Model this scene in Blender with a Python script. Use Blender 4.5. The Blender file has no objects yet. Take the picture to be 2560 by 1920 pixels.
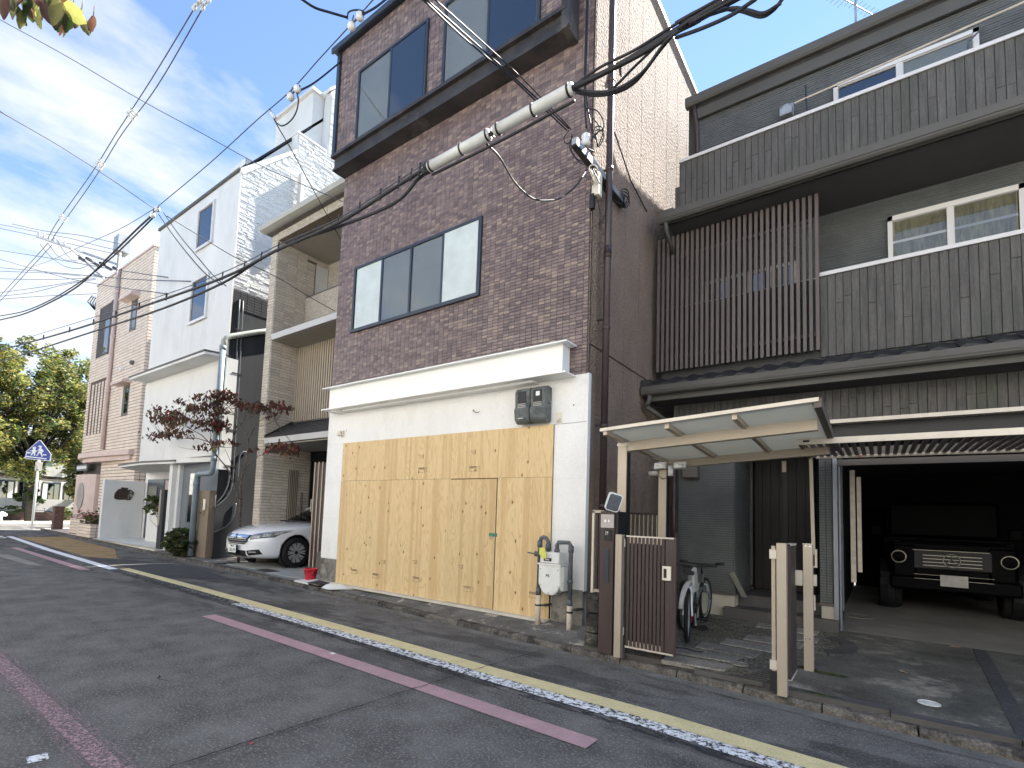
import bpy, bmesh, math, random
from mathutils import Vector, Matrix
from mathutils.bvhtree import BVHTree
from mathutils.geometry import tessellate_polygon

R = random.Random(7)
SC = bpy.context.scene
COL = SC.collection

# ------------------------------------------------------------------ camera
cam = bpy.data.cameras.new('camera')
camo = bpy.data.objects.new('camera', cam)
COL.objects.link(camo)
_y, _p, _r = -0.64839144, 0.07514567, 0.03658554
_f = Vector((math.cos(_p)*math.sin(_y), math.cos(_p)*math.cos(_y), math.sin(_p)))
_ri = Vector((math.cos(_y), -math.sin(_y), 0)); _u = _ri.cross(_f)
_right = math.cos(_r)*_ri + math.sin(_r)*_u
_up = -math.sin(_r)*_ri + math.cos(_r)*_u
camo.matrix_world = Matrix(((_right.x, _up.x, -_f.x, 0), (_right.y, _up.y, -_f.y, 0), (_right.z, _up.z, -_f.z, 1.5), (0, 0, 0, 1)))
cam.sensor_fit = 'HORIZONTAL'; cam.sensor_width = 36
cam.lens = 18.0255
cam.shift_x = 0.01927; cam.shift_y = 0.0913
cam.clip_end = 3000; cam.clip_start = 0.05
SC.camera = camo
SC.render.resolution_x = 1024; SC.render.resolution_y = 768

# ------------------------------------------------------------------ sun and sky
SUN = Vector((0.40, 2.31, 2.63)).normalized()
sl = bpy.data.lights.new('sun', 'SUN'); sl.energy = 5.0; sl.angle = math.radians(0.5); sl.color = (1.0, 0.95, 0.87)
so = bpy.data.objects.new('sun', sl); COL.objects.link(so)
so.rotation_euler = SUN.to_track_quat('Z', 'Y').to_euler()
w = bpy.data.worlds.new('World'); SC.world = w; w.use_nodes = True
nt = w.node_tree; nt.nodes.clear()
def N(t, **k):
    n = nt.nodes.new(t)
    for a, b in k.items(): setattr(n, a, b)
    return n
sky = N('ShaderNodeTexSky', sky_type='NISHITA'); sky.sun_disc = False
sky.sun_elevation = math.asin(SUN.z); sky.sun_rotation = math.atan2(SUN.x, SUN.y)
sky.air_density = 1.0; sky.dust_density = 0.0; sky.ozone_density = 1.6; sky.altitude = 1200
tc = N('ShaderNodeTexCoord'); sep = N('ShaderNodeSeparateXYZ'); nt.links.new(tc.outputs['Generated'], sep.inputs[0])
mz = N('ShaderNodeMath', operation='MAXIMUM'); nt.links.new(sep.outputs[2], mz.inputs[0]); mz.inputs[1].default_value = 0.03
mz2 = N('ShaderNodeMath', operation='ADD'); nt.links.new(mz.outputs[0], mz2.inputs[0]); mz2.inputs[1].default_value = 0.12
dx = N('ShaderNodeMath', operation='DIVIDE'); nt.links.new(sep.outputs[0], dx.inputs[0]); nt.links.new(mz2.outputs[0], dx.inputs[1])
dy = N('ShaderNodeMath', operation='DIVIDE'); nt.links.new(sep.outputs[1], dy.inputs[0]); nt.links.new(mz2.outputs[0], dy.inputs[1])
cmb = N('ShaderNodeCombineXYZ'); nt.links.new(dx.outputs[0], cmb.inputs[0]); nt.links.new(dy.outputs[0], cmb.inputs[1])
mp = N('ShaderNodeMapping'); mp.inputs['Rotation'].default_value = (0, 0, math.radians(-12)); mp.inputs['Scale'].default_value = (1.9, 1.0, 1); mp.inputs['Location'].default_value = (1.3, 4.1, 0)
nt.links.new(cmb.outputs[0], mp.inputs[0])
n1 = N('ShaderNodeTexNoise'); n1.inputs['Scale'].default_value = 1.15; n1.inputs['Detail'].default_value = 9; n1.inputs['Roughness'].default_value = 0.58; n1.inputs['Distortion'].default_value = 0.25
nt.links.new(mp.outputs[0], n1.inputs[0])
n2 = N('ShaderNodeTexNoise'); n2.inputs['Scale'].default_value = 0.45; n2.inputs['Detail'].default_value = 3
nt.links.new(cmb.outputs[0], n2.inputs[0])
ad = N('ShaderNodeMath', operation='MULTIPLY_ADD'); nt.links.new(n2.outputs[0], ad.inputs[0]); ad.inputs[1].default_value = 0.45; nt.links.new(n1.outputs[0], ad.inputs[2])
# more cloud towards the west (-X) and low down, clear towards the sun
wx = N('ShaderNodeMath', operation='MULTIPLY_ADD'); nt.links.new(sep.outputs[0], wx.inputs[0]); wx.inputs[1].default_value = -0.26; wx.inputs[2].default_value = -0.10
ad2 = N('ShaderNodeMath', operation='ADD'); nt.links.new(ad.outputs[0], ad2.inputs[0]); nt.links.new(wx.outputs[0], ad2.inputs[1])
rmp = N('ShaderNodeValToRGB'); rmp.color_ramp.elements[0].position = 0.80; rmp.color_ramp.elements[1].position = 0.97
nt.links.new(ad2.outputs[0], rmp.inputs[0])
cl = N('ShaderNodeMath', operation='MULTIPLY'); nt.links.new(rmp.outputs[0], cl.inputs[0]); cl.inputs[1].default_value = 0.9
mix = N('ShaderNodeMixRGB'); nt.links.new(cl.outputs[0], mix.inputs[0]); nt.links.new(sky.outputs[0], mix.inputs[1])
mix.inputs[2].default_value = (3.2, 3.3, 3.5, 1)
bg = N('ShaderNodeBackground'); bg.inputs[1].default_value = 0.072
nt.links.new(mix.outputs[0], bg.inputs[0])
wo = N('ShaderNodeOutputWorld'); nt.links.new(bg.outputs[0], wo.inputs[0])
SC.view_settings.view_transform = 'Standard'; SC.view_settings.look = 'None'
SC.view_settings.exposure = 2.25; SC.view_settings.gamma = 1.0; SC.view_settings.use_curve_mapping = False

# ------------------------------------------------------------------ materials
M = {}
def mat(name, col, rough=0.75, var=0.10, vscale=2.5, bump=0.0, bscale=60.0, metal=0.0, spec=0.4, dirt=None, stretch=(1, 1, 1), bdist=0.01, coat=0.0, col2=None, fine=0.0, fscale=90, rand=0.0, dthr=(0.5, 0.68), dscale=0.9, bdetail=3):
    m = bpy.data.materials.new(name); m.use_nodes = True
    t = m.node_tree; t.nodes.clear(); L = t.links
    def n(ty, **k):
        x = t.nodes.new(ty)
        for a, b in k.items(): setattr(x, a, b)
        return x
    out = n('ShaderNodeOutputMaterial'); b = n('ShaderNodeBsdfPrincipled'); L.new(b.outputs[0], out.inputs[0])
    b.inputs['Roughness'].default_value = rough; b.inputs['Metallic'].default_value = metal
    b.inputs['Specular IOR Level'].default_value = spec; b.inputs['Coat Weight'].default_value = coat
    g = n('ShaderNodeNewGeometry'); mpn = n('ShaderNodeMapping'); mpn.inputs['Scale'].default_value = stretch
    L.new(g.outputs['Position'], mpn.inputs[0])
    c2 = col2 or tuple(min(1, c*(1-var*2.2)) for c in col)
    no = n('ShaderNodeTexNoise'); no.inputs['Scale'].default_value = vscale; no.inputs['Detail'].default_value = 6; no.inputs['Roughness'].default_value = 0.62
    L.new(mpn.outputs[0], no.inputs[0])
    mr = n('ShaderNodeMapRange'); mr.inputs[1].default_value = 0.32; mr.inputs[2].default_value = 0.68; L.new(no.outputs[0], mr.inputs[0])
    mx = n('ShaderNodeMixRGB'); L.new(mr.outputs[0], mx.inputs[0])
    mx.inputs[1].default_value = (*c2, 1); mx.inputs[2].default_value = (*[min(1, c*(1+var*0.7)) for c in col], 1)
    last = mx.outputs[0]
    if fine:
        nf = n('ShaderNodeTexNoise'); nf.inputs['Scale'].default_value = fscale; nf.inputs['Detail'].default_value = 2; L.new(mpn.outputs[0], nf.inputs[0])
        mf = n('ShaderNodeMapRange'); mf.inputs[1].default_value = 0.35; mf.inputs[2].default_value = 0.65; mf.inputs[3].default_value = 1-fine; mf.inputs[4].default_value = 1+fine
        L.new(nf.outputs[0], mf.inputs[0])
        mm = n('ShaderNodeVectorMath', operation='MULTIPLY'); L.new(last, mm.inputs[0]); L.new(mf.outputs[0], mm.inputs[1]); last = mm.outputs[0]
    if dirt:
        nd = n('ShaderNodeTexNoise'); nd.inputs['Scale'].default_value = dscale; nd.inputs['Detail'].default_value = 9; nd.inputs['Roughness'].default_value = 0.72
        L.new(mpn.outputs[0], nd.inputs[0])
        md = n('ShaderNodeMapRange'); md.inputs[1].default_value = dthr[0]; md.inputs[2].default_value = dthr[1]; L.new(nd.outputs[0], md.inputs[0])
        mdx = n('ShaderNodeMixRGB'); L.new(md.outputs[0], mdx.inputs[0]); L.new(last, mdx.inputs[1]); mdx.inputs[2].default_value = (*dirt, 1); last = mdx.outputs[0]
    if rand:
        oi = n('ShaderNodeObjectInfo'); ro = n('ShaderNodeMapRange'); ro.inputs[3].default_value = 1-rand; ro.inputs[4].default_value = 1+rand*0.7
        L.new(oi.outputs['Random'], ro.inputs[0])
        mo = n('ShaderNodeVectorMath', operation='MULTIPLY'); L.new(last, mo.inputs[0]); L.new(ro.outputs[0], mo.inputs[1]); last = mo.outputs[0]
    L.new(last, b.inputs['Base Color'])
    if bump:
        nb = n('ShaderNodeTexNoise'); nb.inputs['Scale'].default_value = bscale; nb.inputs['Detail'].default_value = bdetail; L.new(mpn.outputs[0], nb.inputs[0])
        bp = n('ShaderNodeBump'); bp.inputs['Strength'].default_value = bump; bp.inputs['Distance'].default_value = bdist
        L.new(nb.outputs[0], bp.inputs['Height']); L.new(bp.outputs[0], b.inputs['Normal'])
    M[name] = m
    return m
def nodes_of(name):
    t = M[name].node_tree
    return t, [x for x in t.nodes if x.type == 'BSDF_PRINCIPLED'][0]

# asphalt: fine light stones, large damp patches, cracks are geometry
mat('asphalt', (0.132, 0.126, 0.119), rough=0.92, var=0.22, vscale=2.4, bump=0.7, bscale=170, spec=0.25, bdist=0.006)
t, b = nodes_of('asphalt')
g = t.nodes.new('ShaderNodeNewGeometry')
v1 = t.nodes.new('ShaderNodeTexNoise'); v1.inputs['Scale'].default_value = 48; v1.inputs['Detail'].default_value = 6; v1.inputs['Roughness'].default_value = 0.95; t.links.new(g.outputs['Position'], v1.inputs[0])
r1 = t.nodes.new('ShaderNodeValToRGB'); r1.color_ramp.elements[0].position = 0.535; r1.color_ramp.elements[1].position = 0.60
r1.color_ramp.elements[0].color = (0, 0, 0, 1); r1.color_ramp.elements[1].color = (1, 1, 1, 1); t.links.new(v1.outputs[0], r1.inputs[0])
x1 = t.nodes.new('ShaderNodeMixRGB'); t.links.new(r1.outputs[0], x1.inputs[0])
old = b.inputs['Base Color'].links[0].from_socket; t.links.new(old, x1.inputs[1]); x1.inputs[2].default_value = (0.36, 0.345, 0.32, 1)
v2 = t.nodes.new('ShaderNodeTexNoise'); v2.inputs['Scale'].default_value = 0.75; v2.inputs['Detail'].default_value = 8; v2.inputs['Roughness'].default_value = 0.66
mpa = t.nodes.new('ShaderNodeMapping'); mpa.inputs['Scale'].default_value = (0.8, 2.4, 1); t.links.new(g.outputs['Position'], mpa.inputs[0]); t.links.new(mpa.outputs[0], v2.inputs[0])
r2 = t.nodes.new('ShaderNodeMapRange'); r2.inputs[1].default_value = 0.50; r2.inputs[2].default_value = 0.55; r2.inputs[3].default_value = 1.0; r2.inputs[4].default_value = 0.58; t.links.new(v2.outputs[0], r2.inputs[0])
# damp patches lie along the kerb side of the road only
sy = t.nodes.new('ShaderNodeSeparateXYZ'); t.links.new(g.outputs['Position'], sy.inputs[0])
ry = t.nodes.new('ShaderNodeMapRange'); ry.inputs[1].default_value = 3.0; ry.inputs[2].default_value = 3.9; t.links.new(sy.outputs[1], ry.inputs[0])
x2 = t.nodes.new('ShaderNodeMixRGB'); t.links.new(ry.outputs[0], x2.inputs[0]); x2.inputs[1].default_value = (1, 1, 1, 1); t.links.new(r2.outputs[0], x2.inputs[2])
x3 = t.nodes.new('ShaderNodeMixRGB'); x3.blend_type = 'MULTIPLY'; x3.inputs[0].default_value = 1; t.links.new(x1.outputs[0], x3.inputs[1]); t.links.new(x2.outputs[0], x3.inputs[2])
t.links.new(x3.outputs[0], b.inputs['Base Color'])

def paint(name, col, lo, hi, sc=22, st=(1, 1, 1)):
    """worn road paint: holes where the asphalt shows through"""
    mat(name, col, rough=0.8, var=0.06, vscale=6, bump=0.35, bscale=170, bdist=0.004, fine=0.10, fscale=70)
    t, b = nodes_of(name)
    g = t.nodes.new('ShaderNodeNewGeometry'); mp_ = t.nodes.new('ShaderNodeMapping'); mp_.inputs['Scale'].default_value = st
    t.links.new(g.outputs['Position'], mp_.inputs[0])
    n_ = t.nodes.new('ShaderNodeTexNoise'); n_.inputs['Scale'].default_value = sc; n_.inputs['Detail'].default_value = 8; n_.inputs['Roughness'].default_value = 0.75
    t.links.new(mp_.outputs[0], n_.inputs[0])
    r_ = t.nodes.new('ShaderNodeMapRange'); r_.inputs[1].default_value = lo; r_.inputs[2].default_value = hi; t.links.new(n_.outputs[0], r_.inputs[0])
    t.links.new(r_.outputs[0], b.inputs['Alpha'])
paint('yellow_paint', (0.66, 0.57, 0.31), 0.20, 0.30)
paint('white_paint_worn', (0.72, 0.73, 0.74), 0.43, 0.52, 24)
paint('white_paint_very_worn', (0.66, 0.67, 0.68), 0.56, 0.62, 24)
paint('pink_dust', (0.30, 0.22, 0.23), 0.46, 0.62, 40)
paint('seal_coat', (0.035, 0.036, 0.04), 0.46, 0.56, 5, (1, 3, 1))
paint('white_paint', (0.80, 0.81, 0.82), 0.25, 0.33)
paint('pink_paint', (0.42, 0.27, 0.285), 0.26, 0.36, 40)
paint('pink_paint_worn', (0.38, 0.26, 0.275), 0.42, 0.58, 45)
mat('old_asphalt', (0.055, 0.056, 0.058), rough=0.95, var=0.12, bump=0.5, bscale=170, fine=0.3, fscale=75)
mat('ochre_asphalt', (0.33, 0.22, 0.10), rough=0.95, var=0.14, vscale=2, bump=0.4, bscale=150, fine=0.22, fscale=70)
mat('crack', (0.018, 0.018, 0.018), rough=1)
mat('ground_soil', (0.16, 0.15, 0.13), rough=1, var=0.2, bump=0.4, bscale=20)
mat('kerb_stone', (0.15, 0.135, 0.115), rough=0.95, var=0.25, vscale=7, bump=0.9, bscale=45, dirt=(0.035, 0.032, 0.028), dscale=5, dthr=(.48, .6), fine=0.3, fscale=60, rand=0.2, bdist=.02)
mat('gutter_concrete', (0.17, 0.165, 0.15), rough=0.95, var=0.2, vscale=3, bump=0.5, bscale=90, fine=0.2)
mat('stained_concrete', (0.17, 0.16, 0.145), rough=0.92, var=0.25, vscale=2.2, bump=0.7, bscale=70, dirt=(0.46, 0.40, 0.32), dscale=1.9, dthr=(.55, .60), fine=0.3, fscale=80)
mat('base_concrete', (0.27, 0.255, 0.22), rough=0.9, var=0.28, vscale=3.5, bump=0.5, bscale=40, dirt=(0.06, 0.056, 0.05), dscale=2.6, dthr=(.52, .64), fine=0.15)
mat('lot_concrete', (0.13, 0.122, 0.10), rough=0.92, var=0.3, vscale=1.6, bump=0.5, bscale=90, dirt=(0.36, 0.33, 0.27), dscale=1.3, dthr=(.53, .66), fine=0.25, fscale=70)
mat('garage_concrete', (0.26, 0.24, 0.21), rough=0.85, var=0.15, vscale=1.2, bump=0.2, bscale=80)
mat('moss', (0.05, 0.07, 0.015), rough=1, var=0.4, vscale=20, bump=1, bscale=90)
mat('plinth_render', (0.50, 0.46, 0.38), rough=0.9, var=0.08, vscale=2, bump=0.3, bscale=90, dirt=(0.3, 0.27, 0.2), dthr=(.58, .75))
mat('gravel_wash', (0.15, 0.14, 0.11), rough=0.95, var=0.2, vscale=5, bump=1.0, bscale=55, fine=0.75, fscale=48, bdist=.01)
mat('granite_slab', (0.26, 0.245, 0.22), rough=0.9, var=0.15, vscale=5, bump=0.8, bscale=60, fine=0.3, fscale=60, rand=0.12)
mat('dark_stone', (0.05, 0.045, 0.038), rough=0.8, var=0.4, vscale=8, bump=1, bscale=24, dirt=(0.16, 0.14, 0.11), dscale=6, dthr=(.56, .64), bdist=.03)
mat('step_tile', (0.085, 0.08, 0.075), rough=0.7, var=0.1, bump=0.15, bscale=120)
mat('white_render', (0.80, 0.79, 0.76), rough=0.85, dirt=(.66, .645, .60), dscale=1.4, dthr=(.52, .75), stretch=(1, 1, .45), var=0.03, vscale=1.6, bump=0.55, bscale=34, bdist=.012, fine=0.03)
mat('white_steel', (0.82, 0.82, 0.79), rough=0.35, var=0.015, vscale=3, spec=0.5)
mat('white_wall', (0.70, 0.70, 0.68), rough=0.85, dirt=(.55, .55, .53), dscale=1.1, dthr=(.52, .78), var=0.06, vscale=0.7, bump=0.2, bscale=60, stretch=(1, 1, 0.4))
mat('split_stone_white', (0.66, 0.66, 0.64), rough=0.85, var=0.05, vscale=0.8, bump=0.25, bscale=40)
mat('dark_grey_wall', (0.036, 0.038, 0.043), rough=0.85, var=0.2, vscale=0.9, bump=0.25, bscale=50, stretch=(1, 1, .4))
mat('mid_grey_wall', (0.16, 0.18, 0.20), rough=0.85, var=0.08, vscale=0.9, bump=0.2, bscale=50)
mat('grout_brown', (0.17, 0.14, 0.135), rough=0.95, var=0.2, vscale=0.8)
mat('grout_beige', (0.16, 0.13, 0.09), rough=0.95)
mat('grout_pink', (0.13, 0.09, 0.075), rough=0.95)
for i, c in enumerate([(0.205, 0.150, 0.140), (0.170, 0.124, 0.120), (0.138, 0.102, 0.101), (0.295, 0.225, 0.185), (0.235, 0.178, 0.163)]):
    mat('brown_tile_%d' % i, c, rough=0.42, var=0.09, vscale=14, bump=0.25, bscale=40, stretch=(1, 1, .35), spec=0.45, rand=.06, dirt=tuple(q*.72 for q in c), dscale=1.3, dthr=(.48, .72))
for i, c in enumerate([(0.58, 0.52, 0.43), (0.62, 0.56, 0.47), (0.54, 0.48, 0.395)]):
    mat('beige_tile_%d' % i, c, rough=0.8, var=0.1, vscale=25, bump=0.8, bscale=45, fine=0.15, fscale=60, bdist=.012, rand=.06)
for i, c in enumerate([(0.72, 0.60, 0.49), (0.69, 0.575, 0.47), (0.75, 0.63, 0.52)]):
    mat('pink_tile_%d' % i, c, rough=0.6, var=0.05, vscale=5, rand=.04)
mat('pink_render', (0.62, 0.49, 0.44), rough=0.8, var=0.05, vscale=2, bump=0.2)
mat('stucco_brown', (0.27, 0.20, 0.155), rough=0.92, var=0.13, vscale=0.8, bump=1.0, bscale=30, stretch=(1, 1, 0.8), bdist=0.05, fine=0.10, fscale=40, dirt=(0.15, 0.105, 0.08), dscale=0.7, dthr=(.55, .75), bdetail=2)
mat('dark_steel', (0.048, 0.043, 0.042), rough=0.5, var=0.3, vscale=2.5, bump=0.3, bscale=25, dirt=(0.15, 0.13, 0.11), dthr=(.54, .76), dscale=1.5)
mat('window_frame_dark', (0.030, 0.040, 0.055), rough=0.35, var=0.1, spec=0.5)
mat('pipe_brown', (0.060, 0.040, 0.040), rough=0.42, var=0.15, vscale=2, spec=0.5)
mat('black_plastic', (0.014, 0.014, 0.015), rough=0.5)
mat('rubber', (0.012, 0.012, 0.012), rough=0.85, bump=0.3, bscale=120)
mat('cable_black', (0.018, 0.018, 0.022), rough=0.6)
mat('wire_bluegrey', (0.06, 0.07, 0.10), rough=0.6)
mat('sleeve_plastic', (0.55, 0.56, 0.54), rough=0.4, var=0.06, vscale=8)
mat('porcelain', (0.7, 0.7, 0.68), rough=0.2)
mat('galvanised', (0.45, 0.46, 0.46), rough=0.5, metal=0.6, var=0.12, vscale=9)
mat('concrete_pole', (0.42, 0.41, 0.39), rough=0.9, var=0.08)
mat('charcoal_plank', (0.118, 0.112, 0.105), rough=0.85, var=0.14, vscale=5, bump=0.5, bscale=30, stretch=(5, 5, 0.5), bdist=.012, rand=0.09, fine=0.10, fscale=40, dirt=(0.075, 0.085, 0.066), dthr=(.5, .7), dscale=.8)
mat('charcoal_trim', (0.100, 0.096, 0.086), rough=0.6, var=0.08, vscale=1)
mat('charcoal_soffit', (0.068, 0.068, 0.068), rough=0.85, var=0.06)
mat('roof_tile_dark', (0.035, 0.034, 0.035), rough=0.6, var=0.2, vscale=5, bump=.3)
mat('slat_brown', (0.125, 0.104, 0.096), rough=0.55, var=0.06, vscale=3, rand=.06)
mat('gate_brown', (0.055, 0.037, 0.035), rough=0.5, var=0.12, vscale=5, stretch=(6, 6, .6), bump=.2, bscale=50, rand=.08)
mat('champagne_metal', (0.43, 0.37, 0.29), rough=0.42, metal=0.25, var=0.03, vscale=3, spec=0.5)
mat('champagne_light', (0.58, 0.53, 0.45), rough=0.4, metal=0.2, var=0.05, vscale=6)
mat('door_dark', (0.022, 0.017, 0.015), rough=0.6, var=0.2, vscale=5, stretch=(6, 6, .6))
mat('bronze_dark', (0.10, 0.085, 0.075), rough=0.5, var=0.05)
mat('white_frame', (0.68, 0.66, 0.64), rough=0.4, var=0.02)
mat('garage_frame', (0.24, 0.25, 0.28), rough=0.45, metal=0.3, var=0.05)
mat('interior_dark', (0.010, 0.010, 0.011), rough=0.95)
mat('interior_wall', (0.09, 0.085, 0.08), rough=0.95)
mat('curtain', (0.46, 0.45, 0.42), rough=0.9, var=0.05, vscale=0.7)
mat('curtain_warm', (0.46, 0.40, 0.27), rough=0.9, var=0.2, vscale=5, stretch=(6, 6, 1))
mat('frosted', (0.56, 0.62, 0.60), rough=0.28, var=0.06, vscale=3, spec=0.6)
mat('meter_grey', (0.13, 0.145, 0.14), rough=0.7, var=0.25, vscale=9, bump=0.2, dirt=(0.22, 0.22, 0.20), dthr=(.5, .7), dscale=3)
mat('pipe_grey', (0.11, 0.12, 0.13), rough=0.5, var=0.15, vscale=10)
mat('pvc_blue_grey', (0.20, 0.25, 0.28), rough=0.45, var=0.06, vscale=2)
mat('pvc_pale', (0.36, 0.38, 0.34), rough=0.45, var=0.06)
mat('pvc_cream', (0.62, 0.54, 0.43), rough=0.6, var=0.12, vscale=9)
mat('meter_white', (0.72, 0.73, 0.70), rough=0.45, var=0.05, vscale=8)
mat('tag_yellow', (0.62, 0.62, 0.12), rough=0.6)
mat('red_plastic', (0.56, 0.018, 0.028), rough=0.32, var=0.06, spec=0.5)
mat('red_paint', (0.6, 0.02, 0.02), rough=0.3)
mat('car_white', (0.82, 0.83, 0.84), rough=0.16, var=0.0, spec=0.6, coat=1.0)
mat('car_black', (0.0025, 0.0025, 0.003), rough=0.5, var=0.0, spec=0.06)
mat('dull_chrome', (0.30, 0.28, 0.24), rough=0.35, metal=1.0, var=0)
mat('chrome', (0.75, 0.76, 0.78), rough=0.12, metal=1.0, var=0)
mat('rim_dark', (0.02, 0.02, 0.022), rough=0.35, metal=0.6)
mat('rim_silver', (0.5, 0.5, 0.5), rough=0.3, metal=0.25)
mat('lamp_clear', (0.62, 0.62, 0.58), rough=0.1, metal=0.1, var=0.3, vscale=30)
mat('plate_white', (0.78, 0.79, 0.77), rough=0.5, var=0.02)
mat('plate_grey', (0.52, 0.50, 0.46), rough=0.6, var=0.1, vscale=9)
mat('text_black', (0.02, 0.03, 0.02), rough=0.6)
mat('stamp_ink', (0.26, 0.19, 0.12), rough=0.8)
mat('green_tape', (0.05, 0.22, 0.13), rough=0.5)
mat('cover_white', (0.68, 0.68, 0.64), rough=0.6, var=0.1, vscale=20, bump=1, bscale=70)
mat('cover_grey', (0.25, 0.24, 0.21), rough=0.7, var=0.2, vscale=12, bump=1, bscale=60)
mat('drain_rust', (0.06, 0.045, 0.04), rough=0.7, var=0.3, vscale=30, bump=1, bscale=120)
mat('driveway_tile', (0.36, 0.37, 0.355), rough=0.75, var=0.06, vscale=3, rand=.06, fine=.05)
mat('driveway_grout', (0.20, 0.20, 0.19), rough=0.9)
mat('white_floor', (0.68, 0.68, 0.65), rough=0.7, var=0.04)
mat('taupe_render', (0.225, 0.175, 0.125), rough=0.85, var=0.05, bump=0.2, bscale=70)
mat('silver_white_fascia', (0.50, 0.50, 0.49), rough=0.5, var=0.05, vscale=3, stretch=(.3, 1, 1))
mat('beige_fascia', (0.42, 0.41, 0.36), rough=0.6, var=0.05)
mat('soffit_beige', (0.30, 0.275, 0.23), rough=0.85, var=0.03)
mat('slat_beige', (0.45, 0.38, 0.29), rough=0.6, var=0.05, rand=.05)
mat('bark', (0.11, 0.085, 0.065), rough=0.95, var=0.3, vscale=12, bump=0.8, bscale=40)
mat('bark_dark', (0.045, 0.04, 0.035), rough=0.95, var=0.3, vscale=8, bump=0.6, bscale=20)
for n_, c in {'leaf_maroon': (0.085, 0.042, 0.034), 'leaf_rust': (0.14, 0.065, 0.042), 'leaf_red': (0.42, 0.03, 0.025), 'leaf_olive': (0.15, 0.145, 0.045), 'leaf_brownred': (0.12, 0.058, 0.046), 'leaf_green': (0.065, 0.105, 0.032), 'leaf_darkgreen': (0.028, 0.055, 0.016), 'leaf_yellowgreen': (0.24, 0.25, 0.07), 'leaf_yellow': (0.27, 0.20, 0.04), 'leaf_orange': (0.42, 0.16, 0.03), 'leaf_dry': (0.42, 0.30, 0.19), 'leaf_pink': (0.45, 0.16, 0.14)}.items():
    mat(n_, c, rough=0.6, var=0.25, vscale=30, spec=0.3)
    t, b = nodes_of(n_); b.inputs['Subsurface Weight'].default_value = 0.0
    # thin leaves let light through
    tr = t.nodes.new('ShaderNodeBsdfTranslucent'); tr.inputs[0].default_value = (*[min(1, x*1.6) for x in c], 1)
    ms = t.nodes.new('ShaderNodeMixShader'); ms.inputs[0].default_value = 0.3
    o_ = [x for x in t.nodes if x.type == 'OUTPUT_MATERIAL'][0]
    t.links.new(b.outputs[0], ms.inputs[1]); t.links.new(tr.outputs[0], ms.inputs[2]); t.links.new(ms.outputs[0], o_.inputs[0])
mat('brick_red', (0.15, 0.09, 0.075), rough=0.9, var=0.2, vscale=9, bump=.5, bscale=30)
mat('stone_pale', (0.62, 0.58, 0.48), rough=0.9, var=0.12, vscale=2)
mat('school_wall', (0.48, 0.46, 0.42), rough=0.9, var=0.08)
mat('green_roof', (0.14, 0.23, 0.19), rough=0.7, var=0.1)
mat('sign_blue', (0.012, 0.055, 0.33), rough=0.35, var=0.03)
mat('sign_white', (0.78, 0.79, 0.80), rough=0.4, var=0.02)
mat('pole_white', (0.66, 0.70, 0.68), rough=0.5, var=0.04)
mat('sign_brown', (0.055, 0.038, 0.03), rough=0.8, var=0.2, vscale=10, bump=.5)
mat('plaque_grey', (0.36, 0.32, 0.29), rough=0.7, var=0.1, bump=.6, bscale=25)
mat('soap_stone', (0.22, 0.22, 0.19), rough=0.8, var=0.15, vscale=9)
mat('mirror', (0.8, 0.82, 0.84), rough=0.03, metal=1.0, var=0)
mat('intercom_plate', (0.42, 0.37, 0.35), rough=0.5, var=0.03)
mat('cream_plastic', (0.70, 0.64, 0.53), rough=0.5, var=0.03)
mat('board_white', (0.60, 0.60, 0.57), rough=0.8, var=0.05)

def glass(name, tint, gloss=0.12, trans=0.85):
    m = bpy.data.materials.new(name); m.use_nodes = True; t = m.node_tree; t.nodes.clear()
    o = t.nodes.new('ShaderNodeOutputMaterial'); a = t.nodes.new('ShaderNodeBsdfTransparent'); a.inputs[0].default_value = (*tint, 1)
    g_ = t.nodes.new('ShaderNodeBsdfGlossy'); g_.inputs['Roughness'].default_value = 0.02
    lw = t.nodes.new('ShaderNodeLayerWeight'); fr = t.nodes.new('ShaderNodeMath'); fr.operation = 'POWER'; fr.inputs[1].default_value = 4.5; t.links.new(lw.outputs['Facing'], fr.inputs[0])
    ad_ = t.nodes.new('ShaderNodeMath'); ad_.operation = 'MULTIPLY_ADD'; ad_.inputs[1].default_value = 0.9; ad_.inputs[2].default_value = gloss; t.links.new(fr.outputs[0], ad_.inputs[0])
    mx_ = t.nodes.new('ShaderNodeMixShader'); t.links.new(ad_.outputs[0], mx_.inputs[0]); t.links.new(a.outputs[0], mx_.inputs[1]); t.links.new(g_.outputs[0], mx_.inputs[2])
    t.links.new(mx_.outputs[0], o.inputs[0]); M[name] = m
glass('glass_clear', (0.80, 0.82, 0.82), 0.07)
glass('glass_sky', (0.28, 0.30, 0.34), 0.22)
glass('glass_car', (0.05, 0.06, 0.055), 0.03)
# canopy sheet: pale translucent polycarbonate
m = bpy.data.materials.new('polycarbonate'); m.use_nodes = True; t = m.node_tree; t.nodes.clear()
o = t.nodes.new('ShaderNodeOutputMaterial'); a = t.nodes.new('ShaderNodeBsdfTranslucent'); a.inputs[0].default_value = (0.84, 0.77, 0.62, 1)
d = t.nodes.new('ShaderNodeBsdfDiffuse'); d.inputs[0].default_value = (0.62, 0.66, 0.64, 1)
x = t.nodes.new('ShaderNodeMixShader'); x.inputs[0].default_value = 0.2; t.links.new(a.outputs[0], x.inputs[1]); t.links.new(d.outputs[0], x.inputs[2]); t.links.new(x.outputs[0], o.inputs[0]); M['polycarbonate'] = m

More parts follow.
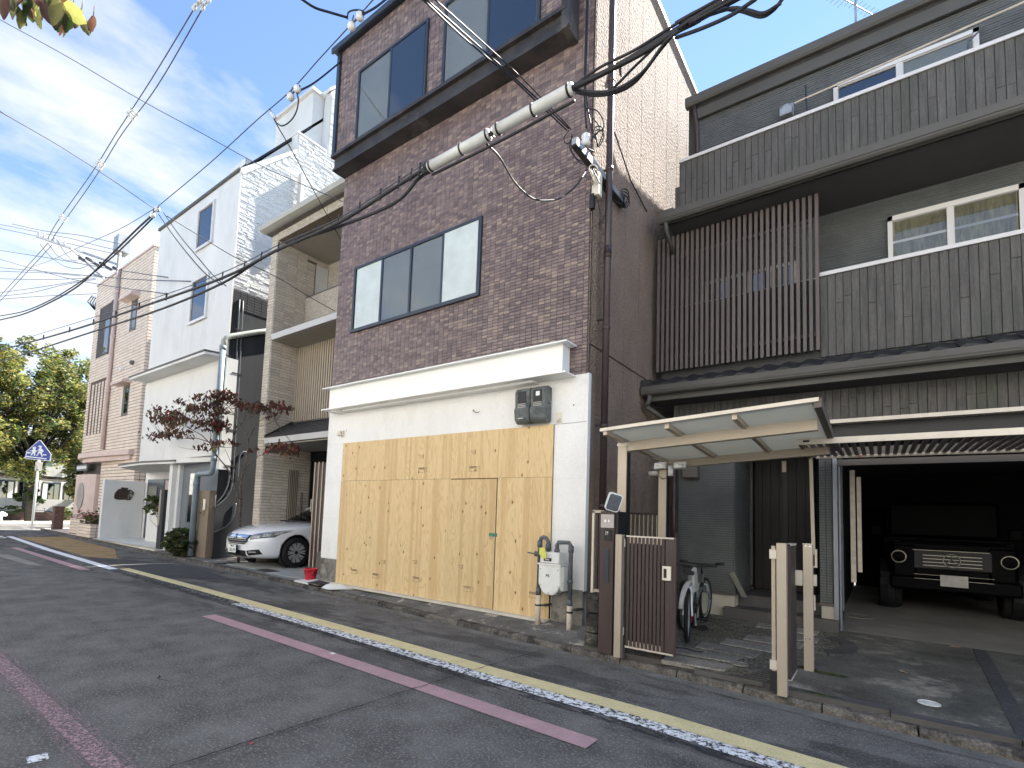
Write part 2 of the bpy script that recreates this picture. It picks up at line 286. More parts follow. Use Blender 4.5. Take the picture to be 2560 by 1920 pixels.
# horizontal groove siding (grooves a few cm apart, too fine to build one by one)
def siding(name, col, pitch, strength=0.8):
    mat(name, col, rough=0.8, var=0.10, vscale=3, fine=0.06, fscale=60)
    t, b = nodes_of(name)
    g = t.nodes.new('ShaderNodeNewGeometry'); s = t.nodes.new('ShaderNodeSeparateXYZ'); t.links.new(g.outputs['Position'], s.inputs[0])
    nn = t.nodes.new('ShaderNodeTexNoise'); nn.inputs['Scale'].default_value = 6; t.links.new(g.outputs['Position'], nn.inputs[0])
    a1 = t.nodes.new('ShaderNodeMath'); a1.operation = 'MULTIPLY_ADD'; a1.inputs[1].default_value = 0.25; t.links.new(nn.outputs[0], a1.inputs[0])
    d1 = t.nodes.new('ShaderNodeMath'); d1.operation = 'DIVIDE'; d1.inputs[1].default_value = pitch; t.links.new(s.outputs[2], d1.inputs[0]); t.links.new(d1.outputs[0], a1.inputs[2])
    fr = t.nodes.new('ShaderNodeMath'); fr.operation = 'FRACT'; t.links.new(a1.outputs[0], fr.inputs[0])
    bp = t.nodes.new('ShaderNodeBump'); bp.inputs['Strength'].default_value = strength; bp.inputs['Distance'].default_value = pitch*0.5
    t.links.new(fr.outputs[0], bp.inputs['Height']); t.links.new(bp.outputs[0], b.inputs['Normal'])
siding('siding_dark', (0.115, 0.125, 0.12), 0.036)
siding('siding_brick', (0.13, 0.142, 0.135), 0.036, 1.0)

mat('siding_plain', (0.125, 0.132, 0.130), rough=0.8, var=0.10, vscale=3, fine=0.06, fscale=60)
# plywood: vertical grain with cathedral figure, heartwood stripes and knots; every sheet shifts the pattern
def plywood(name, tint=1.0):
    m = bpy.data.materials.new(name); m.use_nodes = True; t = m.node_tree; b = t.nodes['Principled BSDF']; b.inputs['Roughness'].default_value = 0.62
    b.inputs['Specular IOR Level'].default_value = 0.25
    L = t.links; n = lambda ty: t.nodes.new(ty)
    g = n('ShaderNodeNewGeometry'); oi = n('ShaderNodeObjectInfo'); ml = n('ShaderNodeMath'); ml.operation = 'MULTIPLY'; ml.inputs[1].default_value = 37.0; L.new(oi.outputs['Random'], ml.inputs[0])
    ad = n('ShaderNodeVectorMath'); ad.operation = 'ADD'; L.new(g.outputs['Position'], ad.inputs[0]); cb = n('ShaderNodeCombineXYZ'); L.new(ml.outputs[0], cb.inputs[0]); L.new(ml.outputs[0], cb.inputs[2]); L.new(cb.outputs[0], ad.inputs[1])
    m1 = n('ShaderNodeMapping'); m1.inputs['Scale'].default_value = (4.2, 1, 0.65); L.new(ad.outputs[0], m1.inputs[0])
    n1 = n('ShaderNodeTexNoise'); n1.inputs['Scale'].default_value = 1.0; n1.inputs['Detail'].default_value = 3; n1.inputs['Distortion'].default_value = 0.35; L.new(m1.outputs[0], n1.inputs[0])
    k = n('ShaderNodeMath'); k.operation = 'MULTIPLY'; k.inputs[1].default_value = 17; L.new(n1.outputs[0], k.inputs[0])
    fr = n('ShaderNodeMath'); fr.operation = 'FRACT'; L.new(k.outputs[0], fr.inputs[0])
    r1 = n('ShaderNodeValToRGB'); e = r1.color_ramp.elements
    e[0].position = 0.0; e[0].color = (0.58, 0.405, 0.20, 1); e[1].position = 0.30; e[1].color = (0.69, 0.515, 0.275, 1)
    e2 = r1.color_ramp.elements.new(0.85); e2.color = (0.71, 0.53, 0.29, 1); e3 = r1.color_ramp.elements.new(1.0); e3.color = (0.64, 0.46, 0.235, 1)
    L.new(fr.outputs[0], r1.inputs[0])
    m2 = n('ShaderNodeMapping'); m2.inputs['Scale'].default_value = (7, 1, 0.12); L.new(ad.outputs[0], m2.inputs[0])
    n2 = n('ShaderNodeTexNoise'); n2.inputs['Scale'].default_value = 1.1; n2.inputs['Detail'].default_value = 3; L.new(m2.outputs[0], n2.inputs[0])
    r2 = n('ShaderNodeMapRange'); r2.inputs[1].default_value = 0.50; r2.inputs[2].default_value = 0.62; L.new(n2.outputs[0], r2.inputs[0])
    x1 = n('ShaderNodeMixRGB'); x1.inputs[2].default_value = (0.56, 0.38, 0.185, 1); L.new(r1.outputs[0], x1.inputs[1]); f_ = n('ShaderNodeMath'); f_.operation = 'MULTIPLY'; f_.inputs[1].default_value = 0.75; L.new(r2.outputs[0], f_.inputs[0]); L.new(f_.outputs[0], x1.inputs[0])
    m3 = n('ShaderNodeMapping'); m3.inputs['Scale'].default_value = (160, 1, 5); L.new(ad.outputs[0], m3.inputs[0])
    n3 = n('ShaderNodeTexNoise'); n3.inputs['Scale'].default_value = 1; n3.inputs['Detail'].default_value = 2; L.new(m3.outputs[0], n3.inputs[0])
    r3 = n('ShaderNodeMapRange'); r3.inputs[1].default_value = 0.3; r3.inputs[2].default_value = 0.7; r3.inputs[3].default_value = 0.88*tint; r3.inputs[4].default_value = 1.07*tint; L.new(n3.outputs[0], r3.inputs[0])
    x2 = n('ShaderNodeVectorMath'); x2.operation = 'MULTIPLY'; L.new(x1.outputs[0], x2.inputs[0]); L.new(r3.outputs[0], x2.inputs[1])
    m4 = n('ShaderNodeMapping'); m4.inputs['Scale'].default_value = (3.6, 1, 2.1); L.new(ad.outputs[0], m4.inputs[0])
    v = n('ShaderNodeTexVoronoi'); v.voronoi_dimensions = '2D'; v.inputs['Scale'].default_value = 1; v.inputs['Randomness'].default_value = 1.0; sx4 = n('ShaderNodeSeparateXYZ'); cx4 = n('ShaderNodeCombineXYZ'); L.new(m4.outputs[0], sx4.inputs[0]); L.new(sx4.outputs[0], cx4.inputs[0]); L.new(sx4.outputs[2], cx4.inputs[1]); L.new(cx4.outputs[0], v.inputs[0])
    r4 = n('ShaderNodeValToRGB'); r4.color_ramp.elements[0].position = 0.03; r4.color_ramp.elements[0].color = (1, 1, 1, 1); r4.color_ramp.elements[1].position = 0.065; r4.color_ramp.elements[1].color = (0, 0, 0, 1); L.new(v.outputs['Distance'], r4.inputs[0])
    x3 = n('ShaderNodeMixRGB'); x3.inputs[2].default_value = (0.20, 0.10, 0.045, 1); kn = n('ShaderNodeMapRange'); kn.inputs[1].default_value = 0.50; kn.inputs[2].default_value = 0.52; L.new(n1.outputs[0], kn.inputs[0]); km = n('ShaderNodeMath'); km.operation = 'MULTIPLY'; L.new(kn.outputs[0], km.inputs[0]); L.new(r4.outputs[0], km.inputs[1]); L.new(km.outputs[0], x3.inputs[0]); L.new(x2.outputs[0], x3.inputs[1])
    L.new(x3.outputs[0], b.inputs['Base Color'])
    bp = n('ShaderNodeBump'); bp.inputs['Strength'].default_value = 0.2; bp.inputs['Distance'].default_value = 0.004; L.new(n3.outputs[0], bp.inputs['Height']); L.new(bp.outputs[0], b.inputs['Normal'])
    M[name] = m
plywood('plywood'); plywood('plywood_dark', 0.93)

# ------------------------------------------------------------------ builders
def wloc(o):
    v = Vector((0, 0, 0))
    while o is not None:
        v += o.location; o = o.parent
    return v
def finish(o, name, mats, parent, kind=None, smooth=False):
    for m_ in (mats if isinstance(mats, (list, tuple)) else [mats]): o.data.materials.append(M[m_] if isinstance(m_, str) else m_)
    if parent is not None: o.parent = parent
    COL.objects.link(o)
    if kind: o['kind'] = kind
    if smooth:
        for p in o.data.polygons: p.use_smooth = True
    return o
def smooth_path(P, n=6):
    P = [Vector(p) for p in P]; out = []
    if len(P) < 3: return P
    Q = [P[0]*2-P[1]]+P+[P[-1]*2-P[-2]]
    for i in range(1, len(Q)-2):
        p0, p1, p2, p3 = Q[i-1:i+3]
        for k in range(n):
            t = k/n; out.append(.5*((2*p1)+(p2-p0)*t+(2*p0-5*p1+4*p2-p3)*t*t+(3*p1-p0-3*p2+p3)*t**3))
    out.append(P[-1]); return out
class MB:
    """collects shapes given in world coordinates; build() makes ONE object"""
    def __init__(s): s.v = []; s.f = []; s.m = []
    def add(s, vs, fs, mi=0):
        o = len(s.v); s.v += [tuple(x) for x in vs]; s.f += [tuple(i+o for i in f) for f in fs]; s.m += [mi]*len(fs); return s
    def box(s, x0, x1, y0, y1, z0, z1, mi=0):
        if x0 > x1: x0, x1 = x1, x0
        if y0 > y1: y0, y1 = y1, y0
        if z0 > z1: z0, z1 = z1, z0
        return s.add([(x0, y0, z0), (x1, y0, z0), (x1, y1, z0), (x0, y1, z0), (x0, y0, z1), (x1, y0, z1), (x1, y1, z1), (x0, y1, z1)],
                     [(0, 3, 2, 1), (4, 5, 6, 7), (0, 1, 5, 4), (1, 2, 6, 5), (2, 3, 7, 6), (3, 0, 4, 7)], mi)
    def hexa(s, b, t, mi=0):   # 4 bottom points and 4 top points, same order (counter-clockwise from above)
        return s.add(list(b)+list(t), [(0, 3, 2, 1), (4, 5, 6, 7), (0, 1, 5, 4), (1, 2, 6, 5), (2, 3, 7, 6), (3, 0, 4, 7)], mi)
    def quad(s, a, b, c, d, mi=0): return s.add([a, b, c, d], [(0, 1, 2, 3)], mi)
    def prism(s, pts, axis, a0, a1, mi=0):
        """outline extruded along an axis: axis 'x' takes (y,z), 'y' takes (x,z), 'z' takes (x,y)"""
        mk = {'x': lambda p, a: (a, p[0], p[1]), 'y': lambda p, a: (p[0], a, p[1]), 'z': lambda p, a: (p[0], p[1], a)}[axis]
        n = len(pts); vs = [mk(p, a0) for p in pts]+[mk(p, a1) for p in pts]
        tri = tessellate_polygon([[Vector((p[0], p[1], 0)) for p in pts]])
        fs = [tuple(t_) for t_ in tri]+[tuple(i+n for i in reversed(t_)) for t_ in tri]+[(i, (i+1) % n, (i+1) % n+n, i+n) for i in range(n)]
        return s.add(vs, fs, mi)
    def tube(s, pts, r, seg=8, mi=0, caps=True):
        pts = [Vector(p) for p in pts]; rs = r if isinstance(r, (list, tuple)) else [r]*len(pts)
        o = len(s.v); prev = None
        for i, p in enumerate(pts):
            d_ = (pts[min(i+1, len(pts)-1)]-pts[max(i-1, 0)]).normalized()
            if prev is None:
                a_ = Vector((0, 0, 1)) if abs(d_.z) < 0.9 else Vector((1, 0, 0)); n1_ = d_.cross(a_).normalized()
            else:
                n1_ = (prev-d_*prev.dot(d_)).normalized()
            prev = n1_; n2_ = d_.cross(n1_)
            for k in range(seg):
                an = 2*math.pi*k/seg
                s.v.append(tuple(p+(n1_*math.cos(an)+n2_*math.sin(an))*rs[i]))
        for i in range(len(pts)-1):
            for k in range(seg):
                a_ = o+i*seg+k; b_ = o+i*seg+(k+1) % seg
                s.f.append((a_, b_, b_+seg, a_+seg)); s.m.append(mi)
        if caps:
            s.f.append(tuple(o+k for k in reversed(range(seg)))); s.m.append(mi)
            e_ = o+(len(pts)-1)*seg; s.f.append(tuple(e_+k for k in range(seg))); s.m.append(mi)
        return s
    def lathe(s, prof, c, axis='z', seg=24, mi=0):
        o = len(s.v); n = len(prof)
        for k in range(seg):
            an = 2*math.pi*k/seg; ca, sa = math.cos(an), math.sin(an)
            for (r_, h) in prof:
                if axis == 'z': s.v.append((c[0]+r_*ca, c[1]+r_*sa, c[2]+h))
                elif axis == 'x': s.v.append((c[0]+h, c[1]+r_*ca, c[2]+r_*sa))
                else: s.v.append((c[0]+r_*ca, c[1]+h, c[2]+r_*sa))
        for k in range(seg):
            k2 = (k+1) % seg
            for i in range(n-1):
                s.f.append((o+k*n+i, o+k2*n+i, o+k2*n+i+1, o+k*n+i+1)); s.m.append(mi)
        return s
    def build(s, name, mats, parent=None, kind=None, smooth=False, fixn=False, bevel=0):
        off = wloc(parent) if parent is not None else Vector((0, 0, 0))
        me = bpy.data.meshes.new(name)
        me.from_pydata([(x-off.x, y-off.y, z-off.z) for x, y, z in s.v], [], s.f); me.update()
        if any(s.m):
            for p, i in zip(me.polygons, s.m): p.material_index = i
        if fixn or bevel:
            bm = bmesh.new(); bm.from_mesh(me); bmesh.ops.remove_doubles(bm, verts=bm.verts, dist=1e-5); bmesh.ops.recalc_face_normals(bm, faces=bm.faces)
            if bevel:
                es = [e for e in bm.edges if len(e.link_faces) == 2 and e.calc_face_angle(0) > 0.5]
                bmesh.ops.bevel(bm, geom=es, offset=bevel, segments=1, affect='EDGES', clamp_overlap=True)
            bm.to_mesh(me); bm.free()
        o = bpy.data.objects.new(name, me)
        return finish(o, name, mats, parent, kind, smooth)
def B(x0, x1, y0, y1, z0, z1): return MB().box(x0, x1, y0, y1, z0, z1)
def thing(name, label, cat, loc=(0, 0, 0), group=None):
    o = bpy.data.objects.new(name, None); COL.objects.link(o); o.location = loc
    o['label'] = label; o['category'] = cat
    if group: o['group'] = group
    return o
def tag(o, label, cat, group=None, origin=None):
    o['label'] = label; o['category'] = cat
    if group: o['group'] = group
    return o
CAMP = Vector((0, 0, 1.5))
def share(proto, name, loc, parent):
    o = proto.copy(); COL.objects.link(o); o.location = Vector(loc)-wloc(parent) if parent else Vector(loc); o.parent = parent
    return o

def tiles(parent, fields, name='tile', limit=300):
    """fields: dict(o=origin, u=, v=, n=, W, H, tw, th, gap, d, mats, wts, holes=[(u0,u1,v0,v1)], stack, off)
    The nearest `limit` tiles become objects, the others one joined part."""
    cand = []
    for F in fields:
        u = Vector(F['u']); v = Vector(F['v']); n = Vector(F['n']); o = Vector(F['o'])
        tw, th, gap = F['tw'], F['th'], F['gap']; W_, H_ = F['W'], F['H']; holes = F.get('holes', [])
        rows = int(math.ceil(H_/th)); cols = int(math.ceil(W_/tw))+1; rnd = random.Random(F.get('seed', 3))
        for r_ in range(rows):
            sh = -(tw/2) if (F.get('running') and r_ % 2) else 0
            for c in range(cols):
                a0, a1, b0, b1 = max(0, c*tw+sh), min(W_, (c+1)*tw+sh), r_*th, min(H_, (r_+1)*th)
                if a1-a0 < tw*0.12 or b1-b0 < th*0.2: continue
                bad = False
                for (h0, h1, k0, k1) in holes:
                    if a1 > h0 and a0 < h1 and b1 > k0 and b0 < k1:
                        ca, cb = (a0+a1)/2, (b0+b1)/2
                        oa = min(a1, h1)-max(a0, h0); ob = min(b1, k1)-max(b0, k0)
                        if oa > (a1-a0)*0.98 and ob > (b1-b0)*0.98: bad = True; break
                        if ob > (b1-b0)*0.5 and oa < (a1-a0)*0.98:
                            if ca < (h0+h1)/2: a1 = h0
                            else: a0 = h1
                        elif oa > (a1-a0)*0.5:
                            if cb < (k0+k1)/2: b1 = k0
                            else: b0 = k1
                        else: bad = True; break
                        if a1-a0 < tw*0.12 or b1-b0 < th*0.2: bad = True; break
                if bad: continue
                mi = rnd.choices(range(len(F['mats'])), F['wts'])[0]
                P = o+u*((a0+a1)/2)+v*((b0+b1)/2)
                dd = P-CAMP; D = dd.length
                sz = (a1-a0)*(b1-b0)*abs(dd.normalized().dot(n))/D**2
                cand.append((sz, P, u, v, n, (a1-a0-F.get('gapu', gap))/2, (b1-b0-gap)/2, F['d'], F['mats'][mi], rnd.uniform(-.0012, .0012)))
    cand.sort(key=lambda c: -c[0])
    cache = {}; rest = MB(); rmats = []
    def shape(mb, P, u, v, n, hu, hv, d, mi=0):
        e = min(d*0.5, hu*.3, hv*.3)
        q = [P-u*hu-v*hv, P+u*hu-v*hv, P+u*hu+v*hv, P-u*hu+v*hv]
        f = [P-u*(hu-e)-v*(hv-e)+n*d, P+u*(hu-e)-v*(hv-e)+n*d, P+u*(hu-e)+v*(hv-e)+n*d, P-u*(hu-e)+v*(hv-e)+n*d]
        md = [p+n*(d*0.6) for p in q]
        fs = [(8, 9, 10, 11)]
        for i in range(4):
            j = (i+1) % 4; fs += [(i, j, 4+j, 4+i), (4+i, 4+j, 8+j, 8+i)]
        mb.add(q+md+f, fs, mi)
    for k, (sz, P, u, v, n, hu, hv, d, mt, jit) in enumerate(cand):
        if k < limit:
            key = (tuple(u), tuple(n), round(hu, 3), round(hv, 3), mt)
            if key not in cache:
                mb = MB(); shape(mb, Vector((0, 0, 0)), u, v, n, round(hu, 3), round(hv, 3), d)
                me = bpy.data.meshes.new(name); me.from_pydata(mb.v, [], mb.f); me.update(); me.materials.append(M[mt]); cache[key] = me
            ob = bpy.data.objects.new(name, cache[key]); ob.parent = parent; ob.location = P+n*jit-wloc(parent); COL.objects.link(ob)
        else:
            if mt not in rmats: rmats.append(mt)
            shape(rest, P+n*jit, u, v, n, hu, hv, d, rmats.index(mt))
    if rest.f: rest.build(name, rmats, parent, kind='stuff')

def window(parent, x0, x1, z0, z1, y, panes, fr=0.045, depth=0.08, fm='window_frame_dark', back=None, name='window', glassm='glass_clear', sill=True):
    """sliding window in a wall facing -Y; panes: list of backing materials (curtain, frosted...) -> window > frame, pane"""
    f = MB(); f.box(x0, x1, y-0.03, y+depth, z0, z0+fr); f.box(x0, x1, y-0.03, y+depth, z1-fr, z1); f.box(x0, x0+fr, y-0.03, y+depth, z0+fr, z1-fr); f.box(x1-fr, x1, y-0.03, y+depth, z0+fr, z1-fr)
    n = len(panes); wv = (x1-x0-2*fr)/n
    for i in range(n+1):
        if 0 < i < n: f.box(x0+fr+i*wv-0.022, x0+fr+i*wv+0.022, y-0.026, y+depth-0.005, z0+fr, z1-fr)
    wo_ = f.build(name, fm, parent)
    for i, p in enumerate(panes):
        a = x0+fr+i*wv; yy = y-(0.020 if i % 2 else 0.008)
        if p == 'frosted': B(a+.02, a+wv-.02, yy, yy+.008, z0+fr, z1-fr).build('pane', 'frosted', wo_)
        else:
            g_ = p.split(':') if ':' in p else (p, glassm)
            B(a+.02, a+wv-.02, yy, yy+.006, z0+fr, z1-fr).build('pane', g_[1], wo_)
            B(a+.005, a+wv-.005, y+.002, y+.007, z0+fr*.7, z1-fr*.7).build('curtain', g_[0], wo_)
    return wo_

def courses(parent, x0, x1, y, z0, z1, pitch=.036, seed=1, axis='x', d=.012):
    """fine horizontal siding courses, joined (each one is under 10 px high in the photo)"""
    rr = random.Random(seed); m_ = MB(); z = z0
    while z < z1-.01:
        a = x0; e = min(z+pitch-.007, z1)
        while a < x1:
            l = rr.uniform(.35, 1.1); b = min(a+l, x1); o_ = rr.uniform(-.0025, .0025)
            if axis == 'x': m_.box(a, b-.002, y-d+o_, y, z, e)
            else: m_.box(y, y+d+o_, a, b-.002, z, e)
            a += l
        z += pitch
    m_.build('siding_course', 'siding_plain', parent, kind='stuff')

def text_mesh(name, s_, size, mat_, parent, loc, rot, ext=0.002, align='CENTER'):
    c = bpy.data.curves.new(name, 'FONT'); c.body = s_; c.size = size; c.extrude = ext; c.align_x = align; c.align_y = 'CENTER'
    o = bpy.data.objects.new(name, c); COL.objects.link(o)
    dg = bpy.context.evaluated_depsgraph_get(); me = bpy.data.meshes.new_from_object(o.evaluated_get(dg)); bpy.data.objects.remove(o)
    ob = bpy.data.objects.new(name, me); me.materials.clear(); me.materials.append(M[mat_])
    ob.parent = parent; ob.location = Vector(loc)-wloc(parent); ob.rotation_euler = rot; COL.objects.link(ob); return ob
# =================================================================== GROUND, ROAD, KERB
def struct(o): o['kind'] = 'structure'; return o
mb = MB(); mb.quad((-400, -400, -0.03), (400, -400, -0.03), (400, 400, -0.03), (-400, 400, -0.03)); struct(mb.build('ground', 'ground_soil'))
KX = [(-60, 8.6), (-33.5, 6.98), (-23, 6.41), (-16.1, 6.2), (-10.84, 5.92), (-8.3, 5.72), (-5.96, 5.52), (-3.61, 5.31), (-1.45, 5.17), (0.04, 5.02), (0.75, 4.96), (6, 4.5), (14, 3.9)]
def kerb_y(x):
    for (a, ya), (b, yb) in zip(KX, KX[1:]):
        if a <= x <= b: return ya+(yb-ya)*(x-a)/(b-a)
    return KX[-1][1]
def ribbon(pts_lo, pts_hi, z, name, m_, kind='structure', parent=None):
    mb = MB()
    for (a, b, c, d_) in zip(pts_lo, pts_lo[1:], pts_hi[1:], pts_hi): mb.quad((*a, z), (*b, z), (*c, z), (*d_, z))
    o = mb.build(name, m_, parent)
    if kind: o['kind'] = kind
    return o
mb = MB(); xs = [-60, -45, -33.5, -28, -23, -16.1, -10.84, -8.3, -5.96, -3.61, -1.45, 0.04, .75, 6, 14]
for a, b in zip(xs, xs[1:]): mb.quad((a, -6, 0), (b, -6, 0), (b, kerb_y(b)+.05, 0), (a, kerb_y(a)+.05, 0))
struct(mb.build('road', 'asphalt'))
# concrete gutter strip along the kerb
mb = MB()
for a, b in zip(xs[3:], xs[4:]): mb.quad((a, kerb_y(a)-.16, .004), (b, kerb_y(b)-.16, .004), (b, kerb_y(b)+.01, .004), (a, kerb_y(a)+.01, .004))
struct(mb.build('gutter', 'gutter_concrete'))
# kerb stones one by one
kerb = thing('kerb', 'x', 'x'); del kerb['label']; del kerb['category']; kerb['kind'] = 'structure'
x = -33.4; rk = random.Random(2)
while x < 5.5:
    l = 0.6; a = x+.006; b = x+l-.006
    ya, yb = kerb_y(a), kerb_y(b); h = .062+rk.uniform(-.006, .006); mm = MB()
    mm.add([(a, ya, -.02), (b, yb, -.02), (b, yb+.13, -.02), (a, ya+.13, -.02), (a, ya+.004, h*.6), (b, yb+.004, h*.6), (b, yb+.03, h), (a, ya+.03, h), (a, ya+.13, h+.004), (b, yb+.13, h+.004)],
           [(0, 1, 5, 4), (4, 5, 6, 7), (7, 6, 9, 8), (8, 9, 2, 3), (0, 4, 7, 8, 3), (1, 2, 9, 6, 5)])
    mm.build('kerb_stone', 'kerb_stone', kerb); x += l
# markings
def yline(x): # inner edge of the yellow line (road side)
    P = [(-28.6, 4.98), (-20, 4.50), (-13.7, 4.29), (-10, 4.23), (-7.9, 4.17), (-4.3, 4.055), (-2.84, 3.975), (-1.6, 3.965), (-.64, 3.88), (0, 3.83), (6, 3.3)]
    for (a, ya), (b, yb) in zip(P, P[1:]):
        if a <= x <= b: return ya+(yb-ya)*(x-a)/(b-a)
    return P[-1][1]
def strip(name, x0, x1, off0, off1, z, m_, step=0.8, fn=yline):
    n = max(1, int((x1-x0)/step)); lo = []; hi = []
    for i in range(n+1):
        x_ = x0+(x1-x0)*i/n; lo.append((x_, fn(x_)+off0)); hi.append((x_, fn(x_)+off1))
    return ribbon(lo, hi, z, name, m_)
strip('road_marking', -13.7, 6, -.005, .20, .012, 'yellow_paint')
strip('road_marking', -13.7, -8.0, -.115, .02, .008, 'white_paint_very_worn')
strip('road_marking', -8.0, 6, -.155, .02, .008, 'white_paint_worn')
strip('road_marking', -27.5, -13.7, -.19, .0, .008, 'white_paint')
strip('road_marking', -13.9, 6, -.26, .02, .004, 'seal_coat')
pk = lambda x: 3.395+(x+7.34)*(-.012)-.0045*(x+7.34)**2*.35
strip('road_marking', -7.34, -1.56, -.095, .09, .008, 'pink_paint', fn=pk)
pk2 = lambda x: 3.72+(x+13.85)*(-.018)
strip('road_marking', -21.2, -13.85, -.09, .09, .008, 'pink_paint', fn=pk2)
pk3 = lambda x: 1.14+(x+3.45)*(-.007)
strip('road_marking', -9.0, 1.0, -.06, .06, .008, 'pink_paint_worn', fn=pk3)
strip('road_marking', -9.0, 1.0, -.12, .12, .006, 'pink_dust', fn=pk3)
MB().add([(-3.98, .87, .006), (-3.88, .86, .006), (-3.86, .95, .006), (-3.97, .965, .006)], [(0, 1, 2, 3)]).build('road_marking', 'white_paint_worn', None, 'structure')
# thin worn bicycle symbol far up the lane
for (cx, cy) in ((-27.6, 4.45), (-26.7, 4.40)):
    mb = MB(); pts = [(cx+.42*math.cos(a), cy+.20*math.sin(a)) for a in [i*math.pi/10 for i in range(21)]]; pi_ = [(cx+.30*math.cos(a), cy+.12*math.sin(a)) for a in [i*math.pi/10 for i in range(21)]]
    for i in range(20): mb.quad((*pi_[i], .009), (*pts[i], .009), (*pts[i+1], .009), (*pi_[i+1], .009))
    mb.build('road_marking', 'white_paint', None, 'structure')
strip('road_marking', -30, -24.5, -.75, -.62, .008, 'pink_paint_worn')
# patches of ochre and fresh asphalt
def patch(name, pts, z, m_): return struct(MB().add([(*p, z) for p in pts], [tuple(range(len(pts)))]).build(name, m_))
patch('road_patch', [(-27, 5.0), (-13.7, 4.44), (-12.9, 4.45), (-16.5, 5.1), (-19.5, 5.95), (-22.5, 6.15), (-27, 6.4)], .0045, 'ochre_asphalt')
patch('road_patch', [(-17.2, 4.52), (-11.6, 4.46), (-10.6, 5.35), (-13.3, 5.72), (-15.6, 5.25)], .0065, 'old_asphalt')
patch('road_patch', [(-21.5, 4.28), (-16.6, 4.10), (-16.5, 3.86), (-20.4, 3.9)], .006, 'old_asphalt')
patch('road_patch', [(-18.9, 3.0), (-15.5, 3.1), (-15.2, 3.3), (-18.6, 3.3)], .005, 'garage_concrete')
# cracks and seams
def crack(pts, wd, seed, z=.016):
    rr = random.Random(seed); mb = MB(); pl = []
    for (a, b) in zip(pts, pts[1:]):
        n = max(2, int(math.dist(a, b)/.05))
        for i in range(n): pl.append((a[0]+(b[0]-a[0])*i/n+rr.uniform(-.007, .007), a[1]+(b[1]-a[1])*i/n+rr.uniform(-.007, .007)))
    pl.append(pts[-1])
    for a, b in zip(pl, pl[1:]):
        ww = wd*rr.uniform(.4, 1.2); mb.quad((a[0]-ww, a[1], z), (a[0]+ww, a[1], z), (b[0]+ww, b[1], z), (b[0]-ww, b[1], z))
    mb.build('road_crack', 'crack', None, 'structure')
crack([(-3.27, .3), (-3.24, 1.37), (-3.23, 1.86), (-3.2, 3.0), (-3.12, 4.56), (-3.05, 5.12)], .0065, 1)
crack([(-9.85, .6), (-9.88, 1.7), (-9.93, 3), (-9.96, 4.1), (-9.5, 4.9), (-9.35, 5.6)], .008, 2)
crack([(-11.2, 4.62), (-9.35, 4.72), (-8.6, 4.78), (-7.4, 5.0)], .004, 3)
crack([(-5.0, 1.95), (-4.93, 1.9), (-4.8, 1.94)], .02, 4)

# aprons between kerb and buildings
def apron(name, X, yback, zback, m_, zk=.066):
    mb = MB()
    for (a, b) in zip(X, X[1:]):
        ka, kb = kerb_y(a)+.13, kerb_y(b)+.13
        mb.quad((a, ka, zk), (b, kb, zk), (b, yback, zback), (a, yback, zback))
    return struct(mb.build(name, m_))
apron('pavement', [-8.62, -8, -7, -6, -5, -4, -3.5, -2.66], 6.02, .165, 'stained_concrete')
apron('driveway', [-2.66, -2, -1.45, -.7, 0, .75, 2, 3.5, 5.5], 8.45, .14, 'lot_concrete', zk=.104)
mb = MB()
for a, b in zip([-2.66, -1.45, -.7, .04, .75, 2, 3.5], [-1.45, -.7, .04, .75, 2, 3.5, 5.5]):
    B(a+.003, b-.003, min(kerb_y(a), kerb_y(b))+.135, max(kerb_y(a), kerb_y(b))+.20, .03, .110).build('edging_stone', 'step_tile', kerb)
apron('pavement', [-13.3, -12, -11, -10, -9.3, -8.62], 6.06, .085, 'driveway_grout')
apron('pavement', [-17.6, -16.5, -15, -13.3], 7.3, .10, 'stained_concrete')
apron('pavement', [-24.6, -23, -21, -19, -17.6], 6.62, .10, 'gutter_concrete')
apron('pavement', [-33.4, -31, -28, -24.6], 8.2, .10, 'pink_tile_2')
patch('garage_floor', [(-12.9, 6.05), (-8.65, 6.05), (-8.65, 14), (-12.9, 14)], .083, 'driveway_grout')
patch('garage_floor', [(-.52, 8.44), (5, 8.44), (5, 15.5), (-.52, 15.5)], .142, 'garage_concrete')
patch('porch_floor', [(-23.8, 6.45), (-17.6, 6.55), (-17.6, 8.2), (-23.8, 8.2)], .115, 'white_floor')
for a, b in (((-23.8, 6.28), (-17.6, 6.5)),):
    MB().hexa([(a[0], kerb_y(a[0])+.12, .0), (b[0], kerb_y(b[0])+.12, .0), (b[0], b[1]+.2, 0), (a[0], a[1]+.25, 0)], [(a[0], kerb_y(a[0])+.14, .112), (b[0], kerb_y(b[0])+.14, .112), (b[0], b[1]+.2, .118), (a[0], a[1]+.25, .118)]).build('kerb_step', 'stone_pale', None, 'structure')
# driveway paving tiles
tp = thing('driveway_paving', 'x', 'x'); del tp['label']; del tp['category']; tp['kind'] = 'structure'
for r_ in range(26):
    for c in range(14):
        x0 = -12.85+c*.30; y0 = 6.10+r_*.15
        if y0 < kerb_y(x0+.3)+.2: continue
        B(x0+.004, x0+.296, y0+.004, y0+.146, .05, .092+((r_*7+c*3) % 5)*.0006).build('tile', 'driveway_tile', tp)
# far end of the street: pale sunlit crossing pavement
patch('pavement', [(-62, -3), (-41.5, -3), (-41.5, 14), (-62, 14)], .02, 'stone_pale')
patch('road_patch', [(-41.5, -6), (-35.5, -6), (-35.5, 9), (-41.5, 12)], .006, 'asphalt')

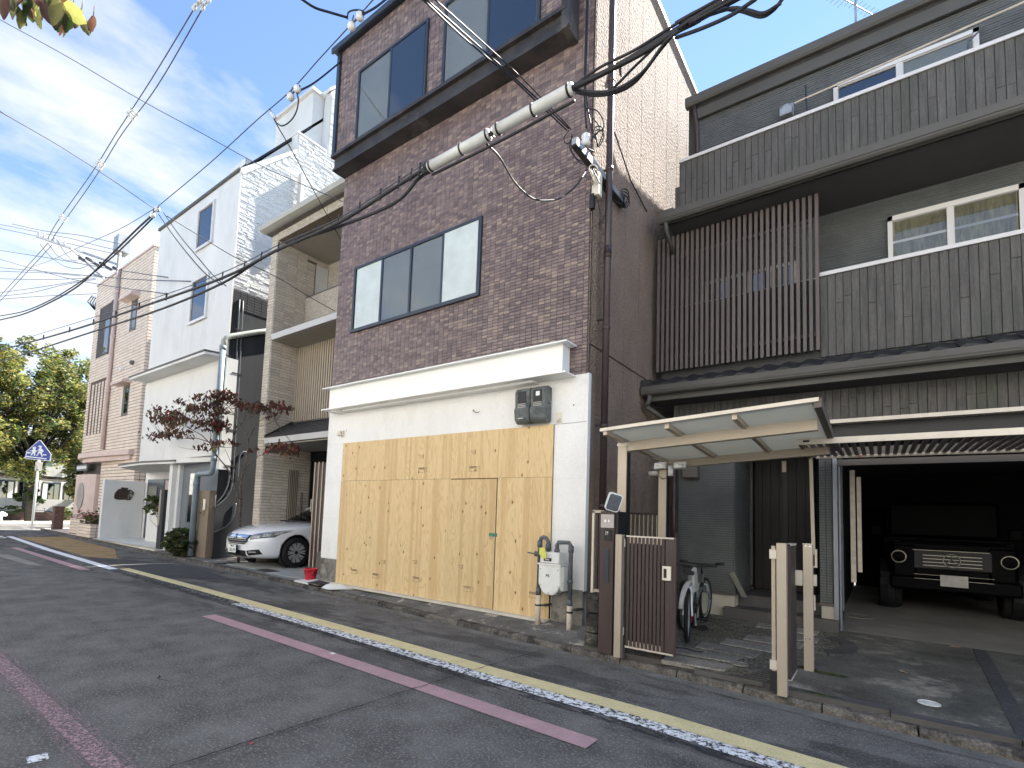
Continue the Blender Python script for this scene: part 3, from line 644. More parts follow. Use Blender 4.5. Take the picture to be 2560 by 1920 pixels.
# =================================================================== BROWN TILED BUILDING
bb = thing('tiled_building', 'brown tiled building with white painted ground floor boarded up with plywood', 'building', (-5.8, 8, 0))
XL, XR, YF, ZT = -8.6, -3.03, 6.0, 10.75
wall = MB()
wall.box(XL, XR, YF+.012, YF+.03, 3.41, ZT)     # grout ground behind tiles
wall.build('wall', 'grout_brown', bb)
MB().box(XL, XR-.02, YF+.03, 12.5, 2.8, ZT-.02).box(XL, XL+.3, YF+.03, 12.5, 0, 2.8).box(XR-.32, XR-.02, YF+.03, 12.5, 0, 2.8).box(XL+.3, XR-.32, 7.6, 12.5, 0, 2.8).build('wall', 'interior_wall', bb)
# stucco side wall as separate panels with recessed joints
js = [6.0, 6.58, 7.14, 7.709, 8.313, 8.95, 9.55, 10.17, 10.8, 11.6, 12.5]
for i, (a, b) in enumerate(zip(js, js[1:])):
    for (z0, z1) in ((0.55, 3.81), (3.835, ZT-.02)):
        B(XR-.02, XR, a+.006 if i else a, b-.006, z0, z1).build('panel', 'stucco_brown', bb)
B(XR-.03, XR-.012, 6.0, 12.5, .5, ZT-.03).build('joint_backing', 'pipe_brown', bb)
B(XR-.05, XR+.012, 6.06, 12.5, 0.0, .545).build('plinth', 'base_concrete', bb)
B(XR-.06, XR+.035, 6.0, 12.55, ZT-.02, ZT+.06).build('coping', 'silver_white_fascia', bb)
# bay window storey
YB, ZB = 5.72, 8.52
bay = MB(); bay.box(XL+.03, -3.37, YB+.012, 6.02, ZB+.04, ZT); bay.build('bay_wall', 'grout_brown', bb)
bf = MB()
bf.box(XL-.03, -3.33, YB-.05, 6.02, ZB-.02, ZB+.04)     # upper flange
bf.box(XL+.0, -3.36, YB+.02, YB+.10, ZB-.23, ZB-.02)       # web
bf.box(XL-.02, -3.34, YB-.0, 6.3, ZB-.27, ZB-.23)     # lower flange
for x_ in (XL+.0, -3.42): bf.box(x_, x_+.07, YB+.1, 6.02, ZB-.23, ZB-.02)
bf.box(XL+.07, -3.42, 5.96, 5.995, ZB-.23, ZB-.02)
bf.build('bay_beam', 'dark_steel', bb)
B(XL-.03, XL+.06, YB-.04, 6.0, ZB+.04, ZT+.02).build('bay_trim', 'window_frame_dark', bb)
MB().box(-3.40, -3.30, YB-.04, 6.0, ZB-.3, ZT).box(-3.30, -3.27, YB-.06, YB+.0, ZB-.3, ZT).build('bay_trim', 'dark_steel', bb)
MB().box(XL-.1, -3.25, YB-.12, 6.1, ZT, ZT+.05).box(XL-.1, -3.25, YB-.14, YB-.1, ZT-.05, ZT+.06).build('roof_edge', 'window_frame_dark', bb)
W1 = (-7.92, -6.05, 8.55, 10.0); W2 = (-5.67, -3.77, 8.55, 10.02); W3 = (-8.07, -4.92, 4.925, 6.21)
window(bb, *W1[:2], *W1[2:], YB, ['curtain', 'curtain:glass_sky'])
window(bb, *W2[:2], *W2[2:], YB, ['curtain', 'curtain:glass_sky'])
# four-light window (tall bottom rail, slightly uneven curtains)
w3 = window(bb, *W3[:2], *W3[2:], YF, ['frosted', 'curtain', 'curtain', 'frosted'], fr=.05)
B(W3[0]-.01, W3[1]+.01, YF-.05, YF-.03, W3[2]-.02, W3[2]+.02).build('sill', 'window_frame_dark', w3)
for qa, qb in ((W3[0]+.05, W3[0]+.81), (W3[1]-.81, W3[1]-.05)): B(qa, qb, YF+.012, YF+.026, W3[2]+.05, W3[2]+.17).build('lower_rail', 'window_frame_dark', w3)
mt = ['brown_tile_0', 'brown_tile_1', 'brown_tile_2', 'brown_tile_3', 'brown_tile_4']
F1 = dict(o=(XL, YF+.012, 3.415), u=(1, 0, 0), v=(0, 0, 1), n=(0, -1, 0), W=XR-XL, H=ZT-3.42, tw=.1013, th=.05, gap=.005, d=.009, mats=mt, wts=[30, 22, 16, 13, 19], holes=[(W3[0]-XL, W3[1]-XL, W3[2]-3.415, W3[3]-3.415), (0, -3.40-XL, ZB-.27-3.415, 99)])
F2 = dict(o=(XL+.06, YB+.012, ZB+.04), u=(1, 0, 0), v=(0, 0, 1), n=(0, -1, 0), W=-3.40-XL-.06, H=ZT-ZB-.04, tw=.1013, th=.05, gap=.006, d=.009, mats=mt, wts=[30, 22, 16, 13, 19], seed=9,
          holes=[(W[0]-XL-.06, W[1]-XL-.06, W[2]-ZB-.04, W[3]-ZB-.04) for W in (W1, W2)])
tiles(bb, [F1, F2])
# white ground floor
PX0, PX1, PZ0, PZ1 = -8.09, -3.505, .165, 2.772
YW = 5.985
MB().box(XL-.005, XR+.01, YW, 6.03, PZ1+.35, 3.415).box(XL-.005, PX0, YW, 6.03, PZ1, PZ1+.35).box(PX1, XR+.01, YW, 6.03, PZ1+.004, PZ1+.35).box(PX0, PX1, YW, 6.03, PZ1, PZ1+.35).build('lintel', 'white_render', bb)
for (a, b) in ((XL-.005, PX0), (PX1, XR+.01)):
    zz = [.60, 1.35, 2.03, PZ1-.004]
    for z0, z1 in zip(zz, zz[1:]): B(a, b, YW, 6.03, z0, z1-.004).build('panel', 'white_render', bb)
    B(a+.003, b-.003, YW+.006, 6.03, .585, PZ1).build('joint_backing', 'white_wall', bb)
B(XR+.01, XR+.02, YW-.005, 6.06, .59, 3.42).build('corner_bead', 'white_steel', bb)
MB().box(XL-.0, PX0-.03, YW+.0, 6.6, 0, .585).build('plinth', 'base_concrete', bb, bevel=.01)
MB().box(PX1+.02, XR-.0, YW+.0, 6.05, 0, .60).build('plinth', 'base_concrete', bb)
B(PX0-.03, PX0, YW+.02, 6.04, .1, .6).build('reveal', 'dark_grey_wall', bb)
B(PX1, PX1+.02, YW+.02, 6.04, .1, PZ1).build('reveal', 'white_steel', bb)
B(XL+.5, PX1, 5.86, 6.02, .14, .172).build('sill', 'stone_pale', bb)
for c, s in ((-8.04, 1), (-3.22, 1)):
    B(c-.008, c+.008, YW-.002, YW+.01, 3.0, 3.02).build('screw', 'dark_steel', bb)
# channel beam
be = MB()
be.box(-8.47, -3.20, 5.70, 5.985, 3.795, 3.815); be.box(-8.47, -3.20, 5.70, 5.985, 3.385, 3.405)
be.box(-8.35, -3.30, 5.79, 5.985, 3.405, 3.795); be.box(-8.30, -8.08, 5.80, 5.985, 3.36, 3.385)
be.box(-8.0, -3.78, 5.83, 5.985, 3.355, 3.385)
be.build('channel_beam', 'white_steel', bb)
tag(bb, bb['label'], 'building')
# plywood hoarding
hd = thing('plywood_hoarding', 'new plywood boarding with a door cut in it, filling the white shopfront', 'hoarding', (-5.8, 5.98, .165))
xs_ = [PX0+.01]+[PX1-.91*k for k in (4, 3, 2, 1)]+[PX1-.002]
yp = 5.962
for i, (a, b) in enumerate(zip(xs_, xs_[1:])):
    B(a+.001, b-.001, yp, yp+.012, 2.057, PZ1-.002).build('sheet', 'plywood', hd)
    if i == 3:  # door leaf between posts
        continue
    B(a+.001, b-.001, yp+(i % 2)*.0012, yp+.012, PZ0+.005, 2.053).build('sheet', 'plywood', hd)
dX0, dX1 = -5.385, -4.425
B(-5.395-.0, dX0, yp+.003, yp+.012, PZ0+.005, 2.045).build('gap_strip', 'sign_brown', hd)
door = B(dX0+.004, dX1-.006, yp-.002, yp+.011, PZ0+.012, 2.043).build('door', 'plywood_dark', hd)
B(-5.4, -4.42, yp+.012, yp+.02, PZ0, PZ1).build('backing', 'sign_brown', hd)
B(dX1-.004, -4.417, yp+.004, yp+.012, PZ0+.005, 2.05).build('gap_strip', 'sign_brown', hd)
MB().box(dX1-.11, dX1+.035, yp-.006, yp-.002, 1.205, 1.255).build('latch_plate', 'green_tape', door)
MB().tube([(dX1-.075, yp-.012, 1.22), (dX1-.085, yp-.02, 1.185), (dX1-.07, yp-.02, 1.165), (dX1-.055, yp-.02, 1.185), (dX1-.06, yp-.012, 1.22)], .005, 6).build('padlock', 'galvanised', door)
B(dX1-.135, dX1-.035, yp-.0045, yp-.002, .50, 1.16).build('scraped_strip', 'plywood_dark', door)
# mill stamps printed on the sheets
def stamp(x, z, s=1.0):
    m_ = MB(); y_ = yp-.0035
    for k in range(3): m_.box(x, x+.15*s, y_, y_+.003, z+.075*s-k*.009, z+.079*s-k*.009)
    for k in range(9): m_.box(x+.01+k*.016*s, x+.013+k*.016*s, y_, y_+.003, z+.045*s, z+.082*s)
    m_.box(x, x+.15*s, y_, y_+.003, z, z+.004); m_.box(x+.01, x+.013, y_, y_+.003, z, z+.04); m_.box(x+.14*s, x+.143*s, y_, y_+.003, z, z+.04)
    for k in range(3): m_.box(x+.185*s, x+.197*s, y_, y_+.003, z+.01+k*.03, z+.02+k*.03); m_.box(x+.165*s, x+.178*s, y_, y_+.003, z+.02+k*.025, z+.024+k*.025)
    m_.build('printed_stamp', 'stamp_ink', hd)
for p in ((-6.05, 2.17), (-4.96, 2.16), (-7.62, .38), (-7.05, .36), (-6.06, .40), (-4.98, .37), (-3.82, .42)): stamp(*p)
for p in ((-5.95, 2.40), (-4.86, 2.42), (-6.0, .68), (-6.75, .62), (-5.02, .69)):
    m_ = MB(); y_ = yp-.0035
    m_.box(p[0], p[0]+.012, y_, y_+.003, p[1], p[1]+.07); m_.box(p[0]-.09, p[0], y_, y_+.003, p[1]+.05, p[1]+.056); m_.box(p[0]-.08, p[0], y_, y_+.003, p[1]+.025, p[1]+.03); m_.box(p[0]-.05, p[0]-.01, y_, y_+.003, p[1]+.005, p[1]+.01)
    m_.build('printed_stamp', 'stamp_ink', hd)
# electricity meters in plastic housings
for k, (x0, lab) in enumerate(((-4.055, 'left of two grey electricity meter boxes under the white beam'), (-3.80, 'right of two grey electricity meter boxes, nearer the white corner'))):
    me_ = thing('electric_meter', lab, 'meter', (x0+.12, 5.98, 2.79), 'electricity meters on the white wall')
    x1 = x0+.245; z0, z1 = 2.79, 3.30
    b_ = MB()
    prof = [(YW, z0+.02), (5.86, z0), (5.805, z0+.05), (5.785, z0+.2), (5.81, z0+.235), (5.80, z1-.07), (5.83, z1-.02), (5.90, z1), (YW, z1-.01)]
    b_.prism(prof, 'x', x0, x1); b_.build('housing', 'meter_grey', me_, bevel=.022)
    B(x0+.06, x1-.055, 5.797, 5.806, z1-.235, z1-.075).build('window', 'rim_dark', me_)
    B(x0+.055, x1-.05, 5.799, 5.803, z1-.25, z1-.065).build('recess', 'black_plastic', me_)
    for q in range(3): B(x0+.06, x1-.055, 5.793, 5.80, z1-.245-q*.022, z1-.236-q*.022).build('label_strip', 'plate_grey', me_)
    B(x0+.075, x0+.16, 5.782, 5.79, z0+.06, z0+.075).build('name_plate', 'plate_grey', me_) if k == 0 else B(x0+.10, x0+.16, 5.792, 5.797, z1-.15, z1-.09).build('dial', 'plate_white', me_)
    MB().tube([(x1-.01, 5.9, z0+.26), (x1+.012, 5.9, z0+.26)], .01, 8).build('screw', 'black_plastic', me_)
# outdoor sensor plates and conduit cap
t_ = thing('light_switch', 'small cream outlet plate with a round plug right of the meters', 'outlet', (-3.43, 5.98, 2.8))
B(-3.475, -3.395, 5.972, YW, 2.79, 2.93).build('plate', 'cream_plastic', t_, bevel=.004); MB().lathe([(0, -.045), (.022, -.045), (.026, 0)], (-3.437, 5.972, 2.835), 'y', 14).build('plug', 'cream_plastic', t_)
t_ = thing('spot_lamp', 'small cream downward lamp on the left pillar of the white front', 'lamp', (-8.13, 5.98, 2.95))
B(-8.16, -8.10, 5.955, YW, 2.90, 3.02).build('base', 'cream_plastic', t_, bevel=.004)
MB().lathe([(.0, .05), (.035, .05), (.045, -.01), (.05, -.03), (.0, -.03)], (-8.15, 5.91, 2.95), 'z', 14).build('hood', 'cream_plastic', t_)
MB().lathe([(.0, -.05), (.018, -.045), (.02, -.03)], (-8.15, 5.91, 2.95), 'z', 12).build('bulb', 'plate_grey', t_)
# loose wire stub on the lintel
tag(MB().tube([(-4.95, 5.98, 3.09), (-4.90, 5.93, 3.10), (-4.87, 5.94, 3.06), (-4.83, 5.95, 3.05), (-4.79, 5.94, 3.06)], .005, 6).build('wire_stub', 'cable_black'), 'short bent cable stub poking out of the white lintel', 'cable')
tag(MB().tube([(-3.37, 5.985, 1.17), (-3.35, 5.95, 1.165), (-3.33, 5.95, 1.18)], .008, 6).build('hook', 'pipe_grey'), 'tiny grey hook on the white pillar right of the plywood', 'hook')

# downpipe on the side wall
dp = thing('drain_pipe', 'tall dark brown downpipe running up the side of the tiled building', 'drainpipe', (-2.90, 6.24, .6))
MB().tube([(-2.90, 6.24, 1.6), (-2.90, 6.24, 11.5)], .047, 14).build('pipe', 'pipe_brown', dp, smooth=True)
for z_ in (1.66, 2.72, 4.05, 5.05, 5.1, 6.3, 7.6): MB().tube([(-2.90, 6.24, z_), (-2.90, 6.24, z_+.05 if z_ != 5.05 else z_+.16)], .054, 14).build('socket', 'pipe_brown', dp, smooth=True)
for z_ in (2.75, 4.2, 6.32): MB().box(-3.03, -2.94, 6.225, 6.255, z_, z_+.02).build('bracket', 'dark_steel', dp)

# gas meter
gm = thing('gas_meter', 'white gas meter with grey pipes against the concrete base of the white pillar', 'gas meter', (-3.42, 5.8, .2))
def gx(x): return x
MB().box(-3.50, -3.22, 5.70, 5.86, .93, 1.07).build('top_case', 'meter_white', gm, bevel=.008)
MB().prism([(-3.52, .91), (-3.52, .66), (-3.46, .56), (-3.40, .53), (-3.30, .53), (-3.24, .58), (-3.20, .66), (-3.20, .91)], 'y', 5.70, 5.86).build('lower_case', 'meter_white', gm, bevel=.012)
MB().box(-3.53, -3.19, 5.685, 5.875, .905, .925).build('rim', 'meter_white', gm)
for q in range(3): B(-3.195+q*.016, -3.19+q*.016, 5.71, 5.85, .60, .90).build('fin', 'meter_white', gm)
for (a, b) in ((-3.485, .65), (-3.485, .85), (-3.235, .65), (-3.235, .85), (-3.36, .555)): MB().lathe([(0, -.006), (.009, -.006), (.009, 0)], (a, 5.70, b), 'y', 8).build('bolt', 'galvanised', gm)
text_mesh('lettering', 'P6', .055, 'text_black', gm, (-3.38, 5.698, .77), (math.pi/2, 0, 0))
B(-3.44, -3.33, 5.694, 5.70, .955, .995).build('counter', 'black_plastic', gm)
B(-3.42, -3.36, 5.690, 5.695, .965, .985).build('digits', 'plate_grey', gm)
MB().box(-3.49, -3.41, 5.66, 5.675, 1.03, 1.12).box(-3.46, -3.38, 5.65, 5.66, .99, 1.06).build('yellow_tag', 'tag_yellow', gm)
def gp(pts, name='pipe', r=.027, m_='pipe_grey'): return MB().tube(pts, r, 10).build(name, m_, gm, smooth=True)
gp([(-3.57, 5.80, .53), (-3.57, 5.80, 1.19), (-3.55, 5.80, 1.235), (-3.51, 5.79, 1.25), (-3.46, 5.78, 1.24), (-3.43, 5.78, 1.19), (-3.43, 5.78, 1.07)])
gp([(-3.30, 5.78, 1.06), (-3.30, 5.78, 1.16), (-3.28, 5.78, 1.20), (-3.20, 5.79, 1.20), (-3.14, 5.80, 1.20), (-3.11, 5.80, 1.16), (-3.11, 5.80, .45)])
for (x_, z0, z1) in ((-3.57, 1.12, 1.2), (-3.43, 1.10, 1.17), (-3.30, 1.07, 1.11), (-3.11, 1.08, 1.16), (-3.57, .50, .60), (-3.11, .42, .49), (-3.11, .7, .74)): MB().tube([(x_, 5.80 if x_ in (-3.57, -3.11) else 5.78, z0), (x_, 5.80 if x_ in (-3.57, -3.11) else 5.78, z1)], .036, 10).build('coupling', 'pipe_grey', gm, smooth=True)
MB().tube([(-3.72, 5.74, 1.04), (-3.60, 5.75, 1.03)], .010, 6).tube([(-3.62, 5.76, 1.03), (-3.54, 5.78, 1.03)], .034, 8).build('valve', 'pipe_grey', gm)
for x_, z0 in ((-3.57, .13), (-3.11, .13)):
    MB().tube([(x_, 5.80, z0-.05), (x_, 5.80, .51 if x_ < -3.3 else .43)], .034, 12).build('riser', 'pvc_cream', gm, smooth=True)
    MB().lathe([(.036, 0), (.042, 0), (.042, .022), (.036, .022)], (x_, 5.80, .36 if x_ < -3.3 else .33), 'z', 12).box(x_+.03, x_+.10, 5.8, 5.99, .362, .38).build('clip', 'dark_steel', gm)
# covers in the apron
t_ = thing('drain_cover', 'square rusty brown drain cover between two white tiles by the red bucket', 'drain cover', (-8.35, 5.8, .12))
MB().quad((-8.72, 5.77, .112), (-8.28, 5.72, .112), (-8.06, 6.0, .166), (-8.55, 6.02, .17)).build('surround', 'stained_concrete', t_)
MB().hexa([(-8.62, 5.78, .10), (-8.22, 5.74, .10), (-8.18, 5.93, .12), (-8.56, 5.96, .12)], [(-8.62, 5.78, .128), (-8.22, 5.74, .124), (-8.18, 5.93, .155), (-8.56, 5.96, .16)]).build('cover', 'drain_rust', t_)
tag(MB().hexa([(-9.18, 5.82, .08), (-8.66, 5.78, .08), (-8.70, 6.05, .10), (-9.02, 6.08, .10)], [(-9.18, 5.82, .107), (-8.66, 5.78, .112), (-8.70, 6.05, .155), (-9.02, 6.08, .14)]).build('paving_slab', 'white_floor'), 'white slab left of the rusty drain cover', 'paving slab')
tag(MB().hexa([(-8.16, 5.72, .08), (-7.9, 5.70, .08), (-7.4, 5.965, .12), (-8.10, 5.975, .12)], [(-8.14, 5.80, .135), (-7.95, 5.82, .14), (-7.4, 5.96, .166), (-8.10, 5.975, .172)]).build('paving_slab', 'white_floor'), 'white slab strip at the foot of the plywood', 'paving slab')
# red bucket
bk = thing('bucket', 'red plastic bucket standing by the concrete base of the white pillar', 'bucket', (-8.95, 6.02, .11))
MB().lathe([(0, 0), (.095, 0), (.10, .01), (.128, .215), (.142, .215), (.142, .232), (.128, .232), (.12, .225), (.092, .02), (0, .02)], (-8.95, 6.02, .11), 'z', 28).build('body', 'red_plastic', bk, smooth=True)
MB().lathe([(.096, 0), (.104, 0), (.106, .012), (.098, .012)], (-8.95, 6.02, .11), 'z', 28).build('foot_ring', 'red_plastic', bk, smooth=True)
MB().tube([(-8.95-.14*math.cos(a), 6.02-.14*math.sin(a)*.75, .325-.085*math.sin(a)) for a in [i*math.pi/14 for i in range(15)]], .008, 6).build('handle', 'red_plastic', bk, smooth=True)
def dz(y): return .105+.0106*(y-5.15)
# =================================================================== CHARCOAL HOUSE (right)
dh = thing('charcoal_house', 'dark charcoal three storey house with planked balconies and an open garage', 'house', (0, 10, 0))
XE = 4.6
# structure behind
core = MB()
core.box(-2.66, XE, 9.04, 16, 2.75, 9.0)        # upper floors
core.box(-2.60, -1.76, 8.38, 10.0, .0, 2.9)     # left siding block
core.box(-2.60, XE, 8.42, 9.04, 2.72, 3.86)      # beam over ground floor
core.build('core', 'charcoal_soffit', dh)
# ground floor siding block left of the porch
courses(dh, -2.57, -1.755, 8.372, .50, 2.95, seed=1)
courses(dh, 8.37, 9.48, -1.752, .50, 2.95, seed=2, axis='y')
courses(dh, -1.74, -1.70, 9.5, .52, 2.75, seed=3); B(-2.02, -1.70, 9.505, 9.54, .52, 2.95).build('siding_back', 'charcoal_soffit', dh)
MB().box(-2.58, -1.73, 8.325, 8.40, .455, .495).box(-1.76, -1.73, 8.40, 9.48, .455, .495).box(-2.0, -1.69, 9.45, 9.5, .455, .495).build('sill_trim', 'bronze_dark', dh)
MB().prism([(-2.57, .0), (-1.88, .0), (-1.88, .15), (-1.87, .20), (-1.84, .235), (-1.80, .25), (-1.745, .26), (-1.745, .455), (-2.57, .455)], 'y', 8.36, 8.40).box(-2.57, -1.745, 8.40, 9.5, .15, .455).build('plinth', 'plinth_render', dh)
# porch: back wall, door, steps
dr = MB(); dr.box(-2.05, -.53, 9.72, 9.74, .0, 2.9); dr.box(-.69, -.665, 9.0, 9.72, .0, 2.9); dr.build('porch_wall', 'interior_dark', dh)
dd = B(-1.70, -.83, 9.68, 9.70, .46, 2.75).build('door', 'door_dark', dh)
for i in range(7): B(-1.70+i*.124+.003, -1.70+(i+1)*.124-.003, 9.655, 9.68, .47, 2.74).build('board', 'door_dark', dd)
B(-1.27, -1.20, 9.62, 9.655, 1.05, 2.6).build('handle', 'black_plastic', dd); B(-1.28, -1.22, 9.615, 9.63, 2.40, 2.58).build('keyhole_plate', 'champagne_metal', dd)
st = MB()
for k, (y0, z1) in enumerate(((8.22, .29), (8.62, .45))):
    xs2 = [-1.87 if k == 0 else -1.73, -1.30, -.86, -.64 if k else -.45]
    for a, b in zip(xs2, xs2[1:]): B(a+.002, b-.002, y0, y0+.02, z1-.16, z1-.003).build('tile', 'step_tile', dh); B(a+.002, b-.002, y0+.0205, (8.62 if k == 0 else 9.7), z1-.03, z1).build('tile', 'step_tile', dh)
MB().box(-1.87, -.45, 8.24, 9.6, .0, .26).box(-1.73, -.64, 8.64, 9.7, .26, .42).build('step_core', 'charcoal_soffit', dh)
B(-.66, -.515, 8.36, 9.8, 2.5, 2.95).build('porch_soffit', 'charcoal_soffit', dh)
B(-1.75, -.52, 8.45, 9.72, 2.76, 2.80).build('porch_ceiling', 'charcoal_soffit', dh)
# pilaster between porch and garage
B(-.66, -.515, 8.38, 9.7, .0, 2.95).build('pilaster_core', 'charcoal_soffit', dh)
for (a, b) in ((-.665, -.59), (-.585, -.515)):
    courses(dh, a, b, 8.374, .50, 2.72, seed=int(-a*100))
B(-.68, -.505, 8.335, 8.41, .455, .495).build('sill_trim', 'bronze_dark', dh)
MB().prism([(-.50, .1), (-.57, .14), (-.585, .2), (-.60, .24), (-.65, .265), (-.65, .455), (-.50, .455)], 'y', 8.35, 8.40).build('plinth', 'plinth_render', dh)
# garage opening frame
gf = MB(); gf.box(-.505, -.455, 8.32, 8.42, .13, 2.72); gf.box(-.445, -.425, 8.42, 8.6, .13, 2.72); gf.build('garage_frame', 'garage_frame', dh)
MB().box(-.53, -.47, 9.9, 9.96, .13, 2.8).build('garage_post', 'garage_frame', dh)
MB().box(-.455, XE, 8.36, 8.42, 2.46, 2.60).box(-.455, XE, 8.38, 8.44, 2.36, 2.44).build('garage_header', 'bronze_dark', dh)
# garage interior
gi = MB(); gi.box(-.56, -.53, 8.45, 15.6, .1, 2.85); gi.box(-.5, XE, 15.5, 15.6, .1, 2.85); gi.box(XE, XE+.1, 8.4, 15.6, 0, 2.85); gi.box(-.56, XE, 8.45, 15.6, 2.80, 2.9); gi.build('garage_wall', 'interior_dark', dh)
MB().box(-.34, -.28, 9.0, 9.06, .75, 2.35).box(-.26, -.21, 9.0, 9.05, .9, 2.25).build('roller_rail', 'pvc_cream', dh)
# plank band over the ground floor
def planks(x0, x1, z0, z1, y, pitch=.0913, d=.018, seed=1):
    rr = random.Random(seed); n = int(round((x1-x0)/pitch)); p = (x1-x0)/n; pr = {}
    B(x0, x1, y+.0005, y+.02, z0, z1).build('plank_backing', 'charcoal_soffit', dh)
    for i in range(n):
        a = x0+i*p
        segs = [(z0, z1)]
        if rr.random() < .45:
            c = z0+(z1-z0)*rr.uniform(.2, .85); segs = [(z0, c-.003), (c+.003, z1)]
        for s0, s1 in segs:
            B(a+.004, a+p-.004, y-d+rr.uniform(-.003, .003), y, s0, s1).build('plank', 'charcoal_plank', dh)
planks(-2.68, XE, 2.985, 3.42, 8.42, seed=5)
planks(-.63, XE, 3.90, 5.075, 8.40, seed=6)
planks(-2.60, XE, 6.80, 7.575, 8.40, seed=7)
B(-2.6, XE, 8.42, 8.50, 6.78, 7.57).build('balcony_core', 'charcoal_soffit', dh)
B(-2.9, XE, 8.42, 8.50, 3.86, 5.07).build('balcony_core', 'charcoal_soffit', dh)
B(-2.62, -2.58, 8.40, 9.04, 6.8, 7.57).build('balcony_side', 'charcoal_plank', dh)
B(-2.70, -2.60, 8.44, 9.04, 6.65, 7.2).build('corner_box', 'charcoal_trim', dh)
# rails
for (x0, z) in ((-.63, 5.075), (-2.62, 7.575)):
    MB().box(x0, XE, 8.36, 8.52, z, z+.045).box(x0, XE, 8.35, 8.37, z-.012, z+.03).build('rail_cap', 'white_frame', dh)
# handrail seen behind the screen
MB().box(-2.9, -.66, 8.55, 8.60, 5.10, 5.14).build('handrail', 'white_frame', dh)
B(-2.9, -.66, 8.62, 8.66, 5.02, 5.06).build('rail_cap', 'white_frame', dh)
B(-.78, -.74, 8.62, 8.66, 5.0, 5.9).build('rail_post', 'champagne_light', dh)
# first floor eave: tiles, gutter, soffit
def eave(x0, yg, zb, zt, ywall, zs, tiles_=False):
    m_ = MB(); pr = [(yg, zb+.01), (yg-.01, zt), (yg+.015, zt+.004), (yg+.02, zt-.02), (yg+.10, zt-.03), (yg+.12, zb+.02), (yg+.10, zb-.0), (yg+.03, zb-.012)]
    m_.prism(pr, 'x', x0, XE); m_.box(x0, XE, yg-.016, yg-.008, zb+.035, zb+.045); m_.build('gutter', 'charcoal_trim', dh)
    m_ = MB(); m_.box(x0+.10, XE, yg+.13, yg+.16, zs-.02, zt-.01); m_.box(x0+.10, XE, yg+.12, yg+.17, zs-.02, zs+.01); m_.build('fascia', 'charcoal_trim', dh)
    MB().add([(x0+.1, yg+.16, zs), (XE, yg+.16, zs), (XE, ywall, zs), (x0+.1, ywall, zs), (x0+.1, yg+.16, zs+.04), (XE, yg+.16, zs+.04), (XE, ywall, zs+.04), (x0+.1, ywall, zs+.04)], [(0, 3, 2, 1), (4, 5, 6, 7), (0, 1, 5, 4), (1, 2, 6, 5), (2, 3, 7, 6), (3, 0, 4, 7)]).build('soffit', 'charcoal_soffit', dh)
eave(-3.0, 7.78, 3.505, 3.625, 8.44, 3.43)
MB().hexa([(-2.98, 7.92, 3.60), (XE, 7.92, 3.60), (XE, 8.42, 3.80), (-2.98, 8.42, 3.80)], [(-2.98, 7.92, 3.63), (XE, 7.92, 3.63), (XE, 8.42, 3.86), (-2.98, 8.42, 3.86)]).build('eave_roof', 'roof_tile_dark', dh)
x = -2.98; k = 0
while x < XE:
    m_ = MB(); n = 5; top = []
    for (yy, zz) in ((7.83, 3.655), (8.1, 3.755), (8.37, 3.875)):
        for j in range(n+1): top.append((x+.27*j/n, yy+(.0 if j < 4 else -.01), zz+.022*math.sin(j/n*math.pi*1.7)+rk.uniform(-.002, .002)))
    fs = []
    for r_ in range(2):
        for j in range(n): a = r_*(n+1)+j; fs.append((a, a+1, a+n+2, a+n+1))
    bo = [(p[0], p[1], p[2]-.03) for p in top[:n+1]]; o_ = len(top)
    for j in range(n): fs.append((j+1, j, o_+j, o_+j+1))
    m_.add(top+bo, fs); m_.build('roof_tile', 'roof_tile_dark', dh); x += .268
MB().box(-3.0, -2.86, 7.80, 8.4, 3.63, 3.74).build('verge_tile', 'roof_tile_dark', dh)
MB().tube([(-2.88, 7.84, 3.5), (-2.88, 7.84, 3.44), (-2.90, 7.84, 3.38), (-2.97, 7.86, 3.33)], .04, 10).tube([(-2.95, 7.86, 3.33), (-2.80, 8.1, 3.2), (-2.66, 8.32, 3.08)], .035, 8).build('downpipe', 'charcoal_trim', dh, smooth=True)
MB().tube([(-2.62, 8.28, .15), (-2.62, 8.28, 3.1)], .032, 10).build('downpipe', 'pipe_brown', dh, smooth=True)
MB().box(-2.5, XE, 8.25, 8.40, 2.925, 2.975).build('header_rail', 'champagne_light', dh)
eave(-2.76, 7.80, 6.285, 6.43, 9.04, 6.30)
MB().hexa([(-2.74, 7.92, 6.40), (XE, 7.92, 6.40), (XE, 8.42, 6.62), (-2.74, 8.42, 6.62)], [(-2.74, 7.92, 6.44), (XE, 7.92, 6.44), (XE, 8.42, 6.80), (-2.74, 8.42, 6.80)]).build('eave_roof', 'charcoal_trim', dh)
MB().hexa([(-2.74, 7.90, 6.44), (XE, 7.90, 6.44), (XE, 8.39, 6.70), (-2.74, 8.39, 6.70)], [(-2.74, 7.90, 6.47), (XE, 7.90, 6.47), (XE, 8.39, 6.80), (-2.74, 8.39, 6.80)]).build('eave_roof', 'roof_tile_dark', dh)
B(-2.78, -2.55, 7.86, 8.05, 6.44, 6.50).build('gutter_end', 'charcoal_trim', dh)
MB().tube([(-2.66, 7.86, 6.3), (-2.66, 7.86, 6.22), (-2.66, 7.95, 6.12), (-2.66, 8.25, 5.95)], .032, 10).build('downpipe', 'charcoal_trim', dh, smooth=True)
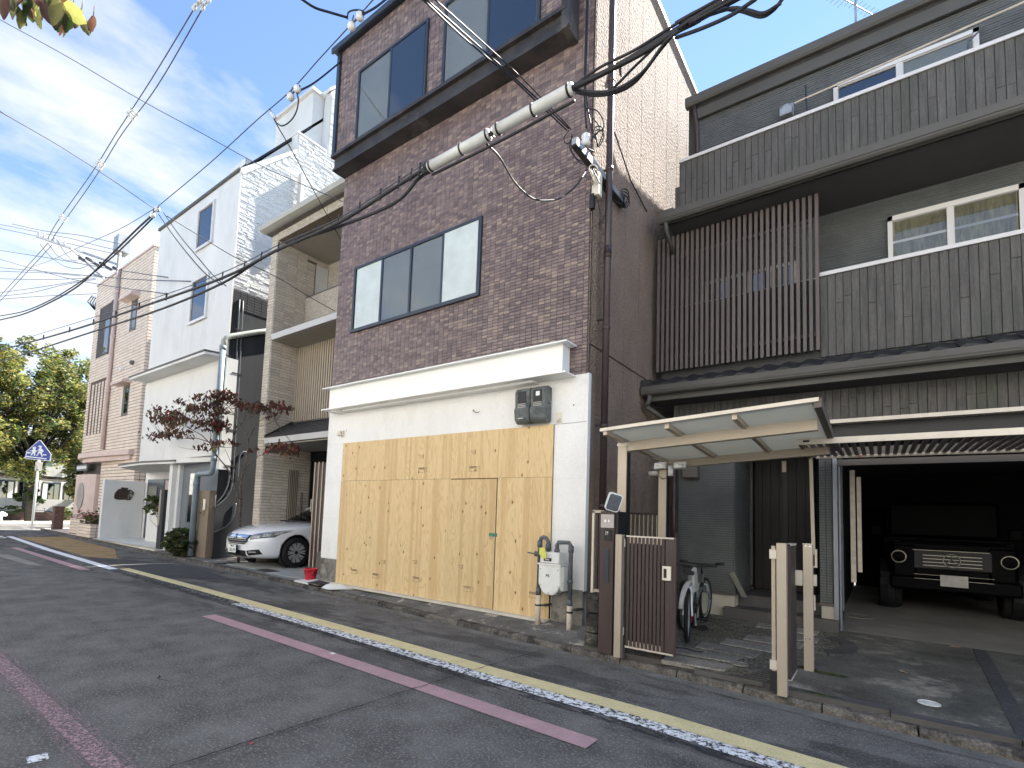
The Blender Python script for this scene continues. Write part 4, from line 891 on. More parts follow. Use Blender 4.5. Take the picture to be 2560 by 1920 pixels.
# recessed storey walls
courses(dh, -2.66, XE, 9.018, 5.0, 6.33, seed=4); B(-2.66, XE, 9.02, 9.038, 5.0, 6.33).build('siding_back', 'charcoal_soffit', dh)
courses(dh, -2.50, XE, 9.018, 7.4, 8.75, seed=5); B(-2.50, XE, 9.02, 9.038, 7.4, 8.75).build('siding_back', 'charcoal_soffit', dh)
B(-.70, -.67, 8.99, 9.0, 5.1, 6.3).build('joint_strip', 'charcoal_trim', dh)
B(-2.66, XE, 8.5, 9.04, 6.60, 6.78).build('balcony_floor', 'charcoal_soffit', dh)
# top eave and roof
m_ = MB(); ye, zb, zt = 8.80, 8.91, 9.05
m_.prism([(ye, zb+.02), (ye-.01, zt), (ye+.03, zt+.005), (ye+.12, zt-.02), (ye+.13, zb), (ye+.03, zb-.01)], 'x', -2.66, XE+.3); m_.build('gutter', 'charcoal_trim', dh)
MB().box(-2.54, XE+.3, ye+.12, ye+.16, 8.68, 9.0).build('fascia', 'charcoal_trim', dh)
MB().hexa([(-2.54, ye+.16, 8.70), (XE+.3, ye+.16, 8.70), (XE+.3, 13.5, 9.55), (-2.54, 13.5, 9.55)], [(-2.6, ye+.08, 9.03), (XE+.3, ye+.08, 9.03), (XE+.3, 13.5, 9.95), (-2.6, 13.5, 9.95)]).build('roof', 'roof_tile_dark', dh)
for k in range(17):
    y0 = ye+.1+k*.27; B(-2.67, -2.50, y0, y0+.25, 9.05+k*.0527, 9.12+k*.0527).build('verge_tile', 'roof_tile_dark', dh)
MB().tube([(-2.52, 8.86, 8.9), (-2.50, 8.88, 8.72), (-2.49, 8.95, 8.55), (-2.47, 8.95, 7.62)], .032, 10).build('downpipe', 'pipe_brown', dh, smooth=True)
# windows
window(dh, .155, 1.535, 5.10, 5.95, 8.985, ['curtain_warm', 'curtain_warm'], fr=.055, fm='white_frame', glassm='glass_clear')
MB().box(.155, .21, 8.93, 9.0, 5.1, 5.97).box(1.48, 1.535, 8.93, 9.0, 5.1, 5.97).box(.155, 1.535, 8.93, 9.0, 5.90, 5.97).box(.79, .85, 8.94, 9.0, 5.1, 5.9).build('window_surround', 'white_frame', dh)
MB().box(.21, .79, 8.981, 8.986, 5.58, 5.615).box(.85, 1.48, 8.981, 8.986, 5.58, 5.615).build('window_bar', 'white_frame', dh)
window(dh, -.465, 1.17, 7.62, 8.29, 8.985, ['curtain:glass_sky', 'curtain'], fr=.05, fm='white_frame')
MB().box(-.465, -.41, 8.93, 9.0, 7.6, 8.31).box(1.11, 1.17, 8.93, 9.0, 7.6, 8.31).box(-.465, 1.17, 8.93, 9.0, 8.25, 8.31).box(.29, .36, 8.94, 9.0, 7.6, 8.25).build('window_surround', 'white_frame', dh)
window(dh, -2.34, -.985, 5.08, 5.66, 8.985, ['curtain:glass_sky', 'curtain', 'curtain:glass_sky', 'curtain'], fr=.05, fm='white_frame')
window(dh, 2.2, 3.6, 7.62, 8.29, 8.985, ['curtain', 'curtain'], fr=.05, fm='white_frame')
window(dh, 2.6, 3.9, 5.10, 5.95, 8.985, ['curtain', 'curtain'], fr=.05, fm='white_frame')
MB().lathe([(0, -.13), (.06, -.13), (.085, -.10), (.09, 0)], (-1.10, 9.0, 8.20), 'y', 18).box(-1.20, -1.0, 8.97, 9.0, 8.10, 8.32).box(-1.19, -1.01, 8.86, 8.98, 8.08, 8.2).build('vent_hood', 'galvanised', dh, bevel=.01)
# louvre screen: every slat a part
for z_ in (4.2, 5.9): B(-2.94, -.64, 8.34, 8.37, z_, z_+.05).build('screen_rail', 'slat_brown', dh)
for i in range(30):
    a = -2.925+i*.0777; B(a, a+.043, 8.255, 8.335, 3.975, 6.25).build('slat', 'slat_brown', dh)
# balcony things
dryp = thing('laundry_pole', 'cream drying pole on brackets along the top balcony', 'drying pole', (-.9, 8.6, 8.0))
MB().tube([(-.95, 8.62, 8.02), (XE-.5, 8.62, 8.30)], .014, 8).build('pole', 'pvc_cream', dryp)
MB().tube([(-.78, 8.62, 7.6), (-.80, 8.62, 8.22)], .013, 8).tube([(-.82, 8.62, 8.22), (-.79, 8.62, 8.25)], .012, 6).build('bracket', 'window_frame_dark', dryp)
MB().tube([(1.02, 8.6, 7.6), (1.02, 8.6, 7.9), (1.15, 8.55, 7.98)], .013, 8).build('bracket', 'pipe_grey', dryp)
an = thing('tv_antenna', 'rooftop television aerial with many short rods above the top gutter', 'antenna', (-.20, 10.5, 9.3))
MB().tube([(-.20, 10.5, 9.3), (-.20, 10.5, 11.15)], .018, 8).build('mast', 'galvanised', an)
MB().tube([(-.55, 10.2, 11.05), (.15, 10.8, 10.62)], .010, 6).build('boom', 'galvanised', an)
for k in range(14):
    f_ = k/13; cx, cy, cz = -.55+.7*f_, 10.2+.6*f_, 11.05-.43*f_; l = .12 if k > 4 else .2
    MB().tube([(cx-.08*l/.12, cy+.06*l/.12, cz+.03), (cx+.08*l/.12, cy-.06*l/.12, cz-.0)], .005, 5).build('rod', 'galvanised', an)

# =================================================================== ENTRANCE CANOPY
ec = thing('entrance_canopy', 'champagne metal entrance canopy with pale glazing on square posts over the gate path', 'canopy', (-1.4, 6.0, .12))
def zc(x, y): return 2.46+(x+2.34)*.060-(y-5.1)*.052
def slab_(x0, x1, y0, y1, t0, t1, name, m_):
    P4 = [(x0, y0), (x1, y0), (x1, y1), (x0, y1)]
    return MB().hexa([(x, y, zc(x, y)+t0) for x, y in P4], [(x, y, zc(x, y)+t1) for x, y in P4]).build(name, m_, ec)
x0c, x1c, y0c, y1c = -2.38, -.40, 5.10, 7.25
for (px, py) in ((-2.40, 5.55), (-2.40, 6.92)):
    MB().box(px-.0, px+.105, py, py+.10, .1, zc(px, py)-.03).build('post', 'champagne_metal', ec)
    if px < -2: MB().box(px+.105, px+.115, py+.005, py+.095, .1, zc(px, py)-.15).build('post_cover', 'black_plastic', ec)
B(-2.41, -2.28, 5.545, 5.66, 2.36, 2.385).build('post_cap', 'champagne_light', ec)
slab_(x0c+.08, x1c-.05, 5.56, 5.63, -.14, -.035, 'beam', 'champagne_metal')
slab_(x0c+.08, -.45, 6.94, 7.0, -.13, -.03, 'beam', 'champagne_metal')
slab_(x0c-.03, x1c, y0c-.02, y0c+.03, -.0, .035, 'edge_profile', 'champagne_light')
slab_(x0c, x1c, y1c-.03, y1c+.03, -.02, .03, 'edge_profile', 'bronze_dark')
slab_(x1c-.035, x1c+.02, y0c, y1c, -.05, .03, 'edge_profile', 'bronze_dark')
slab_(x0c, x0c+.045, y0c, y1c, -.04, .02, 'edge_profile', 'champagne_metal')
nb = 3
for i in range(nb):
    a = x0c+.045+(x1c-.04-x0c-.045)*i/nb; b = x0c+.045+(x1c-.04-x0c-.045)*(i+1)/nb
    slab_(a+.015, b-.015, y0c+.03, y1c-.03, .004, .010, 'glazing', 'polycarbonate')
    if i: slab_(a-.022, a+.022, y0c+.03, y1c-.03, -.05, .002, 'rafter', 'champagne_metal'); slab_(a-.015, a+.015, y0c+.03, y1c-.03, .01, .02, 'rafter_cap', 'champagne_metal')
tg = thing('security_light', 'white twin head security light on the rear canopy post', 'lamp', (-2.25, 6.88, 2.2))
MB().tube([(-2.22, 6.86, 2.12), (-2.22, 6.86, 2.26)], .035, 12).build('sensor', 'sign_white', tg, smooth=True)
MB().lathe([(0, -.04), (.03, -.03), (.035, 0)], (-2.22, 6.86, 2.12), 'z', 12).build('dome', 'black_plastic', tg)
for s in (-1, 1):
    MB().hexa([(-2.22+s*.13-.075, 6.80, 2.215), (-2.22+s*.13+.075, 6.80, 2.225), (-2.22+s*.13+.075, 6.86, 2.215), (-2.22+s*.13-.075, 6.86, 2.205)], [(-2.22+s*.13-.075, 6.82, 2.295), (-2.22+s*.13+.075, 6.82, 2.305), (-2.22+s*.13+.075, 6.88, 2.30), (-2.22+s*.13-.075, 6.88, 2.29)]).build('lamp_head', 'sign_white', tg)
    B(-2.22+s*.13-.055, -2.22+s*.13+.055, 6.797, 6.802, 2.235, 2.27).build('led_strip', 'lamp_clear', tg)
tag(MB().tube([(-2.52, 6.9, 2.16), (-2.40, 6.9, 2.165)], .035, 10).build('conduit_box', 'plate_grey', smooth=True), 'short grey conduit cap left of the security light', 'conduit')
tag(MB().tube([(-2.26, 6.86, 2.1), (-2.33, 6.86, 2.08), (-2.38, 6.9, 2.12)], .005, 6).build('lamp_cable', 'cable_black'), 'thin black cable hanging under the security light', 'cable')
em = thing('wall_meter_box', 'beige electricity meter housing hung on the dark siding under the canopy', 'meter', (-2.37, 8.3, 2.2))
MB().hexa([(-2.48, 8.22, 2.21), (-2.24, 8.22, 2.21), (-2.24, 8.345, 2.21), (-2.48, 8.345, 2.21)], [(-2.50, 8.24, 2.56), (-2.27, 8.24, 2.56), (-2.27, 8.345, 2.56), (-2.50, 8.345, 2.56)]).build('housing', 'bronze_dark', em, bevel=.01)
B(-2.44, -2.32, 8.215, 8.235, 2.40, 2.52).build('window', 'glass_sky', em); B(-2.45, -2.31, 8.222, 8.236, 2.39, 2.53).build('recess', 'black_plastic', em)

# =================================================================== GATE, PILLAR, FENCES
gl = thing('front_gate', 'dark brown slatted entrance gate leaf with a cream handle', 'gate', (-1.9, 5.2, .1))
B(-2.245, -2.175, 5.17, 5.25, .08, 1.355).build('post', 'champagne_metal', gl)
B(-2.175, -2.15, 5.18, 5.24, .08, 1.34).build('post_cover', 'bronze_dark', gl)
MB().box(-2.135, -1.625, 5.195, 5.225, 1.335, 1.35).box(-2.135, -1.625, 5.195, 5.225, .195, .215).build('rail', 'champagne_light', gl)
n = 10
for i in range(n):
    a = -2.125+i*.0405; B(a, a+.030, 5.19, 5.22, .215, 1.335).build('slat', 'gate_brown', gl)
for i in range(n-1):
    a = -2.125+i*.0405+.031
    MB().box(a, a+.008, 5.188, 5.21, 1.27, 1.335).box(a, a+.008, 5.188, 5.21, .215, .27).build('spacer', 'champagne_metal', gl)
B(-1.72, -1.625, 5.188, 5.225, .215, 1.335).build('stile', 'gate_brown', gl); B(-1.64, -1.622, 5.19, 5.235, .19, 1.352).build('stile_edge', 'bronze_dark', gl)
hn = MB().box(-1.745, -1.66, 5.165, 5.19, .925, 1.065).build('handle', 'cream_plastic', gl, bevel=.004)
B(-1.728, -1.70, 5.160, 5.168, .95, 1.04).build('recess', 'black_plastic', hn)
MB().box(-2.155, -2.145, 5.18, 5.20, 1.23, 1.31).box(-2.155, -2.145, 5.18, 5.20, .32, .40).build('hinge', 'champagne_light', gl)
ip = thing('entrance_pillar', 'dark brown entrance pillar with intercom plate and letter slot beside the gate', 'pillar', (-2.38, 5.3, .1))
B(-2.462, -2.30, 5.25, 5.48, .07, 1.60).build('column', 'gate_brown', ip, bevel=.004)
B(-2.30, -2.262, 5.27, 5.48, .07, 1.598).build('side_panel', 'black_plastic', ip)
B(-2.45, -2.30, 5.238, 5.25, 1.42, 1.565).build('plate', 'intercom_plate', ip)
MB().box(-2.41, -2.385, 5.232, 5.238, 1.48, 1.507).build('white_square', 'sign_white', ip)
MB().prism([(-2.355, 1.475), (-2.342, 1.4935), (-2.355, 1.512), (-2.368, 1.4935)], 'y', 5.232, 5.238).build('white_diamond', 'sign_white', ip)
B(-2.41, -2.325, 5.236, 5.252, 1.285, 1.40).build('intercom', 'black_plastic', ip)
MB().box(-2.39, -2.385, 5.230, 5.236, 1.34, 1.385).box(-2.385, -2.36, 5.230, 5.236, 1.345, 1.35).box(-2.375, -2.36, 5.230, 5.236, 1.36, 1.38).build('camera_icon', 'plate_grey', ip)
B(-2.40, -2.35, 5.240, 5.252, .83, 1.19).build('letter_slot', 'window_frame_dark', ip)
mr = thing('traffic_mirror', 'small square convex mirror with pale rim on top of the dark pillar', 'mirror', (-2.32, 5.26, 1.6))
def rrect(cx, cz, w_, h_, r_, n=4):
    P = []
    for (sx, sz, a0) in ((1, 1, 0), (-1, 1, 90), (-1, -1, 180), (1, -1, 270)):
        for k in range(n+1):
            a = math.radians(a0+90*k/n); P.append((cx+sx*(w_/2-r_)+r_*math.cos(a), cz+sz*(h_/2-r_)+r_*math.sin(a)))
    return P
def place_rot(o, piv, rot):
    o.rotation_euler = rot; return o
mrim = MB().prism(rrect(0, 0, .155, .20, .03), 'y', -.02, .02); mrim.v = [tuple(Matrix.Rotation(math.radians(38), 3, 'Z') @ Matrix.Rotation(math.radians(14), 3, 'Y') @ Matrix.Rotation(math.radians(16), 3, 'X') @ Vector(p)+Vector((-2.305, 5.24, 1.70))) for p in mrim.v]
mrim.build('rim', 'pole_white', mr)
mface = MB().prism(rrect(0, 0, .132, .178, .024), 'y', -.025, -.019); mface.v = [tuple(Matrix.Rotation(math.radians(38), 3, 'Z') @ Matrix.Rotation(math.radians(14), 3, 'Y') @ Matrix.Rotation(math.radians(16), 3, 'X') @ Vector(p)+Vector((-2.305, 5.24, 1.70))) for p in mface.v]
mface.build('mirror_face', 'mirror', mr)
MB().tube([(-2.42, 5.3, 1.60), (-2.36, 5.27, 1.62), (-2.31, 5.26, 1.66)], .007, 6).box(-2.40, -2.28, 5.27, 5.36, 1.60, 1.615).build('arm', 'black_plastic', mr)
fl = thing('slat_fence', 'narrow brown slatted side fence standing on the mossy stone blocks', 'fence', (-2.6, 5.4, .68))
B(-2.60, -2.572, 5.33, 5.37, .69, 1.60).build('post', 'champagne_light', fl)
MB().box(-2.60, -2.46, 5.33, 5.37, 1.58, 1.61).box(-2.60, -2.46, 5.34, 5.40, .70, .73).build('rail', 'champagne_metal', fl)
for i in range(4): B(-2.555+i*.025, -2.540+i*.025, 5.36, 5.40, .73, 1.58).build('slat', 'gate_brown', fl)
sw = thing('stone_pier', 'low pier of three dark mossy stone blocks left of the dark pillar', 'stone pier', (-2.59, 5.45, .05))
for k in range(3): MB().box(-2.665+k*.003, -2.50, 5.33+k*.004, 5.75, .03+k*.215, .235+k*.215).build('stone_block', 'dark_stone', sw, bevel=.012)
tag(B(-2.72, -2.69, 5.7, 5.78, 1.42, 1.62).build('hose_reel', 'black_plastic'), 'small black bracket on the brown wall beside the side fence', 'bracket')
fb = thing('slat_fence', 'dark slatted fence across the gap behind the canopy posts', 'fence', (-2.8, 7.3, .15))
MB().box(-3.0, -2.45, 7.30, 7.34, 1.58, 1.63).box(-3.0, -2.45, 7.30, 7.34, .3, .34).build('rail', 'gate_brown', fb)
for i in range(17): B(-3.0+i*.032, -2.984+i*.032, 7.28, 7.30, .2, 1.60).build('slat', 'bronze_dark' if i % 2 else 'champagne_metal', fb)
tag(B(-2.56, -2.53, 8.15, 8.25, .6, 1.35).build('broom_handle', 'bronze_dark'), 'flat bronze bar standing beside the rear canopy post', 'bar')
# right-hand gate post with its folded leaf
gr = thing('gate_post', 'champagne gate post with folded brown gate leaf and a lock, at the path edge', 'gate post', (-.68, 5.1, .1))
B(-.722, -.648, 5.07, 5.15, .07, 1.357).build('post', 'champagne_metal', gr)
leaf_ = B(-.665, -.625, 5.15, 5.52, .20, 1.35).build('gate_leaf', 'gate_brown', gr)
MB().box(-.668, -.622, 5.15, 5.53, 1.335, 1.352).box(-.668, -.622, 5.15, 5.53, .19, .21).build('rail', 'champagne_light', leaf_)
MB().box(-.625, -.570, 5.44, 5.49, .975, 1.11).build('lock', 'champagne_light', leaf_, bevel=.003); MB().tube([(-.57, 5.465, 1.04), (-.54, 5.465, 1.035)], .006, 6).build('bolt', 'galvanised', leaf_)
MB().box(-.765, -.735, 5.10, 5.14, .15, 1.33).build('hanging_stile', 'champagne_metal', gr)
MB().box(-.775, -.722, 5.06, 5.10, 1.22, 1.30).box(-.775, -.722, 5.06, 5.10, .28, .36).build('hinge', 'champagne_light', gr)
MB().box(-.775, -.722, 5.06, 5.10, .10, .26).build('hinge', 'black_plastic', gr)
p2 = thing('gate_post', 'bolted champagne post set back between the gate leaf and the garage', 'gate post', (-.58, 6.0, .1))
B(-.615, -.535, 5.96, 6.04, .10, 1.335).build('post', 'champagne_metal', p2)
MB().box(-.62, -.53, 5.955, 6.045, 1.335, 1.342).build('cap', 'champagne_light', p2)
for (a, b) in ((-.60, .42), (-.565, .42), (-.59, 1.315), (-.555, 1.315)): MB().lathe([(0, -.006), (.006, -.005), (.007, 0)], (a, 5.96, b), 'y', 8).build('bolt', 'chrome', p2)
MB().box(-.535, -.505, 5.98, 6.03, .93, 1.04).build('latch_box', 'champagne_light', p2, bevel=.003)
# over-head garage gate
og = thing('overhead_gate', 'overhead slatted garage gate folded up flat on champagne arms', 'garage gate', (1, 7.4, 2.3))
MB().box(-.71, XE-.3, 6.48, 6.52, 2.405, 2.468).build('front_rail', 'champagne_light', og)
MB().box(-.67, XE-.3, 8.0, 8.03, 2.42, 2.455).build('rear_rail', 'champagne_light', og)
x = -.70
while x < XE-.35:
    MB().hexa([(x, 6.52, 2.42), (x+.042, 6.52, 2.42), (x+.042, 8.0, 2.445), (x, 8.0, 2.445)], [(x, 6.52, 2.44), (x+.042, 6.52, 2.44), (x+.042, 8.0, 2.465), (x, 8.0, 2.465)]).build('slat', 'slat_brown', og); B(x+.008, x+.035, 7.975, 7.998, 2.435, 2.475).build('clip', 'champagne_light', og); x += .0765
MB().hexa([(-.71, 6.52, 2.405), (-.68, 6.52, 2.405), (-.72, 8.05, 2.43), (-.76, 8.05, 2.43)], [(-.71, 6.52, 2.45), (-.68, 6.52, 2.45), (-.72, 8.05, 2.475), (-.76, 8.05, 2.475)]).build('side_rail', 'bronze_dark', og)
MB().box(-.66, -.60, 6.472, 6.48, 2.43, 2.45).build('end_plate', 'black_plastic', og)
MB().hexa([(-.725, 7.98, 1.15), (-.685, 7.98, 1.15), (-.685, 8.02, 1.15), (-.725, 8.02, 1.15)], [(-.745, 7.98, 2.45), (-.705, 7.98, 2.45), (-.705, 8.02, 2.45), (-.745, 8.02, 2.45)]).build('arm', 'champagne_metal', og)
MB().box(-.69, -.665, 7.97, 8.02, .98, 1.22).box(-.71, -.69, 7.97, 8.02, .98, 1.0).build('drive_box', 'champagne_light', og)
B(-.715, -.69, 7.98, 8.02, .43, .62).build('stop', 'champagne_light', og)
# rust coloured sticker on the rear rail
B(-.22, -.17, 7.996, 7.999, 2.428, 2.444).build('sticker', 'red_paint', og)

# =================================================================== PATH, COVERS, LEAVES, PLAQUE
struct(MB().add([(x_, y_, dz(y_)+.005) for x_, y_ in [(-2.2, 5.35), (-1.2, 5.25), (-.80, 5.45), (-.50, 6.7), (-.40, 7.5), (-.47, 8.2), (-1.9, 8.25), (-2.55, 8.35), (-2.6, 7)]], [tuple(range(9))]).build('path', 'gravel_wash'))
gp_ = thing('garden_path', 'x', 'x'); del gp_['label']; del gp_['category']; gp_['kind'] = 'structure'
for pts in (((-1.78, 5.27), (-1.20, 5.33), (-1.17, 5.58), (-1.80, 5.56)), ((-1.80, 5.66), (-1.22, 5.70), (-1.16, 6.0), (-1.82, 5.96)), ((-1.67, 6.07), (-1.08, 6.04), (-1.04, 6.34), (-1.68, 6.37)), ((-1.50, 6.45), (-.90, 6.44), (-.88, 6.75), (-1.50, 6.78)), ((-1.34, 6.88), (-.74, 6.88), (-.72, 7.18), (-1.34, 7.20)), ((-1.36, 7.80), (-.66, 7.80), (-.66, 8.10), (-1.38, 8.12)), ((-1.02, 7.32), (-.62, 7.32), (-.62, 7.62), (-1.05, 7.62))):
    MB().hexa([(*p, .08) for p in pts], [(*p, dz(p[1])+.018) for p in pts]).build('stone_slab', 'granite_slab', gp_, bevel=.006)
# curved edging of small bricks round the path, and straight brick strip in the drive
ed = [(-1.02, 5.25), (-.93, 5.45), (-.88, 5.65)]
for k in range(9): 
    yb = 5.20+k*.075; xb = -1.02+k*.017
    MB().hexa([(xb, yb, .08), (xb+.17, yb+.01, .08), (xb+.17, yb+.065, .08), (xb, yb+.06, .08)], [(xb, yb, dz(yb)+.014), (xb+.17, yb+.01, dz(yb)+.014), (xb+.17, yb+.065, dz(yb)+.014), (xb, yb+.06, dz(yb)+.014)]).build('brick', 'step_tile', gp_)
for k in range(13):
    a = math.radians(-62+k*11); cx, cy = -.62, 7.35; r0, r1 = .24, .40
    q = [(cx+r*math.cos(a+s*.085), cy+r*1.5*math.sin(a+s*.085)) for r, s in ((r0, -1), (r1, -1), (r1, 1), (r0, 1))]
    MB().hexa([(*p, .08) for p in q], [(*p, dz(p[1])+.014) for p in q]).build('brick', 'step_tile', gp_)
dv = thing('drive_edging', 'x', 'x'); del dv['label']; del dv['category']; dv['kind'] = 'structure'
for k in range(22):
    y0 = 5.15+k*.148; x0 = .735+k*.0052
    B(x0+.002, x0+.115, y0+.004, y0+.144, .06, dz(y0)+.006).build('brick', 'old_asphalt', dv)
def cover(x, y, z, r_, m_, label):
    t_ = MB().lathe([(0, 0), (r_, 0), (r_, .008), (r_*.93, .010), (r_*.93, .006), (0, .006)], (x, y, z), 'z', 28).build('manhole_cover', m_, smooth=False)
    return tag(t_, label, 'manhole cover')
cover(.295, 5.60, dz(5.6), .075, 'cover_white', 'small white round cover in the drive near the kerb')
cover(-1.13, 5.66, dz(5.66)+.016, .082, 'cover_grey', 'pale round ribbed cover at the end of the stone slabs')
cover(-.29, 10.0, .142, .2, 'cover_grey', 'large round grey cover just inside the garage')
tag(B(-1.98, -1.80, 5.33, 5.50, .10, .16).build('drain_grate', 'drain_rust'), 'dark rectangular drain grate under the open gate leaf', 'drain grate')
pq = tag(MB().hexa([(-1.66, 8.42, .46), (-1.59, 8.42, .46), (-1.585, 8.46, .46), (-1.655, 8.46, .46)], [(-1.80, 8.27, .80), (-1.735, 8.27, .83), (-1.73, 8.30, .83), (-1.795, 8.30, .80)]).build('stone_plaque', 'soap_stone'), 'grey stone plaque leaning by the porch steps', 'plaque')
pq.location.z += -.02
lf = random.Random(5)
def dry_leaf(x, y, z, s, m_, label, rz=0):
    P = [(-1, 0, .0), (-.4, .42, .12), (.3, .38, .05), (1, 0, .22), (.35, -.35, .1), (-.4, -.4, .02)]
    c_, s_ = math.cos(rz), math.sin(rz)
    t_ = MB().add([(x+(a*c_-b*s_)*s, y+(a*s_+b*c_)*s, z+c*s+.003) for a, b, c in P]+[(x, y, z+.002)], [(0, 6, 1), (1, 6, 2), (2, 6, 3), (3, 6, 4), (4, 6, 5), (5, 6, 0)]).build('fallen_leaf', m_)
    tag(t_, label, 'leaf')
dry_leaf(.70, 8.33, .145, .075, 'leaf_dry', 'large curled pale leaf on the garage threshold', .4)
dry_leaf(.16, 6.56, dz(6.56)+.002, .055, 'leaf_dry', 'pale dry leaf in the middle of the drive', 2.2)
dry_leaf(.10, 9.43, .146, .055, 'leaf_dry', 'dull dry leaf on the garage floor in front of the van', .1)
dry_leaf(-1.87, 7.28, .15, .05, 'leaf_rust', 'reddish leaf on the gravel beside the bicycles', .5)
dry_leaf(-1.47, 5.98, .155, .045, 'leaf_dry', 'pale leaf lying on a granite slab of the path', 1.3)
dry_leaf(-1.15, 6.62, .155, .03, 'leaf_red', 'dark red scrap of leaf on the fourth slab', .2)
dry_leaf(-7.05, 5.28, .008, .055, 'leaf_dry', 'pale leaf in the gutter below the left part of the plywood', .2)
dry_leaf(-5.47, 5.33, .006, .05, 'leaf_dry', 'upright pinkish leaf in the gutter below the plywood door', 1.2)
dry_leaf(-8.1, 5.52, .006, .045, 'leaf_dry', 'leaf in the gutter near the square drain cover', 2)
dry_leaf(-15.2, 4.75, .008, .09, 'leaf_dry', 'pale leaf on the dark asphalt patch up the street', 0)
dry_leaf(-5.85, 5.38, .006, .035, 'leaf_dry', 'flat tan leaf scrap in the gutter left of the door', .9)
dry_leaf(-19.6, 4.05, .01, .10, 'leaf_dry', 'pale leaf on the black asphalt patch by the white line', .3)
tag(MB().add([(-4.62, 3.39, .013), (-4.55, 3.37, .013), (-4.53, 3.41, .016), (-4.60, 3.43, .013)], [(0, 1, 2, 3)]).build('paper_scrap', 'sign_white'), 'white scrap lying on the pink line', 'scrap')
tag(MB().add([(-3.22, 1.80, .008), (-3.20, 1.79, .008), (-3.195, 1.815, .012), (-3.22, 1.82, .008)], [(0, 1, 2, 3)]).build('paper_scrap', 'red_plastic'), 'tiny red scrap on the asphalt near the crack', 'scrap')
tag(MB().tube([(-1.80, 5.72, .16), (-1.70, 5.76, .165), (-1.60, 5.74, .16), (-1.50, 5.76, .16)], .008, 6).build('bicycle_lock', 'black_plastic'), 'black cable lying on the slabs by the gate', 'cable')
for (x_, y_, rx, ry, s_) in ((-.42, 5.98, .2, .05, 3), (-.6, 6.05, .12, .05, 4), (-2.55, 5.29, .07, .015, 5), (-.45, 5.22, .2, .02, 6)):
    mm = MB(); rr = random.Random(s_); ring = []
    for k in range(14): a = k/14*2*math.pi; q_ = rr.uniform(.7, 1.1); ring.append((x_+rx*q_*math.cos(a), y_+ry*q_*math.sin(a), dz(y_)+.006))
    mm.add(ring+[(x_, y_, dz(y_)+.016)], [(k, (k+1) % 14, 14) for k in range(14)]); mm.build('moss', 'moss', None, 'stuff')
# =================================================================== BEIGE TILED HOUSE (between)
bg_ = thing('beige_house', 'narrow beige split tile house with slatted screen and white trimmed eaves over a car', 'house', (-11, 9, 0))
CX0, CX1 = -13.15, -12.82
ret = -12.82
core = MB()
core.box(CX0+.01, ret-.012, 7.012, 14, 0, 8.95); core.box(-12.82, XL-.02, 8.62, 14, 7.3, 8.9); core.box(-12.82, XL-.02, 7.95, 14, 5.95, 7.40); core.box(-12.82, XL-.02, 7.80, 14, 3.2, 6.0); core.box(-12.82, XL-.02, 13.8, 14, 0, 3.2)
core.build('wall', 'grout_beige', bg_)
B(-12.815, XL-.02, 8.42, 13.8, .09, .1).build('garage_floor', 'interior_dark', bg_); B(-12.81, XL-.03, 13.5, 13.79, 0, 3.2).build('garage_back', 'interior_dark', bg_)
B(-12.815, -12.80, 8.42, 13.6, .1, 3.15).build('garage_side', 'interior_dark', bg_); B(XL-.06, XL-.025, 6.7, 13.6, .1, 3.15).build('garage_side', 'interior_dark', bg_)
# opening of the balcony side: the tiled return stops, a pale panel stands for the neighbour beyond
mtb = ['beige_tile_0', 'beige_tile_1', 'beige_tile_2']
TB = dict(tw=.30, th=.077, gap=.008, d=.018, mats=mtb, wts=[4, 4, 3])
fl_ = []
fl_.append(dict(TB, o=(CX0, 7.012, .1), u=(1, 0, 0), v=(0, 0, 1), n=(0, -1, 0), W=ret-CX0, H=8.80))
fl_.append(dict(TB, o=(ret-.012, 7.0, .1), u=(0, 1, 0), v=(0, 0, 1), n=(1, 0, 0), W=1.62, H=8.65, seed=5, holes=[(.78, 1.7, 3.6, 5.83), (1.40, 1.7, -1, 3.6), (.95, 1.7, 5.83, 7.2), (1.15, 1.62, 7.25, 8.42)]))
fl_.append(dict(TB, o=(ret, 7.95-.012, 6.10), u=(1, 0, 0), v=(0, 0, 1), n=(0, -1, 0), W=1.9, H=1.33, seed=6, tw=.10, th=.05))
fl_.append(dict(TB, o=(ret, 8.61, 7.45), u=(1, 0, 0), v=(0, 0, 1), n=(0, -1, 0), W=1.9, H=1.25, seed=7, tw=.10, th=.05))
fl_.append(dict(TB, o=(-12.82, 7.0, 8.69), u=(1, 0, 0), v=(0, 0, 1), n=(0, -1, 0), W=XL+12.82, H=.24, seed=8, tw=.10, th=.05))
tiles(bg_, fl_)
B(-12.83, XL-.01, 7.01, 7.3, 8.69, 8.95).build('beam', 'grout_beige', bg_)
B(-12.83, XL-.01, 7.3, 8.62, 8.68, 8.72).build('soffit', 'soffit_beige', bg_)
B(ret-.01, XL-.02, 7.92, 8.05, 7.42, 7.46).build('parapet_cap', 'bronze_dark', bg_)
